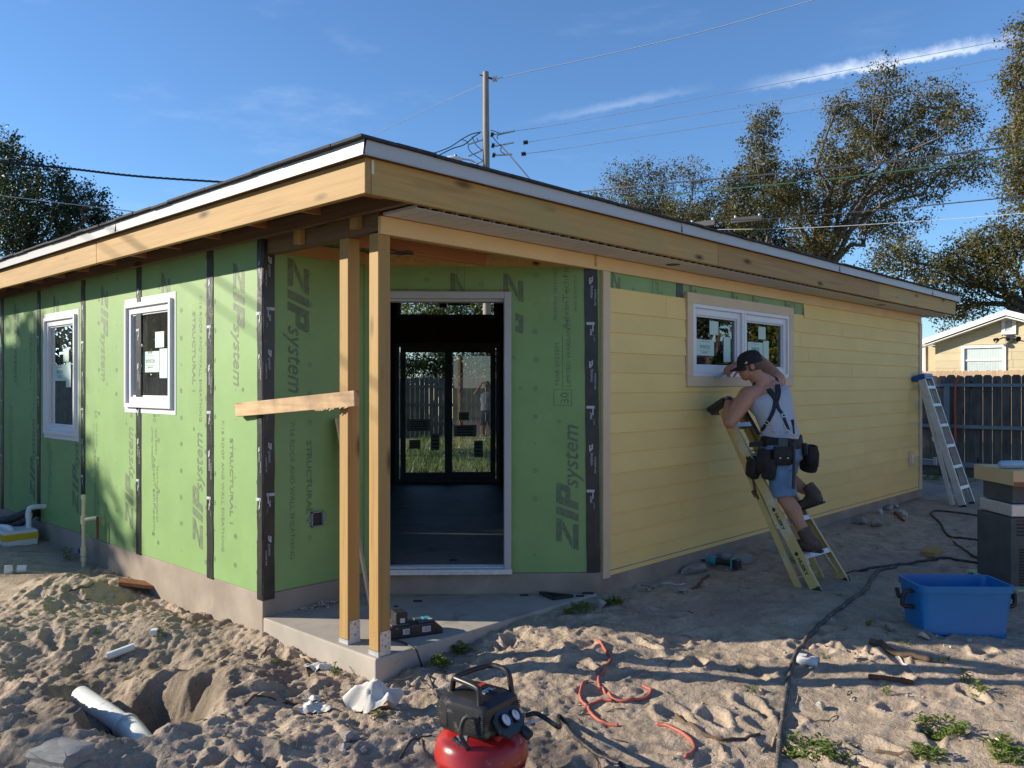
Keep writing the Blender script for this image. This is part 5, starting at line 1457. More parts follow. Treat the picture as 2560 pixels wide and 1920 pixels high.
# ================================================================ TUB, CABINET, BOXES
def rounded_ring(c, ux, uy, hx, hy, r, n=5):
    out = []
    for sx, sy, a0 in ((1, 1, 0), (-1, 1, 90), (-1, -1, 180), (1, -1, 270)):
        for i in range(n + 1):
            a = math.radians(a0 + 90 * i / n); out.append(c + ux * (sx * (hx - r) + r * math.cos(a)) + uy * (sy * (hy - r) + r * math.sin(a)))
    return out
plain('tub_blue', (0.006, 0.165, 0.42), 0.42, 0.05, 4.0, dirt=((0.10, 0.17, 0.26), 10.0, 0.68))
pa, pb_ = gp(2312, 1578), gp(2521, 1595)
ux = unit([*(pb_ - pa)[:2], 0]); uy = np.array([-ux[1], ux[0], 0]); uy = uy if np.dot(uy, FH) > 0 else -uy
Lt = np.linalg.norm((pb_ - pa)[:2]); zc = min(pa[2], pb_[2]) - .004
cen = (pa + pb_) / 2 * np.array([1, 1, 0]) + uy * .15 + np.array([0, 0, zc])
tub = thing('plastic_tub', cen, 'bright blue open plastic tub with black handles standing on the sand', 'tub')
m = MB(); Hh = .345
rings = []
for z, hx, hy in ((0, Lt / 2, .148), (.045, Lt / 2 + .004, .152), (.050, Lt / 2 + .002, .150), (Hh - .045, Lt / 2 + .030, .172), (Hh - .045, Lt / 2 + .040, .182), (Hh, Lt / 2 + .042, .184), (Hh, Lt / 2 + .026, .168), (Hh - .05, Lt / 2 + .020, .162), (.02, Lt / 2 - .012, .136)):
    rings.append(rounded_ring(cen + Z * z, ux, uy, hx, hy, .035 if z < .1 else .05))
n = len(rings[0])
for rg in rings: m.v += [tuple(p) for p in rg]
for i in range(len(rings) - 1):
    for k in range(n): m.f.append((i * n + k, i * n + (k + 1) % n, (i + 1) * n + (k + 1) % n, (i + 1) * n + k)); m.m.append(0)
m.f.append(tuple(range((len(rings) - 1) * n, len(rings) * n))); m.m.append(0); m.f.append(tuple(range(n))[::-1]); m.m.append(0)
m.build('body', 'tub_blue', tub, smooth=45)
m = MB(); m.obox(cen - uy * .151 + Z * .010, ux * (Lt * .30), uy * .002, Z * .009); m.build('foot_recess', 'ink_black', tub)
for s in (-1, 1):
    e0 = cen + ux * s * (Lt / 2 + .030); m = MB()
    m.tube(spline([e0 + Z * (Hh - .055) - uy * .06, e0 + ux * s * .055 + Z * (Hh - .060) - uy * .06, e0 + ux * s * .070 + Z * (Hh - .12) - uy * .05, e0 + ux * s * .062 + Z * (Hh - .155) - uy * .05, e0 - ux * s * .004 + Z * (Hh - .165) - uy * .05], 6), .014, 10)
    m.tube(spline([e0 + ux * s * .058 + Z * (Hh - .07) - uy * .06, e0 + ux * s * .068 + Z * (Hh - .11), e0 + ux * s * .060 + Z * (Hh - .07) + uy * .06], 5), .014, 10); m.build('handle', 'black_plastic', tub, smooth=60)
# cabinet at the right edge
plain('cabinet_grey', (0.075, 0.085, 0.09), 0.5, 0.2, 8.0, bmp=.1)
plain('pale_green_base', (0.45, 0.50, 0.30), 0.7, 0.08)
pc = gp(2528, 1470); D0 = np.dot(pc - EYE, FW); P = lambda u, v, d=0.0: atd(u, v, D0 + d)
zt0 = pc[2]; pxm = D0 / FPX
cab = thing('equipment_cabinet', pc + RT * .25, 'dark grey slatted equipment cabinet under a wooden top, at the right edge', 'cabinet')
base = np.array([*pc[:2], 0]) ; H = lambda v: P(2528, v)[2]
def cb(name, u0, w, v0, v1, d0, d1, mat, bev=.004):
    z0, z1 = sorted((H(v0), H(v1))); a = np.array([*P(u0, 1300)[:2], 0]); m = MB()
    m.obox(a + RT * w / 2 + FH * (d0 + d1) / 2 + Z * (z0 + z1) / 2, RT * w / 2, FH * (d1 - d0) / 2, Z * (z1 - z0) / 2); return m.build(name, mat, cab, bevel=bev)
cb('base_pad', 2522, .75, 1490, 1466, -.12, .62, 'pale_green_base'); cb('body', 2527, .62, 1468, 1296, 0, .48, 'cabinet_grey', .008); cb('hood', 2531, .60, 1294, 1262, .01, .46, 'galvanised', .01); cb('neck', 2537, .56, 1260, 1216, .03, .44, 'cabinet_grey')
cb('wooden_top', 2526, .70, 1214, 1176, -.04, .52, 'frieze_tan', .004); cb('top_edge', 2527, .69, 1216, 1204, -.05, -.041, 'red_frame_x', .001)
for i in range(13): cb('slat', 2549, .30, 1372 + i * 7.4, 1375.5 + i * 7.4, -.008, 0, 'ink_black', 0)
for i in range(5): cb('slot', 2542, .06, 1300 + i * 9, 1304 + i * 9, -.006, 0, 'rust' if i == 0 else 'ink_black', 0)
bt = thing('spray_can', P(2522, 1176) + RT * .08, 'pale blue can lying on the wooden top of the cabinet', 'can')
c_ = np.array([*P(2520, 1300)[:2], H(1176) + .034]) + FH * .12; m = MB(); plain('pale_blue', (0.35, 0.47, 0.58), 0.35, 0.1)
m.lathe([(0, 0), (.022, .0), (.033, .02), (.034, .18), (.028, .20), (0, .20)], c_, 18, axis=RT); m.build('can', 'pale_blue', bt, smooth=45)

# ================================================================ AIR COMPRESSOR
plain('tank_red', (0.36, 0.018, 0.016), 0.27, 0.10, 6.0, dirt=((0.40, 0.28, 0.21), 13.0, 0.63))
plain('shroud_black', (0.020, 0.020, 0.022), 0.33, 0.3, 7.0, bmp=.08, bscale=120, dirt=((0.23, 0.205, 0.17), 8.0, 0.60))
plain('gauge_face', (0.70, 0.72, 0.72), 0.3, 0.04)
plain('red_print', (0.45, 0.03, 0.03), 0.5, 0.1)
plain('text_white', (0.72, 0.72, 0.72), 0.5, 0.03)
cp = atd(1203, 1700, 3.50); cp = np.array([cp[0], cp[1], gz(cp[0], cp[1])])
comp = thing('air_compressor', cp, 'red pancake air compressor with black motor cover in the foreground', 'compressor')
z0 = cp[2] - .012
m = MB(); R_ = .197
m.lathe([(0, .055), (.10, .056), (.155, .070), (.187, .105), (R_, .150), (R_ + .0015, .153), (R_ + .0015, .160), (R_, .163), (.190, .205), (.168, .236), (.125, .258), (.06, .268), (0, .270)], cp * [1, 1, 0] + Z * z0, 56)
m.build('tank', 'tank_red', comp, smooth=60)
for a in range(4):
    d = FH * math.cos(a * 1.571 + .78) + RT * math.sin(a * 1.571 + .78); q = cp * [1, 1, 0] + Z * z0 + d * .13
    m = MB(); m.lathe([(0, 0), (.020, 0), (.022, .02), (.016, .085), (0, .085)], q, 12); m.build('foot', 'black_rubber', comp)
yawc = math.radians(-36); sx = RT * math.cos(yawc) + FH * math.sin(yawc); sy = np.array([-sx[1], sx[0], 0]); sy = sy if np.dot(sy, FH) > 0 else -sy
# sx runs right and towards the viewer, sy runs right and away: the cover's corner faces the viewer
sc = cp * [1, 1, 0] + Z * (z0 + .262) + FH * .005 - RT * .012
def cover(z): return sc + Z * z
m = MB(); rg = []
for z, hx, hy in ((0, .120, .105), (.012, .130, .118), (.10, .135, .122), (.128, .128, .116), (.150, .100, .090), (.158, .070, .062)): rg.append(rounded_ring(cover(z), sx, sy, hx, hy, .028, 4))
n = len(rg[0])
for q in rg: m.v += [tuple(p) for p in q]
for i in range(len(rg) - 1):
    for k in range(n): m.f.append((i * n + k, i * n + (k + 1) % n, (i + 1) * n + (k + 1) % n, (i + 1) * n + k)); m.m.append(0)
m.f.append(tuple(range((len(rg) - 1) * n, len(rg) * n))); m.m.append(0); m.f.append(tuple(range(n))[::-1]); m.m.append(0)
m.build('motor_cover', 'shroud_black', comp, smooth=35)
for side, nrm, tan in (('L', -sy, sx), ('R', sx, sy)):
    hn = .122 if side == 'L' else .135
    for i in range(10):
        for (c0, ln) in (((.075, .045), (-.10, .028)) if side == 'L' else ((.085, .028),)):
            m = MB(); m.obox(cover(.030 + i * .0085) + nrm * (hn - .0005) + tan * c0, tan * ln, nrm * .0025, Z * .0018); m.build('vent_rib', 'black_rubber', comp)
# control panel with two gauges, on the right-hand face
pn = cover(.055) + sx * .150 + sy * .0 ; tilt = unit(sx * .75 + Z * .66); vy_ = unit(np.cross(tilt, sy)); vy_ = vy_ if vy_[2] > 0 else -vy_
m = MB(); m.prism([pn + sy * a + vy_ * b for a, b in ((-.085, -.03), (-.06, -.062), (.05, -.062), (.085, -.02), (.085, .035), (.06, .055), (-.06, .055), (-.085, .03))], tilt * .022); m.build('control_panel', 'shroud_black', comp, bevel=.006)
for s, rr2 in ((-.030, .026), (.036, .024)):
    g = pn + sy * s + vy_ * .004 + tilt * .022
    m = MB(); m.lathe([(rr2, 0), (rr2 + .004, .004), (rr2 + .004, .011), (rr2, .012), (rr2 - .002, .006), (0, .006)], g, 26, axis=tilt); m.build('gauge_bezel', 'black_plastic', comp, smooth=50)
    m = MB(); m.lathe([(rr2 - .001, .0066), (0, .0068)], g, 24, 0, axis=tilt); m.beam(g + tilt * .0075, g + tilt * .0075 + unit(sy * .4 + vy_) * rr2 * .7, .0018, .0006, tilt, 1)
    for k in range(9):
        a = -2.2 + k * .55; d = sy * math.sin(a) + vy_ * math.cos(a); m.beam(g + tilt * .0072 + d * rr2 * .72, g + tilt * .0072 + d * rr2 * .86, .0014, .0005, tilt, 1)
    m.build('gauge_face', ['gauge_face', 'ink_black'], comp)
m = MB(); k0 = pn + sy * .045 - vy_ * .052 + tilt * .01; m.lathe([(.018, 0), (.022, .01), (.022, .045), (.018, .05), (0, .05)], k0, 20, axis=unit(sx - Z * .5)); m.build('regulator_knob', 'black_plastic', comp, smooth=50)
m = MB(); m.obox(cover(-.008) + sx * .128 - sy * .03, sx * .016, sy * .022, Z * .018); m.build('bracket', 'red_print', comp, bevel=.003)
m = MB(); p = cover(-.004) + sx * .135 + sy * .02; m.tube([p + np.array([0, 0, .012 * math.sin(a)]) + sy * .012 * math.cos(a) for a in np.linspace(0, 6.3, 16)], .0018, 6); m.cyl(p - sy * .0 - Z * .012 + sy * .04, p + sy * .04 + Z * .016 , .007, 8); m.build('relief_valve', 'brass_dull', comp)
# carrying handle: two uprights and the long bar
def hpt(a, b, z): return sc + sx * a + sy * b + Z * z
m = MB()
m.tube(spline([hpt(.085, -.095, .118), hpt(.080, -.095, .185), hpt(.060, -.092, .205), hpt(-.045, -.080, .212), hpt(-.075, -.070, .205), hpt(-.090, -.065, .150)], 7), .012, 10); m.build('handle', 'black_plastic', comp, smooth=60)
m = MB()
m.tube(spline([hpt(-.078, -.062, .207), hpt(-.070, .0, .214), hpt(-.030, .10, .222), hpt(.020, .118, .222), hpt(.070, .118, .205), hpt(.092, .116, .120)], 7), .012, 10); m.build('handle', 'black_plastic', comp, smooth=60)
m = MB(); o_ = hpt(-.055, -.055, .1600)
tn = unit(np.cross(sy, -sx)); up_ = Z
m.text('150', hpt(.058, -.052, .1595), sy, -sx, .040, 0, shear=.1, offset=.03); m.text('PSI', hpt(.058, .022, .1595), sy, -sx, .024, 0, offset=.03)
m.obox(hpt(.030, .0, .1592), sy * .04, sx * .0025, Z * .0004, 0); m.obox(hpt(.040, -.004, .1592), sy * .045, sx * .002, Z * .0004, 0)
m.build('cover_print', 'text_white', comp)
m = MB(); m.obox(hpt(-.02, .045, .1595), sy * .018, sx * .012, Z * .0008); m.obox(hpt(.035, .052, .1595), sy * .012, sx * .012, Z * .0008); m.build('cover_badge', 'red_print', comp)
# maker's plate wrapped on the tank, small sticker, air line, hose coupling
def tank_pt(ang, z, r): d = -FH * math.cos(ang) + RT * math.sin(ang); return cp * [1, 1, 0] + d * r + Z * (z0 + z), d
m = MB(); N_ = 22; zlo, zhi = .088, .138
rad = lambda z: np.interp(z, [.070, .105, .150], [.155, .187, R_]) + .0016
a0, a1 = .06, 1.16
for i in range(N_):
    b0, b1 = a0 + (a1 - a0) * i / N_, a0 + (a1 - a0) * (i + 1) / N_
    m.quad(tank_pt(b0, zlo, rad(zlo))[0], tank_pt(b1, zlo, rad(zlo))[0], tank_pt(b1, zhi, rad(zhi))[0], tank_pt(b0, zhi, rad(zhi))[0])
def curved_text(s, ang, z, size, mi, width):
    vs, fs = text_geo(s, .1, .035, 1.0); x0, x1 = vs[:, 0].min(), vs[:, 0].max(); k = width / (x1 - x0)
    m.add([tank_pt(ang + (p[0] - x0) * k / R_, z + p[1] * size, rad(z + p[1] * size) + .0012)[0] for p in vs], fs, mi)
curved_text('PORTER', a0 + .07, .097, .044, 1, .095); curved_text('CABLE', a0 + .70, .097, .044, 1, .080); curved_text('+', a0 + .585, .101, .05, 1, .018)
m.build('maker_plate', ['ink_black', 'text_white'], comp)
m = MB(); q, d = tank_pt(-.75, .262, .105); m.obox(cp * [1, 1, 0] - FH * .110 - RT * .075 + Z * (z0 + .2595), RT * .022, unit(FH + Z * .28) * .016, Z * .0008); m.build('sticker', 'aluminium', comp)
m = MB(); m.tube(spline([hpt(.10, -.121, .100), hpt(.05, -.150, .095), hpt(.04, -.165, .03), hpt(.065, -.150, -.03), cp * [1, 1, 0] - FH * .105 - RT * .108 + Z * (z0 + .258)], 7), .0095, 10); m.build('air_line', 'black_rubber', comp, smooth=60)
m = MB(); hp_ = cover(.015) + sy * .125 + sx * .075; ax_ = unit(RT * .9 - FH * .1 + Z * .15); m.lathe([(.008, 0), (.008, .012), (.013, .014), (.013, .036), (.009, .038), (.011, .055), (.008, .07)], hp_, 12, axis=ax_); m.build('coupling', 'brass_dull', comp, smooth=40)
hose_start = hp_ + ax_ * .07
m = MB(); q = cp * [1, 1, 0] + RT * .155 + FH * .02 + Z * (z0 + .262); m.lathe([(.016, 0), (.020, .005), (.020, .016), (0, .018)], q, 14, axis=RT); m.tube([q + RT * .014, q + RT * .06 + Z * .012, q + RT * .115 + Z * .018 + FH * .03], .006, 8); m.build('drain_lever', 'galvanised', comp)

# ================================================================ HOSES AND CORDS ON THE GROUND
def cord(name, label, uv, r, mat, cat, lift=None, start=None, group=None, n=7):
    pts = [gp(u, v) for u, v in uv]
    if start is not None: pts = list(start) + pts
    P_ = spline(pts, n); out = []
    ns = len(start) * n if start is not None else 0
    for i, p in enumerate(P_):
        if i >= ns:
            q = np.array(p); q[2] = max(gz(p[0], p[1]), p[2] - .03) + r * .75; out.append(q)
        else: out.append(np.array(p))
    # settle: the cord bridges small hollows
    zz = np.array([p[2] for p in out]); k = np.array([.25, .5, .25]); zs = zz.copy()
    for _ in range(3): zs[1:-1] = np.maximum(zs[1:-1], (zs[:-2] + zs[1:-1] * 2 + zs[2:]) / 4)
    for p, z_ in zip(out, zs): p[2] = z_
    m = MB(); m.tube(out, r, 8); return m.build(name, mat, None, smooth=180, label=label, cat=cat, group=group)
c1 = lambda L: [(1340 + x / 3.3515, 1440 + y / 3.3515) for x, y in L]
cord('air_hose', 'dull red rubber hose looping over the sunlit sand', c1([(505, 545), (585, 635), (622, 705), (560, 800), (525, 860), (530, 920), (570, 965), (625, 1020), (740, 1060), (870, 1050), (945, 1010), (960, 960), (900, 930)]), .0085, 'red_hose', 'hose')
cord('air_hose', 'end of the red hose curving out of the sand near the bottom edge', c1([(1010, 1248), (1110, 1265), (1230, 1330), (1310, 1400), (1325, 1470), (1250, 1530)]), .0085, 'red_hose', 'hose')
cord('air_hose', 'dusty lower loop of the red hose beside the compressor hose', c1([(430, 890), (380, 945), (370, 1020), (425, 1095), (470, 1080), (560, 1052), (640, 1054)]), .0085, 'red_hose', 'hose')
cord('air_hose', 'dusty dark section of red hose half buried in sand', c1([(435, 1090), (455, 1150), (520, 1215), (600, 1250), (690, 1262)]), .0085, 'red_hose', 'hose')
cord('air_hose', 'black air hose arching from the compressor to the bottom edge', [(1395, 1800), (1425, 1832), (1460, 1868), (1500, 1895), (1560, 1925)], .0105, 'black_rubber', 'hose', start=[hose_start, hose_start + RT * .05 + Z * .006, hose_start + RT * .14 - Z * .05])
cord('extension_cable', 'thick dark cord snaking from the bottom edge towards the cabinet', [(1942, 1935), (1950, 1850), (1962, 1760), (1978, 1680), (1992, 1630), (2030, 1588), (2080, 1540), (2130, 1500), (2168, 1470), (2182, 1445), (2200, 1428), (2240, 1420)], .0135, 'dusty_cable', 'cable')
cord('extension_cable', 'second cord lying against the thick dark cord', [(1990, 1640), (2022, 1590), (2066, 1548), (2110, 1515), (2160, 1478), (2176, 1450), (2190, 1432), (2215, 1424)], .011, 'dusty_cable', 'cable')
cord('extension_cable', 'looped black cord lying beside the cabinet', [(2150, 1430), (2250, 1412), (2340, 1402), (2400, 1403), (2455, 1410), (2485, 1420), (2500, 1432), (2506, 1446), (2480, 1456), (2440, 1457), (2415, 1448), (2425, 1438), (2480, 1428), (2490, 1424), (2530, 1433)], .0115, 'black_rubber', 'cable')
cord('extension_cable', 'black cord running from the cabinet towards the far ladder', [(2540, 1320), (2510, 1327), (2480, 1312), (2440, 1290), (2380, 1282), (2335, 1279), (2330, 1290), (2352, 1312), (2368, 1338), (2400, 1346), (2444, 1352)], .012, 'black_rubber', 'cable')
cord('extension_cable', 'black cord end running from the coil up the sand', [(2384, 1356), (2420, 1382), (2450, 1400), (2475, 1416), (2488, 1424)], .011, 'black_rubber', 'cable')

# ================================================================ TOOLS ON THE PORCH SLAB
za = SLAB
q0, q1 = onz(968, 1603, za), onz(1104, 1584, za); d = unit([*(q1 - q0)[:2], 0]); nrm = np.array([d[1], -d[0], 0]); nrm = nrm if np.dot(nrm, FH) < 0 else -nrm
c0 = (q0 + q1) / 2 - nrm * .075; L_ = np.linalg.norm(q1 - q0) / 2 + .01
ch = thing('battery_charger', c0, 'black twin battery charger standing on the porch slab behind the posts', 'battery charger')
m = MB(); m.prism([c0 + d * a + nrm * .075 + Z * z for a, z in ((-L_, 0), (L_, 0), (L_, .035), (L_ - .05, .080), (-L_ + .03, .072), (-L_, .05))], -nrm * .15); m.build('case', 'black_plastic', ch, bevel=.008, seg=3)
for a, w in ((-.055, .042), (.075, .055)):
    m = MB(); m.obox(c0 + d * a + nrm * .0765 + Z * .042, d * w / 2, nrm * .0006, Z * .017, 0)
    for k in range(3): m.obox(c0 + d * (a + .004) + nrm * .0775 + Z * (.034 + k * .008), d * w * .33, nrm * .0004, Z * .0012, 1)
    m.build('rating_label', ['sticker_dim' if 'sticker_dim' in MAT else 'wire_grey', 'ink_black'], ch)
for a in (-.085, .085):
    m = MB(); m.obox(c0 + d * a + Z * .079, d * .055, nrm * .055, Z * .006); m.build('bay', 'cabinet_grey', ch, bevel=.003)
m = MB(); m.obox(c0 + d * .10 + Z * .088, d * .022, nrm * .03, Z * .003); plain('teal_plastic', (0.05, 0.30, 0.36), 0.4, 0.1); m.build('indicator', 'teal_plastic', ch)
m = MB(); m.obox(c0 + d * .115 + nrm * .035 + Z * .089, d * .012, nrm * .006, Z * .003); m.build('warning_label', 'yellow_tag' if 'yellow_tag' in MAT else 'pvc_cream', ch)
ba = thing('battery_pack', c0 - d * .075 + Z * .086, 'black cordless tool battery seated in the left bay of the charger', 'battery')
m = MB(); m.obox(c0 - d * .075 + Z * .120, d * .038, nrm * .055, Z * .034); m.build('case', 'black_plastic', ba, bevel=.008, seg=3)
m = MB(); m.obox(c0 - d * .072 + nrm * .056 + Z * .106, d * .015, nrm * .0012, Z * .014); m.build('latch', 'wire_grey', ba)
m = MB(); m.tube(spline([c0 - d * L_ + nrm * .05 + Z * .012, q0 + nrm * .06 + d * .06 + Z * .008, onz(1020, 1612, za + .006), onz(1040, 1625, za + .006), onz(1046, 1640, za + .004), ony(1058, 1672, Y0 - .012), gp(1072, 1700) + Z * .02, gp(1080, 1716) + Z * .008, gp(1088, 1740), gp(1110, 1752)], 7), .0055, 8)
m.build('charger_cable', 'black_rubber', None, smooth=180, label='thin black cord hanging from the charger over the slab edge to the sand', cat='cable')
# flat dark bracket, small scraps and sawdust on the slab
a_, b_, c_ = onz(1350, 1486, za), onz(1384, 1501, za), onz(1432, 1494, za)
fb = thing('metal_bracket', (a_ + b_ + c_) / 3, 'flat black triangular bracket lying on the slab below the door wall', 'bracket'); m = MB()
for p, q in ((a_, b_), (b_, c_), (c_, a_)): m.beam(p + Z * .012, q + Z * .012, .014, .020)
for k in (.3, .55, .8): m.beam(a_ + (c_ - a_) * k + Z * .009, b_ + (c_ - b_) * k + Z * .009, .008, .012)
m.build('frame', 'black_plastic', fb)
for i, (u, v, l_) in enumerate(((1044, 1504, .03), (1311, 1489, .03), (1470, 1484, .04), (1133, 1401, .03), (990, 1517, .015), (1450, 1491, .03))):
    p = onz(u, v, za if v > 1450 else FLOOR + .006); m = MB(); m.obox(p + Z * .004, RT * l_, FH * l_ * .5, Z * .004)
    m.build('dark_scrap', 'ink_black', None, label=('small dark scrap on the porch slab straight above the battery charger', 'small dark scrap at the foot of the step left of the triangular bracket', 'dark scrap on the slab behind the triangular bracket', 'small dark scrap on the floor just inside the doorway', 'tiny dark crumb on the slab beside the front post', 'dark scrap on the slab at the right end of the triangular bracket')[i], cat='scrap', group='scraps on the porch')
m = MB(); rs = np.random.default_rng(4)
for i in range(520):
    s = rs.choice([rs.normal(1.36, .10), rs.normal(1.15, .13), rs.normal(.62, .15), rs.uniform(.4, 1.6)]); o_ = abs(rs.normal(0, .035)) + .012
    p = D(s, o_, za + .002); a = rs.uniform(0, 3.14); l_ = rs.uniform(.004, .012); m.quad(p - l_ * np.array([math.cos(a), math.sin(a), 0]), p + np.array([.003, 0, .001]), p + l_ * np.array([math.cos(a), math.sin(a), .2]), p + np.array([0, .004, .002]))
m.build('sawdust', 'rough_lumber', None, kind='stuff', label='pale sawdust swept along the foot of the door wall')
m = MB()
for i in range(260):
    x_ = rs.normal(3.30, .13); y_ = 4.955 - abs(rs.normal(0, .03)); r_ = rs.uniform(.004, .011); zb_ = max(0, .03 - abs(x_ - 3.3) * .15 - (4.96 - y_) * .4) * rs.random()
    c = np.array([x_, y_, za + zb_ + .002]); m.add([c + rs.normal(0, r_, 3) * [1, 1, .5] + [0, 0, r_ * .5] for _ in range(4)], [(0, 1, 2), (0, 2, 3), (0, 3, 1), (1, 3, 2)])
m.build('plaster_crumbs', 'stone_pale', None, kind='stuff', label='small heap of mortar crumbs against the porch wall')
# rough board fixed across the rear post, thin strip leaning behind it
yA, zA = onx(883, 996, 2.866)[1:], 0
pA = np.array([2.891, yA[0] - .0, yA[1]]); pB_ = onx(594, 1025, 2.838); d = pB_ - pA
bd = thing('lumber_board', pA, 'short rough board fixed across the rear porch post, jutting left in the sun', 'board')
m = MB(); u_ = unit(d); up_ = unit(np.cross(np.cross(u_, Z), u_)); s_ = unit(np.cross(u_, up_))
m.obox((pA + pB_) / 2, d / 2, s_ * .019, up_ * .046); m.build('board', 'rough_lumber', bd, bevel=.003)
rs = random.Random(9); m = MB()
for i in range(14):
    p = pA + d * rs.uniform(.02, .3) - up_ * .045 - s_ * .019 * (1 if s_[0] > 0 else -1); m.beam(p, p - up_ * rs.uniform(.004, .014) + u_ * rs.uniform(.01, .05), .006, .002, s_)
m.build('splinter', 'rough_lumber', bd, kind='stuff')
top = ony(842, 1046, 4.945); bot = onz(926, 1512, SLAB)
st = thing('trim_strip', bot, 'thin tan trim strip leaning behind the porch posts against the wall', 'board'); m = MB(); m.beam(bot + Z * .005, top, .012, .085, up=unit(np.cross(top - bot, RT))); m.build('strip', 'trim_tan', st)

# ================================================================ PIPES AND BOXES BY THE LEFT WALL, PIPE IN THE PIT
def pt3(u, v, x): return onx(u, v, x)
sp = pt3(209, 1240, 2.74); gb_ = gz(sp[0], sp[1])
stand = thing('standpipe', (sp[0], sp[1], gb_), 'cream plastic standpipe with a side branch and blue valve by the green wall', 'pipe')
m = MB(); m.cyl((sp[0], sp[1], gb_ - .05), (sp[0], sp[1], sp[2]), .017, 14); m.build('riser', 'pvc_cream', stand, smooth=40)
m = MB(); zt2 = pt3(210, 1300, 2.74)[2]; zb2 = pt3(210, 1378, 2.74)[2]
for z_, h_, r_ in ((sp[2] - .01, .02, .021), (zt2, .035, .024), (zb2, .04, .026), (zb2 - .07, .02, .024)): m.cyl((sp[0], sp[1], z_ - h_), (sp[0], sp[1], z_ + h_), r_, 14)
m.build('coupling', 'pvc_cream', stand, smooth=40)
e = pt3(243, 1294, 2.80); m = MB(); m.tube([(sp[0], sp[1], zt2), tuple(e)], .017, 12); m.build('branch', 'pvc_cream', stand, smooth=40)
m = MB(); m.cyl(e + Z * .008, (e[0], e[1], pt3(243, 1347, 2.8)[2]), .011, 10); m.build('drop_pipe', 'rust', stand)
m = MB(); vv = np.array([sp[0], sp[1], zb2]); m.lathe([(0, 0), (.032, .0), (.036, .012), (.032, .024), (0, .026)], vv + EY * .035, 10, axis=EY); m.cyl(vv, vv + EY * .04, .009, 8); plain('valve_blue', (0.02, 0.05, 0.22), 0.45, 0.1); m.build('valve', 'valve_blue', stand)
w1 = pt3(72, 1272, 2.72); g1_ = gz(w1[0], w1[1])
wp = thing('drain_pipe', (w1[0], w1[1], g1_), 'white plastic pipe elbowing into the green wall at far left', 'pipe'); m = MB()
m.tube([(w1[0], w1[1], g1_ - .03)] + spline([(w1[0], w1[1], w1[2] - .10), (w1[0], w1[1], w1[2] - .02), tuple(w1 + np.array([.03, -.005, .012])), tuple(w1 + np.array([.15, -.02, .012]))], 5), .026, 14); m.build('pipe', 'pvc_white', wp, smooth=60)
m = MB(); m.lathe([(.031, 0), (.031, .05)], w1 - Z * .09, 14); m.build('socket', 'pvc_white', wp, smooth=40)
w2 = pt3(28, 1325, 2.55); g2_ = gz(w2[0], w2[1]); w3 = pt3(-8, 1320, 2.55)
wp = thing('drain_pipe', (w2[0], w2[1], g2_), 'white plastic pipe bending left out of the sand beside the yellow banded box', 'pipe'); m = MB()
m.tube([(w2[0], w2[1], g2_ - .03)] + spline([(w2[0], w2[1], w2[2] - .08), (w2[0], w2[1], w2[2]), tuple(w2 + (w3 - w2) * .25 + Z * .018), tuple(w3 + Z * .018), tuple(w3 + (w3 - w2) + Z * .018)], 5), .028, 14); m.build('pipe', 'pvc_white', wp, smooth=60)
for i, (o1, lb) in enumerate(((0, 'upper black insulated line curving left from the green wall'), (.085, 'lower black insulated line curving left from the green wall'))):
    P_ = [pt3(98, 1274, X0 + .02) - Z * o1 * .3, pt3(80, 1275, 2.79) - Z * o1 * .5, pt3(60, 1284, 2.72) - Z * o1 * .8, pt3(25, 1298, 2.62) - Z * o1, pt3(-30, 1305, 2.5) - Z * o1 * 1.2]
    m = MB(); m.tube(spline(P_, 7), .040, 14); m.build('insulated_line', 'black_rubber', None, smooth=180, label=lb, cat='pipe', group='insulated lines at the wall')
bxp = pt3(8, 1358, 2.45); g3 = gz(bxp[0], bxp[1]); yb = thing('meter_box', (bxp[0], bxp[1], g3), 'white box with a yellow band at the left edge, standing on the sand', 'box')
m = MB(); m.box((bxp[0], bxp[1] - .02, g3 - .02), (bxp[0] + .3, bxp[1] + .5, bxp[2] + .10)); m.build('box', 'pvc_white', yb, bevel=.01)
plain('safety_yellow', (0.62, 0.42, 0.02), 0.5, 0.06); m = MB(); m.box((bxp[0] - .002, bxp[1] - .022, bxp[2] + .012), (bxp[0] + .302, bxp[1] + .5, bxp[2] + .075)); m.build('band', 'safety_yellow', yb)
cpp = gp(42, 1432); pc_ = thing('plastic_fitting', cpp, 'small white plastic pipe cap lying on the shaded sand', 'pipe cap'); m = MB(); ax_ = unit(RT * .8 + FH * .4)
m.lathe([(0, 0), (.036, 0), (.040, .01), (.040, .06), (.034, .06), (.034, .012), (0, .012)], cpp + Z * .03 - ax_ * .03, 18, axis=-ax_); m.cyl(cpp + Z * .03, cpp + Z * .025 + ax_ * .07, .034, 16); m.build('cap', 'pvc_white', pc_, smooth=40)
# the big drain pipe in the pit
def pin(u, v, dd): return atd(u, v, dd)
p0, p1, p2 = pin(222, 1752, 4.78), pin(318, 1818, 4.44), pin(352, 1850, 4.22)
fall = np.array([0, 0, .0])
dp = thing('drain_pipe', (p0 + p1) / 2, 'large white drain pipe with an elbow lying exposed in the dug pit', 'pipe')
ax_ = unit(p1 - p0); m = MB(); m.cyl(p0 - ax_ * .12, p1, .053, 24); m.build('pipe', 'pvc_white', dp, smooth=40)
m = MB(); m.tube([p1 - ax_ * .03, p1, p1 + ax_ * .045 + (p2 - p1) * .02, p1 + (p2 - p1) * .55, p2 + (p2 - p1) * .5 - Z * .03], [.062, .062, .061, .060, .060], 24); m.lathe([(.064, -.012), (.067, -.008), (.067, .022), (.064, .026)], p1 - ax_ * .02, 24, axis=ax_); m.build('elbow', 'pvc_white', dp, smooth=40)
a_, b_ = gp(268, 1645), gp(336, 1624)
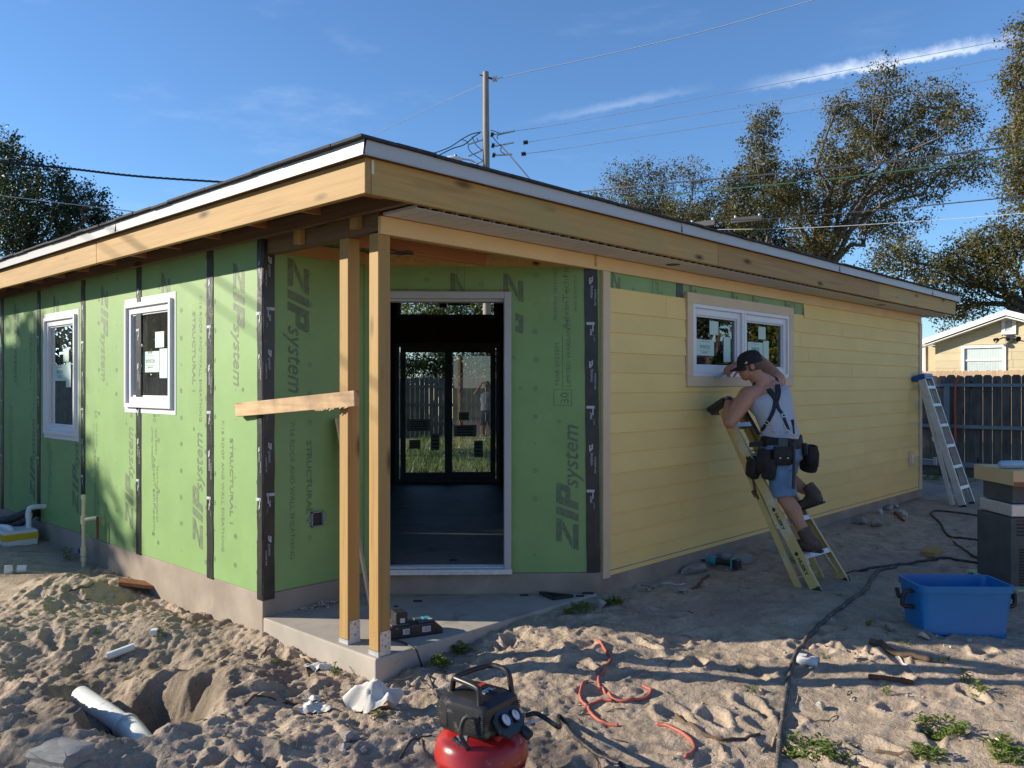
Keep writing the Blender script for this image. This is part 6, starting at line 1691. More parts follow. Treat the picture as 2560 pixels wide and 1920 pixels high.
bp = thing('drain_pipe', (a_ + b_) / 2, 'short piece of pale plastic pipe half buried on the far side of the pit', 'pipe'); m = MB(); m.cyl(a_ + Z * .01, b_ + Z * .02, .024, 14); m.build('pipe', 'pvc_white', bp, smooth=40)
# plank against the foundation
a_, b_ = gp(318, 1462), gp(392, 1482); d = unit([*(b_ - a_)[:2], 0]); a_ = a_ + Z * .035; b_ = b_ + Z * .055
pk = thing('wood_plank', (a_ + b_) / 2, 'reddish plank end sticking out of the sand beside the foundation', 'plank'); m = MB(); m.beam(a_ - (b_ - a_) * .25 - Z * .02, b_, .15, .028); m.build('plank', 'red_frame_y', pk, bevel=.003)

# ================================================================ STONES, STICKS, RAGS, SCRAPS
def stone(name, label, u, v, size, mat, flat=.7, seed=1, group=None, cat='stone', sink=.3, box=False):
    import bmesh
    p = gp(u, v); r = np.random.default_rng(seed); bm = bmesh.new()
    d = r.normal(size=(13 if not box else 9, 3)); d /= np.linalg.norm(d, axis=1, keepdims=True)
    if box: d = np.concatenate([d * .6, np.array([(a, b, c) for a in (-1, 1) for b in (-1, 1) for c in (-1, 1)]) * r.uniform(.72, .92, (8, 3))])
    for q in d: bm.verts.new(q)
    bmesh.ops.convex_hull(bm, input=bm.verts[:]); bmesh.ops.delete(bm, geom=[q for q in bm.verts if not q.link_faces], context='VERTS')
    bmesh.ops.bevel(bm, geom=bm.edges[:] , offset=.05, segments=1, affect='EDGES', clamp_overlap=True)
    bmesh.ops.triangulate(bm, faces=bm.faces[:]); bmesh.ops.subdivide_edges(bm, edges=bm.edges[:], cuts=2, use_grid_fill=True)
    bm.verts.index_update(); V = np.array([q.co[:] for q in bm.verts]); V = V + r.normal(0, .016, V.shape) + .05 * np.sin(V[:, [1, 2, 0]] * 7 + seed)
    sx_, sy_, sz_ = (size if hasattr(size, '__len__') else (size, size * r.uniform(.65, .95), size * flat)); a = r.uniform(0, 6.28)
    V = V * [sx_, sy_, sz_]; V = V @ np.array([[math.cos(a), -math.sin(a), 0], [math.sin(a), math.cos(a), 0], [0, 0, 1]]).T
    m = MB(); m.add(V + p + np.array([0, 0, sz_ * (1 - 2 * sink)]), [tuple(q.index for q in f.verts) for f in bm.faces]); bm.free()
    return m.build(name, mat, None, smooth=24, label=label, cat=cat, group=group)
px = lambda k, v: k * 1.67 / (v - 962) * 1.0     # metres per photo pixel at ground row v
stone('concrete_chunk', 'flat broken slab of concrete at the bottom left corner', 150, 1905, (.13, .09, .045), 'stone_grey', seed=3, cat='concrete chunk', sink=.18, box=True)
for i, (u, v, s, lb) in enumerate(((2222, 1275, .14, 'largest grey concrete lump of the rubble by the far foundation'), (2252, 1282, .10, 'pale rounded lump right of the largest rubble piece'), (2260, 1291, .11, 'flat pale lump at the right end of the rubble'), (2200, 1284, .11, 'pale lump just left of the largest rubble piece'), (2150, 1310, .16, 'long low concrete lump at the left of the rubble'), (2190, 1316, .15, 'squat concrete lump nearest the viewer in the rubble'), (2240, 1268, .07, 'small pale stone behind the rubble'), (2222, 1312, .06, 'small sharp white chip between the rubble lumps'))):
    stone('rubble_stone', lb, u, v, s * .62, 'stone_pale' if i in (1, 2, 3, 6, 7) else 'stone_grey', .7, 20 + i, 'rubble by the far foundation')
for i, (u, v, s, lb) in enumerate(((1855, 1404, .16, 'angular concrete lump behind the grinder'), (1808, 1402, .15, 'rough concrete lump between grinder disc and angular lump'), (1735, 1432, (.20, .08, .06), 'long flat concrete piece under the grinder disc'), (1930, 1380, .11, 'dusty lump beside the ladder legs against the foundation'), (1705, 1482, .07, 'small round stone in front of the grinder rubble'))):
    stone('rubble_stone', lb, u, v, s if hasattr(s, '__len__') else s * .7, 'stone_grey', .62, 40 + i, 'rubble by the grinder')
for i, (u, v, s, lb, mt_) in enumerate(((1503, 1518, .060, 'grey stone among the weeds at the porch corner', 'stone_grey'), (1520, 1506, .04, 'smaller stone behind the grey one at the porch corner', 'stone_grey'), (2309, 1598, .045, 'pale angular stone in front of the blue tub', 'stone_pale'), (2050, 1772, .035, 'round sandy lump in the lit sand right of the cord', 'stone_pale'), (868, 1852, .050, 'upright split stone in the foreground left of the compressor', 'stone_pale'), (884, 1848, .03, 'brownish stone touching the upright split stone', 'stone_grey'), (858, 1872, .028, 'low rounded stone in front of the upright split stone', 'stone_pale'), (905, 1878, .03, 'flat stone right of the low rounded stone', 'stone_pale'), (860, 1885, .018, 'smallest pebble of the foreground stones', 'stone_pale'), (2424, 1604, .02, 'white chip beside the tub base', 'stone_pale'), (1020, 1712, .022, 'grey pebble below the porch slab corner', 'stone_grey'), (385, 1584, .03, 'small white block on the rim of the pit', 'paper_white'))):
    stone('stone', lb, u, v, s, mt_, .75, 60 + i, 'loose stones' if mt_ != 'paper_white' else None, box=(mt_ == 'paper_white'))
def stick(label, uv, r, mat, name='stick', cat='stick', lift=.5, r1=None, group='sticks on the sand'):
    P_ = [gp(u, v) for u, v in uv]; P_ = spline(P_, 5) if len(P_) > 2 else P_
    for p in P_: p[2] = gz(p[0], p[1]) + r * lift
    n = len(P_); rs_ = random.Random(int(uv[0][0])); m = MB(); m.tube(P_, [(r + ((r1 if r1 is not None else r * .6) - r) * i / (n - 1)) * rs_.uniform(.85, 1.15) for i in range(n)], 8); return m.build(name, mat, None, smooth=180, label=label, cat=cat, group=group)
stick('thick dark log end lying below the blue tub', [(2176, 1610), (2220, 1630), (2270, 1642), (2328, 1657)], .022, 'twig_brown', 'log', 'log', .8, .018)
stick('rusty pipe length half buried in the striped sand', [(2172, 1697), (2230, 1702), (2282, 1710)], .016, 'rust', 'pipe_scrap', 'pipe', .5, .018)
stick('short reddish stick near the bottom right weeds', [(2188, 1880), (2240, 1888), (2290, 1900)], .010, 'twig_brown')
stick('long bent root in the lit sand left of the cord', [(1690, 1790), (1735, 1818), (1790, 1848), (1840, 1850), (1900, 1838)], .011, 'twig_brown')
stick('pale dry vine crossing the cord near the bottom', [(1905, 1880), (1935, 1850), (1955, 1810), (1990, 1760), (1995, 1740)], .006, 'twig_pale')
stick('thin root left of the compressor foot', [(1000, 1896), (1020, 1862), (1050, 1845), (1080, 1840)], .007, 'twig_brown')
stick('thin forked twig under the thin root', [(1055, 1850), (1060, 1880), (1085, 1902)], .005, 'twig_brown')
stick('black twig on the rim between pit and rags', [(610, 1762), (645, 1742), (690, 1752)], .007, 'twig_brown')
stick('dark stick lying behind the rolled rag', [(715, 1758), (750, 1758), (785, 1765)], .013, 'twig_brown')
stick('pale stick leaning against the slab foot', [(946, 1724), (1000, 1702), (1052, 1681)], .011, 'twig_pale')
stick('brown stick beside the twig pile at the slab', [(752, 1640), (775, 1655), (800, 1668), (828, 1676)], .010, 'twig_pale')
stick('second brown stick of the twig pile at the slab', [(757, 1645), (765, 1670), (772, 1692)], .008, 'twig_brown')
stick('thin twig slanting up from the twig pile', [(652, 1645), (668, 1620), (690, 1598)], .006, 'twig_brown')
stick('dark twig in the shaded sand left of the plank', [(170, 1478), (205, 1468), (235, 1460)], .008, 'twig_brown')
stick('straw-like stick left of the blue tub', [(2235, 1492), (2262, 1494), (2295, 1497)], .006, 'twig_pale')
stick('white bent cable scrap below the log', [(2246, 1640), (2258, 1660), (2285, 1682)], .006, 'wire_grey', 'cable_scrap', 'cable')
stick('brown stick in front of the grinder', [(1732, 1474), (1752, 1458), (1772, 1440)], .013, 'rust')
stick('pale pipe piece behind the brown stick', [(1650, 1463), (1680, 1462), (1712, 1461)], .014, 'stone_pale', 'pipe_scrap', 'pipe')
stick('dark root right of the rubble', [(2238, 1284), (2250, 1296), (2260, 1304)], .02, 'rust')
stick('thin branch on the shaded sand right of the ladder', [(2118, 1434), (2160, 1426), (2200, 1418), (2260, 1412)], .008, 'rust')
# wood block
a_ = gp(2320, 1392); wb = thing('wood_block', a_, 'small offcut of pale wood on the shaded sand', 'wood block'); m = MB(); q_ = unit(RT * .75 + FH * .9); m.beam(a_ + Z * .025 - q_ * .02, a_ + Z * .04 + q_ * .26, .13, .045); m.build('block', 'pine_x', wb, bevel=.002)
# rags and plastic
def rag(label, u, v, w, h, seed, mat, tent=1.0, name='rag', cat='rag'):
    p = gp(u, v); n = 22; r = np.random.default_rng(seed); X, Y = np.meshgrid(np.linspace(-1, 1, n), np.linspace(-1, 1, n), indexing='ij')
    ang = np.arctan2(Y, X); rr = np.hypot(X, Y); ph = r.uniform(0, 6, 4)
    hgt = np.clip(1 - rr, 0, 1) ** .8 * h * tent + (np.abs(np.sin(ang * 2.5 + ph[0])) * .5 + .5 * np.abs(np.sin(ang * 4 + ph[1]))) * h * .28 * np.clip(rr, 0, 1) + fbm(X * .8 + seed, Y * .8, .5, 3, seed) * h * .5
    sc_ = 1 + .3 * np.sin(ang * 3 + ph[2]); x = p[0] + RT[0] * X * w * sc_ + FH[0] * Y * w * .55; y = p[1] + RT[1] * X * w * sc_ + FH[1] * Y * w * .55
    m = MB(); m.v = [(x[i, j], y[i, j], max(gz(x[i, j], y[i, j]), p[2] - .04) + .003 + max(0, hgt[i, j])) for i in range(n) for j in range(n)]
    m.f = [(i * n + j, (i + 1) * n + j, (i + 1) * n + j + 1, i * n + j + 1) for i in range(n - 1) for j in range(n - 1) if rr[i, j] < 1.18 + .1 * math.sin(5 * ang[i, j] + ph[3])]; m.m = [0] * len(m.f)
    o = m.build(name, mat, None, smooth=180, label=label, cat=cat); return o
plain('rag_white', (0.60, 0.565, 0.50), 0.85, 0.10, 9.0, bmp=.2, dirt=((0.42, 0.35, 0.27), 10.0, 0.58))
rag('peaked white cloth lying in the sand below the porch slab', 935, 1780, .125, .150, 3, 'rag_white', 1.35)
rag('crumpled white rag on a twig pile at the slab foot', 800, 1672, .075, .05, 5, 'rag_white', .7)
rag('twisted off-white rag left of the peaked cloth', 785, 1776, .075, .045, 8, 'rag_white', .6)
rag('rolled grey paper scrap behind the twisted rag', 782, 1752, .045, .03, 11, 'rag_white', .8, 'paper_scrap', 'paper')
g_ = gp(2020, 1662); cu = thing('plastic_cup', g_, 'crushed clear plastic cup with a white label on the striped sand', 'cup'); ax_ = unit(RT * .8 - FH * .45); m = MB(); plain('clear_plastic', (0.62, 0.60, 0.58), 0.12, 0.05)
m.lathe([(.030, 0), (.034, .03), (.030, .055), (.038, .085), (.042, .12)], g_ + Z * .030 - ax_ * .06, 18, axis=ax_); m.v = [(x, y, (z - g_[2]) * .75 + g_[2] + .004 * math.sin(x * 190 + y * 140)) for x, y, z in m.v]; m.build('cup', 'clear_plastic', cu, smooth=50)
m = MB(); m.obox(g_ + Z * .055 - ax_ * .03, ax_ * .022, np.cross(ax_, Z) * .02, Z * .001); m.build('label', 'paper_white', cu)
g_ = gp(2482, 1859); cl = thing('wire_connector', g_, 'cream plastic cap among the weeds at bottom right', 'cap'); m = MB(); m.lathe([(0, 0), (.010, .002), (.013, .02), (.016, .035), (.016, .045), (0, .045)], g_ + Z * .006, 12, axis=unit(RT * .7 - FH * .5 + Z * .5)); m.build('cap', 'pvc_cream', cl, smooth=40)
# angle grinder
g_ = gp(1752, 1412); g2 = gp(1852, 1428); d = unit([*(g2 - g_)[:2], 0]); L_ = np.linalg.norm((g2 - g_)[:2]); nn = np.array([-d[1], d[0], 0]); zb = max(g_[2], g2[2]) + .055
gd = thing('angle_grinder', (g_ + g2) / 2, 'teal and black cordless angle grinder lying in the rubble by the foundation', 'angle grinder')
h0 = np.array([g_[0], g_[1], zb]); h1 = h0 + d * L_
m = MB(); m.tube([h0 + d * L_ * .20, h0 + d * L_ * .30, h0 + d * L_ * .42], [.032, .040, .040], 14); m.build('gear_head', 'teal_plastic', gd, smooth=50)
m = MB(); m.tube([h0 + d * L_ * .42, h0 + d * L_ * .5, h0 + d * L_ * .72, h0 + d * L_ * .8], [.036, .030, .031, .042], 14); m.build('grip', 'black_plastic', gd, smooth=50)
m = MB(); m.obox(h0 + d * L_ * .88, d * L_ * .09, nn * .042, Z * .040); m.build('battery', 'black_plastic', gd, bevel=.008)
m = MB(); m.obox(h0 + d * L_ * .82, d * .008, nn * .045, Z * .044); m.build('battery_collar', 'teal_plastic', gd, bevel=.003)
dax = unit(-FH * .55 + Z * .8 - RT * .1); dc = h0 + d * .015 + Z * .045
m = MB(); m.lathe([(.010, -.003), (.064, -.002), (.064, .002), (.012, .002), (.012, .010), (0, .012)], dc, 28, axis=dax); m.build('disc', 'stone_grey', gd, smooth=40)
m = MB(); a0 = unit(np.cross(dax, RT)); b0 = np.cross(dax, a0); m.tube([dc - dax * .008 + (a0 * math.cos(t) + b0 * math.sin(t)) * .070 for t in np.linspace(-.4, 3.3, 20)], .008, 8); m.build('guard', 'black_plastic', gd, smooth=60)
m = MB(); m.tube([dc - dax * .05, dc - dax * .004], .018, 12); m.tube([dc - dax * .045, h0 + d * L_ * .22], .026, 12); m.build('spindle', 'aluminium', gd, smooth=50)
# electrical box with a wire stub at the far end of the siding, orange strap over the fence
p = ony(2277, 1147, Y0 - .006); eb = thing('outlet_cover', p, 'pale mounting block on the siding near the far corner with a wire stub', 'mounting block')
m = MB(); m.box((p[0] - .075, Y0 - .022, p[2] - .10), (p[0] + .075, Y0 + .006, p[2] + .10)); m.build('block', 'trim_tan', eb, bevel=.004); m = MB(); m.box((p[0] - .028, Y0 - .032, p[2] - .055), (p[0] + .028, Y0 - .0225, p[2] + .055)); m.build('plate', 'pvc_white', eb, bevel=.003)
m = MB(); m.tube(spline([p + np.array([.03, -.03, 0]), p + np.array([.2, -.10, -.01]), p + np.array([.42, -.16, -.03])], 5), .006, 6); m.obox(p + np.array([.46, -.17, -.05]), EX * .02, EY * .02, Z * .05, 0); m.build('wire_stub', 'wire_grey', eb)
plain('strap_orange', (0.55, 0.10, 0.03), 0.6, 0.1)
P_ = [onx(2397, 938, fx - .10), onx(2391, 955, fx - .10), onx(2388, 985, fx - .10), onx(2388, 1040, fx - .10), onx(2389, 1108, fx - .10)]
m = MB(); Q = spline(P_, 5)
for i in range(len(Q) - 1): m.beam(Q[i], Q[i + 1], .035 if i > 4 else .045, .006, up=EX)
m.build('tie_strap', 'strap_orange', None, label='orange strap hanging down over the dark picket fence', cat='strap')
dp_ = ony(2305, 1062, Y0 + .05); m = MB(); m.box((12.258, Y0 + .02, ony(2303, 1090, Y0)[2]), (12.30, Y0 + .09, ony(2303, 1040, Y0)[2])); m.build('meter_socket', 'black_plastic', None, bevel=.006, label='small black box on the far end wall of the house', cat='box')

# ================================================================ WEEDS, LITTER, PEBBLES
def weed(label, u, v, n, size, spread, seed, group='weeds on the sand', mat='weed_leaf', height=1.0):
    p = gp(u, v); r = np.random.default_rng(seed); t = thing('weed', p, label, 'weed', group); V, F_ = [], []; st = MB()
    for i in range(n):
        a = r.uniform(0, 6.28); rad = spread * math.sqrt(r.random()); b = p + np.array([math.cos(a) * rad, math.sin(a) * rad, 0]); b[2] = gz(b[0], b[1])
        h = size * height * r.uniform(.3, 1.3); tip = b + np.array([r.normal(0, .3) * h, r.normal(0, .3) * h, h]); st.tube([b - Z * .005, tip], [.0016, .001], 4)
        for k in range(r.integers(2, 5)):
            az = r.uniform(0, 6.28); el = r.uniform(-.2, .7); d = np.array([math.cos(az) * math.cos(el), math.sin(az) * math.cos(el), math.sin(el)]); s = unit(np.cross(d, Z)); L = size * r.uniform(.5, 1.1); Wd = L * r.uniform(.38, .55)
            q = b + (tip - b) * r.uniform(.5, 1); dn = Z * L * .12; nV = len(V)
            V += [q, q + d * L * .45 + s * Wd / 2 + dn, q + d * L - dn * .8, q + d * L * .45 - s * Wd / 2 + dn, q + d * L * .5]; F_ += [(nV, nV + 4, nV + 1), (nV + 1, nV + 4, nV + 2), (nV, nV + 3, nV + 4), (nV + 4, nV + 3, nV + 2)]
    m = MB(); m.add(V, F_); m.build('leaves', mat, t); st.build('stem', 'weed_leaf', t)
W = [(1152, 1632, 26, .050, .05, 'dark green leafy weed at the foot of the porch slab'), (1100, 1665, 26, .055, .05, 'broad-leaved weed against the slab just right of its corner'), (1455, 1530, 30, .05, .09, 'weeds around the grey stone at the porch corner'), (1535, 1512, 26, .05, .07, 'yellowish weeds right of the grey stone'),
     (1415, 1535, 12, .04, .04, 'small weed left of the porch-corner weeds'), (2020, 1880, 70, .040, .11, 'bright weed patch right of the cord at the bottom'), (2090, 1905, 30, .035, .10, 'thin weeds along the bottom edge right of the bright patch'), (2350, 1845, 70, .042, .11, 'largest bright weed patch near the bottom right'), (2320, 1890, 36, .04, .07, 'weeds just below the largest bright patch'), (2510, 1885, 55, .045, .09, 'leafy weed at the bottom right corner'),
     (2170, 1562, 10, .035, .03, 'small green tuft in the shade left of the tub'), (2215, 1578, 16, .022, .06, 'flat olive ground weed between tuft and tub'), (2255, 1605, 16, .020, .07, 'flat weed in front of the tub near the log'), (2360, 1655, 10, .032, .03, 'little weed at the right end of the log'), (2420, 1705, 12, .034, .04, 'weed sprig on the lit strip right of the log'), (2440, 1735, 14, .034, .05, 'dark leaved weed across the shadow stripes'),
     (2215, 1738, 7, .030, .02, 'yellow sprig on the shadow stripe'), (1880, 1728, 5, .03, .015, 'single sprout on the lower shadow stripe'), (1855, 1680, 8, .02, .03, 'tiny weed on the upper shadow stripe'), (2065, 1642, 8, .022, .03, 'tiny yellow weed left of the log'), (247, 1582, 6, .02, .015, 'yellow sprout on the far rim of the pit'), (405, 1582, 10, .025, .05, 'thin weeds around the white block at the pit'),
     (690, 1655, 9, .025, .03, 'tuft in the sand left of the twig pile'), (842, 1685, 8, .035, .02, 'grass sprig beside the crumpled rag'), (955, 1795, 16, .022, .05, 'low weeds under the peaked cloth'), (165, 1400, 8, .06, .03, 'dry grass tuft by the foundation at left'), (2360, 1200, 50, .10, .5, 'sunlit green weeds at the far corner of the house'), (1990, 1405, 12, .04, .05, 'dark tuft by the foundation behind the ladder'), (1610, 1452, 10, .035, .05, 'small weeds at the foot of the siding by the corner')]
for i, (u, v, n, s, sp_, lb) in enumerate(W): weed(lb, u, v, n, s, sp_, 300 + i, height=1.5 if 'grass' in lb or 'sprig' in lb else .8)
def litter():
    r = np.random.default_rng(17); tw, pe, cl = MB(), MB(), MB()
    for i in range(900):
        F_, R_ = 3.45 + 6.2 * r.random() ** 1.6, r.uniform(-3.2, 5.0); x, y = frc(F_, R_)
        if x > X0 - .05 and y > Y0 - .05: continue
        z = gz(x, y); k = i % 3
        if k == 0:
            L = r.uniform(.02, .10); a = r.uniform(0, 3.14); rr2 = r.uniform(.0012, .0032); d = np.array([math.cos(a), math.sin(a), 0]) * L / 2; q = np.array([x, y, z + rr2])
            p1, p2 = q - d, q + d; p1[2] = gz(p1[0], p1[1]) + rr2; p2[2] = gz(p2[0], p2[1]) + rr2 * r.uniform(1, 4); tw.tube([p1, (p1 + p2) / 2 + np.array([0, 0, rr2 + L * .03]) + r.normal(0, L * .06, 3) * [1, 1, 0], p2], rr2, 5)
        elif k == 1:
            s = r.uniform(.003, .010); q = np.array([x, y, z + s * .4]); pe.add([q + r.normal(0, 1, 3) * [1, 1, .6] * s * .4 + np.array(o) * s for o in ((1, 0, 0), (-1, 0, 0), (0, 1, 0), (0, -1, 0), (0, 0, .8), (0, 0, -.6))], [(0, 2, 4), (2, 1, 4), (1, 3, 4), (3, 0, 4), (2, 0, 5), (1, 2, 5), (3, 1, 5), (0, 3, 5)])
        else:
            s = r.uniform(.006, .022); q = np.array([x, y, z + s * .25]); cl.add([q + (np.array(o) + r.normal(0, .25, 3)) * s * [1, 1, .7] for o in ((1, 0, 0), (-1, 0, 0), (0, 1, 0), (0, -1, 0), (0, 0, 1), (0, 0, -.6))], [(0, 2, 4), (2, 1, 4), (1, 3, 4), (3, 0, 4), (2, 0, 5), (1, 2, 5), (3, 1, 5), (0, 3, 5)])
    tw.build('twig_litter', 'twig_brown', None, kind='stuff', label='small twigs and roots scattered over the sand'); pe.build('shell_grit', 'stone_pale', None, kind='stuff', label='pale shell grit scattered over the sand'); cl.build('sand_clods', 'sand', None, kind='stuff', label='small clods of sand')
litter()

# ================================================================ THE WORKER ON THE LADDER
def capsule(m, p, q, r0, r1, seg=16, mi=0):
    p, q = np.asarray(p, float), np.asarray(q, float); ax = unit(q - p); pts, rs = [], []
    for i in range(5): a = math.pi / 2 * i / 5; pts.append(p - ax * r0 * math.cos(a)); rs.append(max(1e-4, r0 * math.sin(a)))
    for i in range(6): t = i / 5; pts.append(p + (q - p) * t); rs.append(r0 + (r1 - r0) * t)
    for i in range(1, 6): a = math.pi / 2 * i / 5; pts.append(q + ax * r1 * math.sin(a)); rs.append(max(1e-4, r1 * math.cos(a)))
    m.tube(pts, rs, seg, mi)

def chain(m, pts, rs, seg=16):
    for (p, a), (q, b) in zip(zip(pts, rs), list(zip(pts, rs))[1:]): capsule(m, p, q, a, b, seg)

def loft(m, rings, seg=28, mi=0):
    """rings: (centre, side vector, front vector, half width, half depth)"""
    n0 = len(m.v)
    for c, s, f, w, d in rings:
        c, s, f = np.asarray(c, float), unit(s), unit(f)
        for k in range(seg):
            a = 2 * math.pi * k / seg; ca, sa = math.cos(a), math.sin(a); e = .82
            m.v.append(tuple(c + s * w * np.sign(ca) * abs(ca) ** e + f * d * np.sign(sa) * abs(sa) ** e))
    for i in range(len(rings) - 1):
        for k in range(seg): m.f.append((n0 + i * seg + k, n0 + i * seg + (k + 1) % seg, n0 + (i + 1) * seg + (k + 1) % seg, n0 + (i + 1) * seg + k)); m.m.append(mi)
    m.f.append(tuple(range(n0, n0 + seg))[::-1]); m.f.append(tuple(range(n0 + (len(rings) - 1) * seg, n0 + len(rings) * seg))); m.m += [mi, mi]

def ball(m, c, r, ax=None, seg=14):
    """ellipsoid with half axes r along ax (three unit vectors)"""
    ax = ax if ax is not None else (EX, EY, Z); c = np.asarray(c, float); n0 = len(m.v); L = 10
    for i in range(L + 1):
        t = math.pi * i / L
        for k in range(seg):
            a = 2 * math.pi * k / seg; m.v.append(tuple(c + ax[0] * r[0] * max(.001, math.sin(t)) * math.cos(a) + ax[1] * r[1] * max(.001, math.sin(t)) * math.sin(a) + ax[2] * r[2] * math.cos(t)))
    for i in range(L):
        for k in range(seg): m.f.append((n0 + i * seg + k, n0 + (i + 1) * seg + k, n0 + (i + 1) * seg + (k + 1) % seg, n0 + i * seg + (k + 1) % seg)); m.m.append(0)
    m.f.append(tuple(range(n0, n0 + seg))); m.f.append(tuple(range(n0 + L * seg, n0 + (L + 1) * seg))[::-1]); m.m += [0, 0]

def fused(m, name, mat, parent, voxel, smooth=6, cut=None, label=None):
    """one continuous skin over overlapping solids"""
    me = bpy.data.meshes.new(name); me.from_pydata([tuple(v) for v in m.v], [], m.f); me.update()
    o = bpy.data.objects.new(name, me); COL.objects.link(o)
    rm = o.modifiers.new('r', 'REMESH'); rm.mode = 'VOXEL'; rm.voxel_size = voxel; rm.adaptivity = 0
    if smooth: sm = o.modifiers.new('s', 'SMOOTH'); sm.factor = .5; sm.iterations = smooth
    dg = bpy.context.evaluated_depsgraph_get(); dg.update()
    me2 = bpy.data.meshes.new_from_object(o.evaluated_get(dg)); bpy.data.objects.remove(o); bpy.data.meshes.remove(me)
    off = Vector(parent['_o'])
    for v in me2.vertices: v.co -= off
    me2.materials.clear(); me2.materials.append(MAT[mat]); me2.polygons.foreach_set('use_smooth', [True] * len(me2.polygons)); me2.name = name
    r = bpy.data.objects.new(name, me2); COL.objects.link(r); r.parent = parent; r['_o'] = tuple(off)
    if label: r['label'] = label
    return r

def skin_mat(name, col):
    m, nt, b = new_mat(name); t = tex(nt, 'noise', 9.0, detail=5); c = ramp(nt, t.outputs['Fac'], [(.3, tuple(x * .88 for x in col)), (.7, tuple(min(1, x * 1.1) for x in col))])
    nt.links.new(c, b.inputs['Base Color']); b.inputs['Roughness'].default_value = .48; b.inputs['Specular IOR Level'].default_value = .4
    b.inputs['Subsurface Weight'].default_value = .12; b.inputs['Subsurface Radius'].default_value = (.012, .005, .003); b.inputs['Subsurface Scale'].default_value = 1.0
    bump(nt, b, tex(nt, 'noise', 220, detail=3).outputs['Fac'], .08, .002)
skin_mat('skin', (.46, .225, .135))
plain('tank_grey', (.42, .45, .50), .9, .06, 6.0, bmp=.25, bscale=240)
plain('denim', (.135, .235, .36), .9, .22, 7.0, bmp=.3, bscale=260, dirt=((.26, .36, .46), 6.0, .58))
plain('boot_leather', (.088, .062, .046), .8, .25, 12.0, bmp=.4, bscale=60, dirt=((.20, .16, .12), 9.0, .58))
plain('cap_black', (.012, .012, .014), .85, .2, 20.0, bmp=.2, bscale=200)
plain('belt_black', (.017, .017, .018), .75, .3, 14.0, bmp=.4, bscale=130, dirt=((.09, .08, .07), 12.0, .62))
plain('hair_brown', (.10, .060, .032), .7, .3, 60.0, bmp=.6, bscale=300)

worker = thing('person', (6.55, 2.85, .34), 'man in black cap, grey tank top, denim shorts and tool belt on the yellow stepladder', 'person')
J = dict(neck=(6.585, 3.285, 1.700), Lsh=(6.405, 3.325, 1.585), Lel=(6.205, 3.385, 1.362), Lwr=(6.415, 3.505, 1.545), Rsh=(6.790, 3.245, 1.705), pel=(6.57, 3.105, 1.235),
         Lhip=(6.465, 3.095, 1.14), Lkn=(6.435, 3.015, .745), Lank=(6.435, 2.815, .445), Rhip=(6.685, 3.10, 1.15), Rkn=(6.755, 3.180, .865), Rank=(6.745, 2.905, .765))
J = {k: np.array(v, float) for k, v in J.items()}
J['Rel'] = ony(1898, 899, 3.50); J['Rwr'] = ony(1842, 913, 3.60); J['head'] = np.array([6.520, 3.370, 1.832])
face = unit([-.52, .80, -.26]); hside = unit(np.cross(face, Z)); hup = np.cross(hside, face)        # hside points to his right
us = unit(J['Rsh'] - J['Lsh']); uf = unit(np.cross(Z, us)); uf = uf if uf[1] > 0 else -uf; usp = unit(J['neck'] - J['pel'])
torso = [((6.575, 3.10, 1.055), EX, EY, .155, .120), ((6.572, 3.105, 1.13), EX, EY, .176, .132), ((6.57, 3.112, 1.225), EX, EY, .176, .128), ((6.57, 3.135, 1.325), EX + us * .3, EY, .166, .116), ((6.578, 3.175, 1.43), EX + us, uf, .182, .126),
         ((6.590, 3.222, 1.53), us, uf, .202, .136), ((6.597, 3.252, 1.605), us, uf, .205, .128), ((6.596, 3.268, 1.655), us, uf, .168, .100), ((6.590, 3.28, 1.690), us, uf, .100, .075)]
m = MB(); loft(m, torso)
chain(m, [J['neck'] - usp * .06, J['head'] - hup * .06 - face * .015], [.070, .062])
H_ = J['head']; hx = (hside, face, hup)
ball(m, H_ + hup * .035, (.077, .098, .090), hx); ball(m, H_ - hup * .045 + face * .022, (.062, .078, .070), hx); capsule(m, H_ - hup * .088 + face * .055, H_ - hup * .082 + face * .068, .026, .024)     # skull, face, chin
chain(m, [H_ + hup * .012 + face * .098, H_ - hup * .022 + face * .112], [.011, .014])                                                      # nose
for s in (-1, 1):
    capsule(m, H_ + hside * s * .034 + face * .083 + hup * .014, H_ + hside * s * .046 + face * .078 + hup * .014, .012, .010)              # lids
    ball(m, H_ + hside * s * .078 - hup * .012 - face * .012, (.010, .020, .032), hx); capsule(m, H_ + hside * s * .05 - hup * .06 + face * .02, H_ + hside * s * .03 - hup * .085 + face * .06, .018, .016)
capsule(m, H_ - hup * .052 + face * .094 - hside * .016, H_ - hup * .052 + face * .094 + hside * .016, .0075, .0075)                         # mouth
# arms
def arm(sh, el, wr, k=1.0):
    sh, el, wr = (np.asarray(t, float) for t in (sh, el, wr)); a = unit(el - sh); b = unit(wr - el)
    ball(m, sh + a * .015, (.068 * k, .064 * k, .066 * k)); chain(m, [sh, sh + a * .09, sh + (el - sh) * .62, el], [.060 * k, .062 * k, .054 * k, .042 * k]); chain(m, [el, el + (wr - el) * .3, el + (wr - el) * .72, wr], [.043 * k, .047 * k, .036 * k, .028 * k])
arm(J['Lsh'], J['Lel'], J['Lwr'], 1.22); arm(J['Rsh'], J['Rel'], J['Rwr'], 1.14)
capsule(m, J['Rsh'], (6.68, 3.26, 1.655), .068, .072); capsule(m, J['Lsh'], (6.50, 3.285, 1.60), .070, .076); capsule(m, (6.53, 3.285, 1.665), (6.58, 3.30, 1.715), .055, .055); capsule(m, (6.67, 3.255, 1.70), (6.60, 3.29, 1.73), .052, .05)
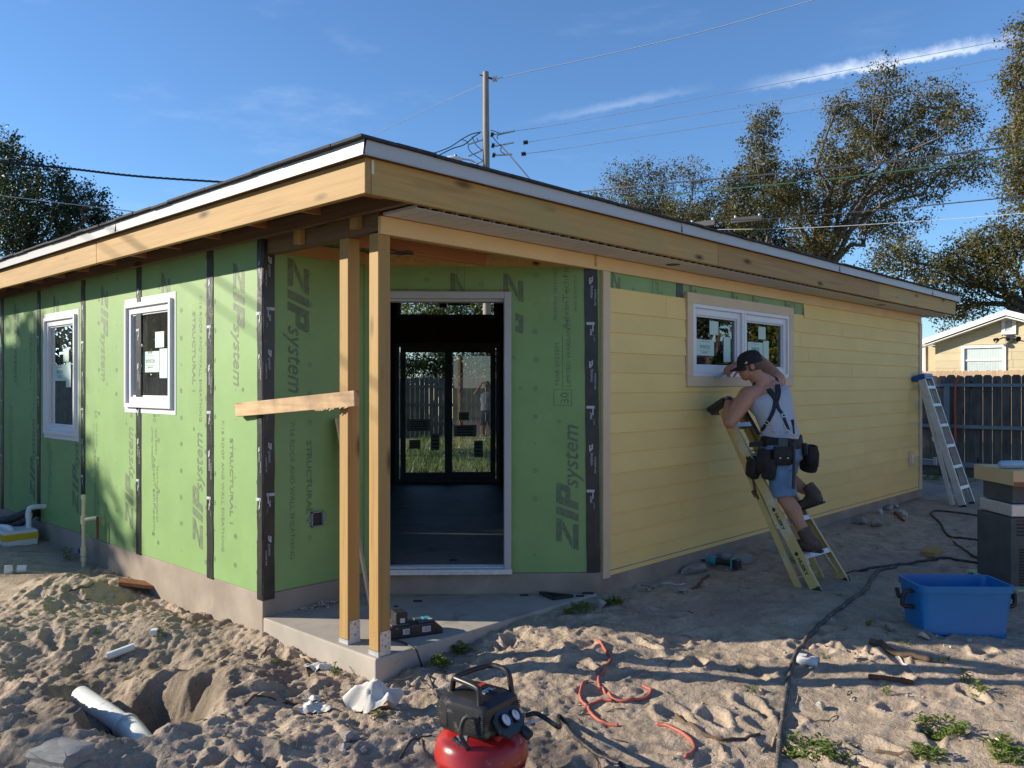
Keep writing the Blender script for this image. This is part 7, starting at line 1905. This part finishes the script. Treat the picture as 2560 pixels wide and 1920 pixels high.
# hands: a palm, four unequal bent fingers and a thumb from the side of the palm
def hand(wr, d, palm_n, curl, thumb_side, spread=.012, ln=1.0):
    d, palm_n = unit(d), unit(palm_n); s = unit(np.cross(d, palm_n)) * thumb_side; palm_n = unit(np.cross(s, d)) if np.dot(np.cross(s, d), palm_n) > 0 else -unit(np.cross(s, d))
    wr = np.asarray(wr, float)
    for q in (-.027, -.009, .009, .027): capsule(m, wr + s * q * .7 + d * .01, wr + d * .082 + s * q * 1.15, .017, .0145, 10)
    for i, (q, L) in enumerate(((.031, .070), (.011, .080), (-.010, .074), (-.030, .058))):
        L *= ln; p = wr + d * .085 + s * q * 1.15; ang = 0; v = d
        for j, (fr, cu) in enumerate(((.46, curl[0]), (.31, curl[1]), (.23, curl[2]))):
            ang += cu; v = d * math.cos(ang) + palm_n * math.sin(ang) + s * (q * .6); v = unit(v); nxt = p + v * L * fr; r = (.0098, .0088, .0078)[j]; capsule(m, p, nxt, r + .0006, r, 10); p = nxt
    p = wr + d * .022 + s * .030; v = unit(d * .62 + s * .70 + palm_n * .32); q = p + v * .040; capsule(m, p, q, .0145, .0115, 10); v2 = unit(d * .85 + s * .12 + palm_n * .5); r_ = q + v2 * .030; capsule(m, q, r_, .0110, .0098, 10); capsule(m, r_, r_ + unit(v2 + palm_n * .5) * .022, .0098, .0082, 10)
hand(J['Lwr'], (.80, .28, .10), (0.1, .35, -1), (.45, .75, .6), 1)
rh = J['Rwr']; hd = unit(np.array(ony(1806, 932, 3.665)) - rh); hand(rh, hd, (-.1, .55, -.8), (.55, .8, .6), 1)
# legs
def leg(hip, kn, an):
    a, b = unit(kn - hip), unit(an - kn); bk = unit(np.cross(np.cross(b, EY), b)); bk = -bk if bk[1] > 0 else bk
    chain(m, [hip, hip + (kn - hip) * .45, kn], [.100, .088, .062]); chain(m, [kn, kn + (an - kn) * .30 + bk * .014, kn + (an - kn) * .62, an], [.060, .064, .046, .038])
leg(J['Lhip'], J['Lkn'], J['Lank']); leg(J['Rhip'], J['Rkn'], J['Rank'])
body = fused(m, 'body', 'skin', worker, .0055, 5)
# clothes
m = MB(); g = .011
loft(m, [(c, s, f, w + g, d + g) for c, s, f, w, d in ([((6.572, 3.105, 1.10), EX, EY, .172, .132)] + torso[2:7])] + [((6.596, 3.265, 1.648), us, uf, .150, .098)])
for sg, c in ((-1, J['Lsh']), (1, J['Rsh'])):
    p = np.array([6.596, 3.268, 1.650]) + us * sg * .098
    capsule(m, p - uf * .055 - Z * .06, p + uf * .0 + Z * .035, .034, .028, 12); capsule(m, p + Z * .035, p + uf * .06 - Z * .05, .028, .034, 12)
r_ = np.random.default_rng(2)
for i in range(16):                      # soft folds towards the belt
    a = r_.uniform(3.3, 6.1); z0_ = r_.uniform(1.19, 1.40); c = np.array([6.57, 3.12 + (z0_ - 1.22) * .25, z0_]); p = c + EX * math.cos(a) * .176 + EY * math.sin(a) * .128
    capsule(m, p, p + np.array([r_.normal(0, .05), r_.normal(0, .02), r_.uniform(.02, .08)]), .012, .006, 8)
tank = fused(m, 'tank_top', 'tank_grey', worker, .007, 4)
m = MB(); loft(m, [((6.573, 3.105, 1.225), EX, EY, .184, .136), ((6.573, 3.105, 1.14), EX, EY, .194, .150), ((6.575, 3.098, 1.055), EX, EY, .180, .142), ((6.575, 3.095, 1.02), EX, EY, .13, .11)])
for hp, kn, e in ((J['Lhip'], J['Lkn'], .97), (J['Rhip'], J['Rkn'], .80)):
    q = hp + (kn - hp) * e; m.tube([hp + Z * .04, hp, hp + (kn - hp) * .4, hp + (kn - hp) * .75, q], [.106, .116, .110, .104, .101], 20)
for i in range(10):
    t = r_.uniform(.05, .9); a = r_.uniform(0, 6.28); p = J['Lhip'] + (J['Lkn'] - J['Lhip']) * t + np.array([math.cos(a), math.sin(a), 0]) * .094; capsule(m, p, p + np.array([r_.normal(0, .03), r_.normal(0, .03), r_.normal(0, .03)]), .011, .006, 8)
fused(m, 'shorts', 'denim', worker, .008, 2)
def boot(an, heel, toe, up):
    m = MB(); up = unit(up); heel, toe = np.asarray(heel, float), np.asarray(toe, float); d = unit(toe - heel); n_ = unit(np.cross(np.cross(d, Z), d)); s = np.cross(d, n_)
    m.tube([an + up * .085, an + up * .04, an, an - up * .03], [.057, .056, .054, .052], 18)
    chain(m, [an - up * .01, heel + d * .045 + n_ * .050], [.050, .046]); chain(m, [heel + d * .045 + n_ * .048, heel + d * .15 + n_ * .045, toe - d * .045 + n_ * .040], [.045, .046, .042])
    capsule(m, an + d * .03 - up * .01, heel + d * .15 + n_ * .05, .042, .036)
    fused(m, 'boot', 'boot_leather', worker, .006, 3)
    m = MB(); pts = []
    for t, w in ((0, .026), (.04, .036), (.10, .033), (.17, .043), (.23, .044), (.268, .028)): pts.append((t, w))
    out = [heel + d * t + s * w for t, w in pts] + [heel + d * t - s * w for t, w in pts[::-1]]
    m.prism(out, n_ * .022); m.build('boot_sole', 'black_rubber', worker, bevel=.004)
    m = MB()
    for k in range(4): p = heel + d * (.125 + k * .018) + n_ * (.108 - k * .012); m.tube([p - s * .026, p + n_ * .004, p + s * .026], .0028, 6)
    m.build('boot_lace', 'twig_pale', worker)
st1, st2 = LAD[0] + (LAD[2] - LAD[0]) * .175, LAD[0] + (LAD[2] - LAD[0]) * .355
boot(J['Lank'], (6.435, st1[1] - .105, st1[2] + .010), (6.435, st1[1] + .165, st1[2] + .006), unit(J['Lkn'] - J['Lank']))
boot(J['Rank'], (6.745, st2[1] - .150, st2[2] + .105), (6.742, st2[1] + .085, st2[2] + .006), unit(J['Rkn'] - J['Rank']) + Z * .6)
# head wear and hair
m = MB(); ball(m, H_ + hup * .018 - face * .004, (.083, .103, .088), hx, 20)
m.v = [tuple(np.array(p)) for p in m.v]
hairm = MB(); ball(hairm, H_ + hup * .012 - face * .010, (.0835, .103, .088), hx, 20)
keep = [f for f in hairm.f if (lambda q: np.dot(q - H_, hup) < .035 and np.dot(q - H_, hup) > -.052 and np.dot(q - H_, face) < .012)(np.mean([hairm.v[i] for i in f], 0))]
hairm.f = keep; hairm.m = [0] * len(keep); hairm.build('hair', 'hair_brown', worker, smooth=180)
m = MB(); prof = [(.101, -.002), (.1015, .018), (.098, .05), (.084, .085), (.058, .107), (.02, .116), (0, .117)]
n0 = 0; seg = 28; tiltv = unit(hup - face * .10)
for i, (r, z) in enumerate(prof):
    for k in range(seg): a = 2 * math.pi * k / seg; m.v.append(tuple(H_ + tiltv * (z + .014) + hside * r * .88 * math.cos(a) + face * (r * 1.08 * math.sin(a) - .006)))
for i in range(len(prof) - 1):
    for k in range(seg): m.f.append((i * seg + k, i * seg + (k + 1) % seg, (i + 1) * seg + (k + 1) % seg, (i + 1) * seg + k)); m.m.append(0)
ball(m, H_ + tiltv * .132 - face * .006, (.006, .006, .004), hx)
capo = m.build('cap', 'cap_black', worker, smooth=60)
m = MB(); nu, nv = 14, 6
for i in range(nu + 1):
    a = math.pi * (.14 + .72 * i / nu)
    for j in range(nv + 1):
        t = j / nv; r = 1 + t * .68 * (math.sin(math.pi * i / nu) ** .45 if 0 < i < nu else 0); m.v.append(tuple(H_ + tiltv * (.018 - .020 * t - .030 * t * math.cos(a) ** 2) + hside * .088 * math.cos(a) * (1 + .12 * t) + face * (.107 * math.sin(a) * r - .006)))
for i in range(nu):
    for j in range(nv): q = i * (nv + 1) + j; m.f.append((q, q + nv + 1, q + nv + 2, q + 1)); m.m.append(0)
br = m.build('cap_brim', 'cap_black', worker, smooth=180); so = br.modifiers.new('thick', 'SOLIDIFY'); so.thickness = .004
m = MB(); q = H_ + tiltv * .040 - face * .1045 - hside * .012; bk_ = -face; xx = hside
for dx, w in ((-.013, .008), (.0, .006), (.011, .008)): m.obox(q + xx * dx - bk_ * abs(dx) * .1, xx * w * .5, tiltv * .007, bk_ * .0012)
q = H_ + tiltv * .036 - hside * .0925 + face * .035; m.add([q - face * .016 - tiltv * .008, q + face * .012 - tiltv * .010, q - face * .008 + tiltv * .012], [(0, 1, 2)]); m.build('cap_badge', 'wire_grey', worker)
# watch band, rag in the right hand
b = unit(J['Lwr'] - J['Lel']); c = J['Lwr'] - b * .035; s = unit(np.cross(b, Z)); w_ = np.cross(b, s); m = MB()
m.tube([c + (s * math.cos(a) + w_ * math.sin(a)) * .0335 for a in np.linspace(0, 6.283, 22)], .008, 8, caps=False); m.obox(c + w_ * .036 * (1 if w_[2] > 0 else -1), s * .016, b * .018, w_ * .005); m.build('watch', 'black_rubber', worker, smooth=60)
tb = ony(1800, 938, 3.70); rg_ = thing('caulk_tube', tb, 'pale blue rag-wrapped tube in the right hand of the worker at the sill', 'tube'); m = MB()
m.tube([ony(1790, 943, 3.715), ony(1797, 940, 3.71), ony(1806, 935, 3.70), ony(1815, 930, 3.69)], [.006, .016, .018, .014], 12); m.build('tube', 'pale_blue', rg_, smooth=60)
# tool belt
belt = part('tool_belt', worker)
m = MB(); seg = 40; rings = []
for z_, w, d in ((1.175, .203, .158), (1.18, .210, .165), (1.262, .202, .155), (1.268, .194, .148)): rings.append((z_, w, d))
for z_, w, d in rings:
    for k in range(seg): a = 2 * math.pi * k / seg; m.v.append((6.572 + w * math.cos(a), 3.107 + d * math.sin(a), z_ - .010 + .016 * math.sin(a) + .012 * math.cos(a)))
for i in range(3):
    for k in range(seg): m.f.append((i * seg + k, i * seg + (k + 1) % seg, (i + 1) * seg + (k + 1) % seg, (i + 1) * seg + k)); m.m.append(0)
bo = m.build('belt', 'belt_black', belt, smooth=60); so = bo.modifiers.new('thick', 'SOLIDIFY'); so.thickness = .006
def pouch(name, ang, z, w, h, dpt, tilt=0.0, r=None, mat='belt_black', off=0.0):
    a = math.radians(ang); rr = np.array([.203 * math.cos(a), .158 * math.sin(a), 0]); nn = unit([math.cos(a) / .203, math.sin(a) / .158, 0]); tt = np.array([-nn[1], nn[0], 0]); c = np.array([6.572, 3.107, z]) + rr + nn * (dpt / 2 + off)
    dn = unit(-Z + tt * tilt + nn * .06); tt2 = unit(np.cross(nn, dn)); m = MB()
    top = rounded_ring(c, tt2, nn, w / 2 * .92, dpt / 2 * .9, min(w, dpt) * .3, 3); mid = rounded_ring(c + dn * h * .35, tt2, nn, w / 2 * 1.04, dpt / 2 * 1.15, min(w, dpt) * .32, 3); bot = rounded_ring(c + dn * h * .92, tt2, nn, w / 2 * .95, dpt / 2, min(w, dpt) * .35, 3); end = rounded_ring(c + dn * h, tt2, nn, w / 2 * .7, dpt / 2 * .6, min(w, dpt) * .25, 3); inn = rounded_ring(c + dn * h * .25, tt2, nn, w / 2 * .8, dpt / 2 * .75, min(w, dpt) * .28, 3)
    R4 = [inn, rounded_ring(c, tt2, nn, w / 2 * .84, dpt / 2 * .8, min(w, dpt) * .28, 3), top, mid, bot, end]; n = len(top)
    for q in R4: m.v += [tuple(p) for p in q]
    for i in range(len(R4) - 1):
        for k in range(n): m.f.append((i * n + k, i * n + (k + 1) % n, (i + 1) * n + (k + 1) % n, (i + 1) * n + k)); m.m.append(0)
    m.f.append(tuple(range(n))); m.f.append(tuple(range(5 * n, 6 * n))[::-1]); m.m += [0, 0]
    m.build(name, mat, belt, smooth=50); return c, dn, nn, tt2
# angles: 0 his right (+x), 90 towards the wall, 180 his left, 270 his back
c, dn, nn, tt = pouch('pouch', 212, 1.173, .155, .150, .06); m = MB(); m.obox(c - nn * .004 + Z * .022, tt * .038, nn * .010, Z * .045); plain('dark_green_case', (.02, .06, .06), .4, .1); m.build('tape_case', 'dark_green_case', belt, bevel=.006)
for q in (-.03, .03): m = MB(); m.lathe([(0, 0), (.006, .001), (.006, .004), (0, .005)], c + dn * .09 + nn * .034 + tt * q, 10, axis=nn); m.build('rivet', 'galvanised', belt)
pouch('pouch', 172, 1.148, .12, .20, .08, .0); pouch('pouch', 150, 1.068, .13, .17, .09, -.25, off=.02); pouch('pouch', 185, 1.073, .11, .17, .07, -.1, off=.005)
pouch('pouch', 322, 1.163, .13, .19, .10, .1, off=.03); pouch('pouch', 338, 1.148, .14, .22, .12, .12, off=.05); pouch('holster', 345, 1.108, .07, .19, .065, .05, off=.15); pouch('pouch', 292, 1.188, .08, .10, .035)
m = MB(); a = np.array([6.40, 3.27, 1.115]); m.obox(np.array([6.33, 3.215, 1.185]), unit([-.5, .8, -.15]) * .055, unit([.8, .5, 0]) * .004, Z * .020); m.build('belt_tail', 'belt_black', belt)
hm = ony(1986, 1098, 2.93); hb = ony(1984, 1222, 2.90); m = MB(); m.tube([hm, (hm + hb) / 2, hb], [.010, .012, .014], 10); m.build('hammer_handle', 'black_rubber', belt, smooth=60)
m = MB(); q = ony(1986, 1094, 2.92); m.tube([q - RT * .055 + Z * .004, q, q + RT * .03], [.008, .014, .016], 10); m.tube(spline([q + RT * .02 + Z * .0, ony(1972, 1080, 2.92), ony(1958, 1062, 2.93)], 4), .006, 8); m.build('hammer_head', 'aluminium', belt, smooth=60)
m = MB(); m.tube([ony(1983, 1060, 2.95), ony(1985, 1085, 2.94)], .009, 8); m.tube([ony(1981, 1050, 2.95), ony(1983, 1062, 2.95)], [.014, .010], 8); m.build('pliers', 'black_rubber', belt, smooth=60)
# braces, laid on the back of the shirt
dg = bpy.context.evaluated_depsgraph_get()
def bvh(o):
    M = np.array([v.co[:] for v in o.data.vertices]) + np.array(o['_o']); return BVHTree.FromPolygons([Vector(p) for p in M], [tuple(p.vertices) for p in o.data.polygons])
Tb = bvh(tank)
def strap(name, uv, w, t=.010, n=8):
    S = [np.array([u, v, 0.0]) for u, v in uv]; S = spline(S, n); P_, N_ = [], []
    for s in S:
        h = Tb.ray_cast(Vector(EYE), Vector(ray(s[0], s[1])))
        if h[0] is None: h = Tb.find_nearest(Vector(atd(s[0], s[1], 7.02)))
        P_.append(np.array(h[0])); N_.append(np.array(h[1]))
    N_ = [unit(sum(N_[max(0, i - 3):i + 4])) for i in range(len(N_))]; P_ = [sum(P_[max(0, i - 1):i + 2]) / len(P_[max(0, i - 1):i + 2]) for i in range(len(P_))]
    m = MB()
    for i, (p, nn) in enumerate(zip(P_, N_)):
        d = unit(P_[min(i + 1, len(P_) - 1)] - P_[max(i - 1, 0)]); s = unit(np.cross(d, nn)); ww = (w[0] + (w[1] - w[0]) * i / (len(P_) - 1)) / 2
        for a, b in ((-1, -.002), (-.85, t), (.85, t), (1, -.002)): m.v.append(tuple(p + s * ww * a + nn * b))
    for i in range(len(P_) - 1):
        for k in range(3): m.f.append((i * 4 + k, i * 4 + k + 1, i * 4 + k + 5, i * 4 + k + 4)); m.m.append(0)
    m.build(name, 'belt_black', braces, smooth=60); return P_, N_
braces = part('braces', worker)
strap('shoulder_pad', [(1868, 955), (1885, 946), (1905, 958), (1925, 980), (1940, 1000)], (.052, .050), .016)
strap('shoulder_pad', [(1912, 930), (1928, 934), (1940, 955), (1945, 980), (1940, 1002)], (.050, .046), .016)
a1 = strap('strap', [(1938, 998), (1934, 1025), (1922, 1050), (1905, 1075), (1885, 1092)], (.034, .030), .008); a2 = strap('strap', [(1940, 998), (1945, 1020), (1955, 1035), (1963, 1055), (1972, 1078)], (.034, .030), .008)
for P_, N_ in (a1, a2):
    i = int(len(P_) * .55); d = unit(P_[i + 1] - P_[i - 1]); s = unit(np.cross(d, N_[i])); m = MB(); c = P_[i] + N_[i] * .012
    for q in (-1, 1): m.obox(c + d * .013 * q, s * .021, d * .003, N_[i] * .003); m.obox(c + s * .019 * q, d * .014, s * .003, N_[i] * .003)
    m.build('buckle', 'galvanised', braces)
m = MB(); m.tube(spline([(6.45, 3.40, 1.50), (6.405, 3.30, 1.38), (6.395, 3.22, 1.26)], 5), .014, 8); m.build('strap', 'belt_black', braces)

# ================================================================ THE PHOTOGRAPHER, SEEN ONLY AS A REFLECTION IN THE PATIO DOOR
def photographer():
    o = -FH * .34; L = lambda f, r, z: o + FH * f + RT * r + Z * z
    t = thing('person', o, 'photographer in light shirt and dark shorts, one arm raised, mirrored in the patio door', 'person')
    m = MB(); loft(m, [(L(0, 0, z), RT, FH, w, d) for z, w, d in ((.86, .15, .11), (.98, .17, .125), (1.10, .155, .115), (1.30, .185, .125), (1.40, .19, .115), (1.46, .14, .09), (1.50, .07, .07))])
    chain(m, [L(0, 0, 1.46), L(.0, 0, 1.56)], [.062, .056]); ball(m, L(-.01, 0, 1.66), (.078, .10, .115), (RT, FH, Z)); capsule(m, L(.07, 0, 1.60), L(.085, 0, 1.595), .022, .02); capsule(m, L(.09, 0, 1.66), L(.105, 0, 1.635), .011, .013)
    for s in (-1, 1): ball(m, L(-.01, s * .078, 1.65), (.010, .02, .03), (RT, FH, Z)); chain(m, [L(0, s * .10, .92), L(.01, s * .11, .50), L(-.01, s * .12, .10)], [.085, .058, .038]); capsule(m, L(-.04, s * .12, .04), L(.14, s * .14, .035), .04, .036)
    chain(m, [L(0, .19, 1.41), L(.03, .34, 1.26), L(.21, .13, 1.56)], [.055, .044, .030]); chain(m, [L(0, -.19, 1.41), L(.04, -.36, 1.40), L(.10, -.16, 1.72)], [.055, .043, .030])
    for p, sd in ((L(.22, .11, 1.575), -1), (L(.11, -.14, 1.735), 1)):
        for i in range(4): q = p + Z * (.012 * i - .02); chain(m, [p, q + RT * sd * .05 + FH * .012, q + RT * sd * .085 + FH * .03], [.016, .009, .008])
        chain(m, [p, p + Z * .03 + RT * sd * .03, p + Z * .035 + RT * sd * .055], [.015, .010, .009])
    fused(m, 'body', 'skin', t, .009, 3)
    m = MB(); loft(m, [(L(0, 0, z), RT, FH, w, d) for z, w, d in ((.93, .19, .145), (1.10, .175, .135), (1.30, .205, .145), (1.41, .205, .132), (1.475, .12, .09))])
    for s in (-1, 1): m.tube([L(0, s * .17, 1.42), L(.02, s * .27, 1.36 if s > 0 else 1.41)], [.072, .070], 14)
    fused(m, 'shirt', 'tank_grey', t, .012, 2)
    m = MB(); loft(m, [(L(0, 0, z), RT, FH, w, d) for z, w, d in ((1.0, .175, .135), (.90, .185, .145), (.80, .17, .13))])
    for s in (-1, 1): m.tube([L(0, s * .095, .92), L(.0, s * .105, .70), L(.01, s * .115, .50)], [.10, .10, .098], 16)
    fused(m, 'shorts', 'belt_black', t, .012, 2)
    m = MB(); ball(m, L(-.025, 0, 1.685), (.086, .105, .105), (RT, FH, Z)); m.f = [f for f in m.f if np.mean([m.v[i][2] for i in f]) > 1.66]; m.m = [0] * len(m.f); m.build('hair', 'hair_brown', t, smooth=180)
    ph = thing('mobile_phone', L(.27, 0, 1.63), 'dark phone held up by the photographer, mirrored in the patio door', 'phone'); m = MB(); m.obox(L(.27, .02, 1.635), RT * .075, FH * .004, Z * .036); m.build('case', 'black_plastic', ph, bevel=.003)
photographer()
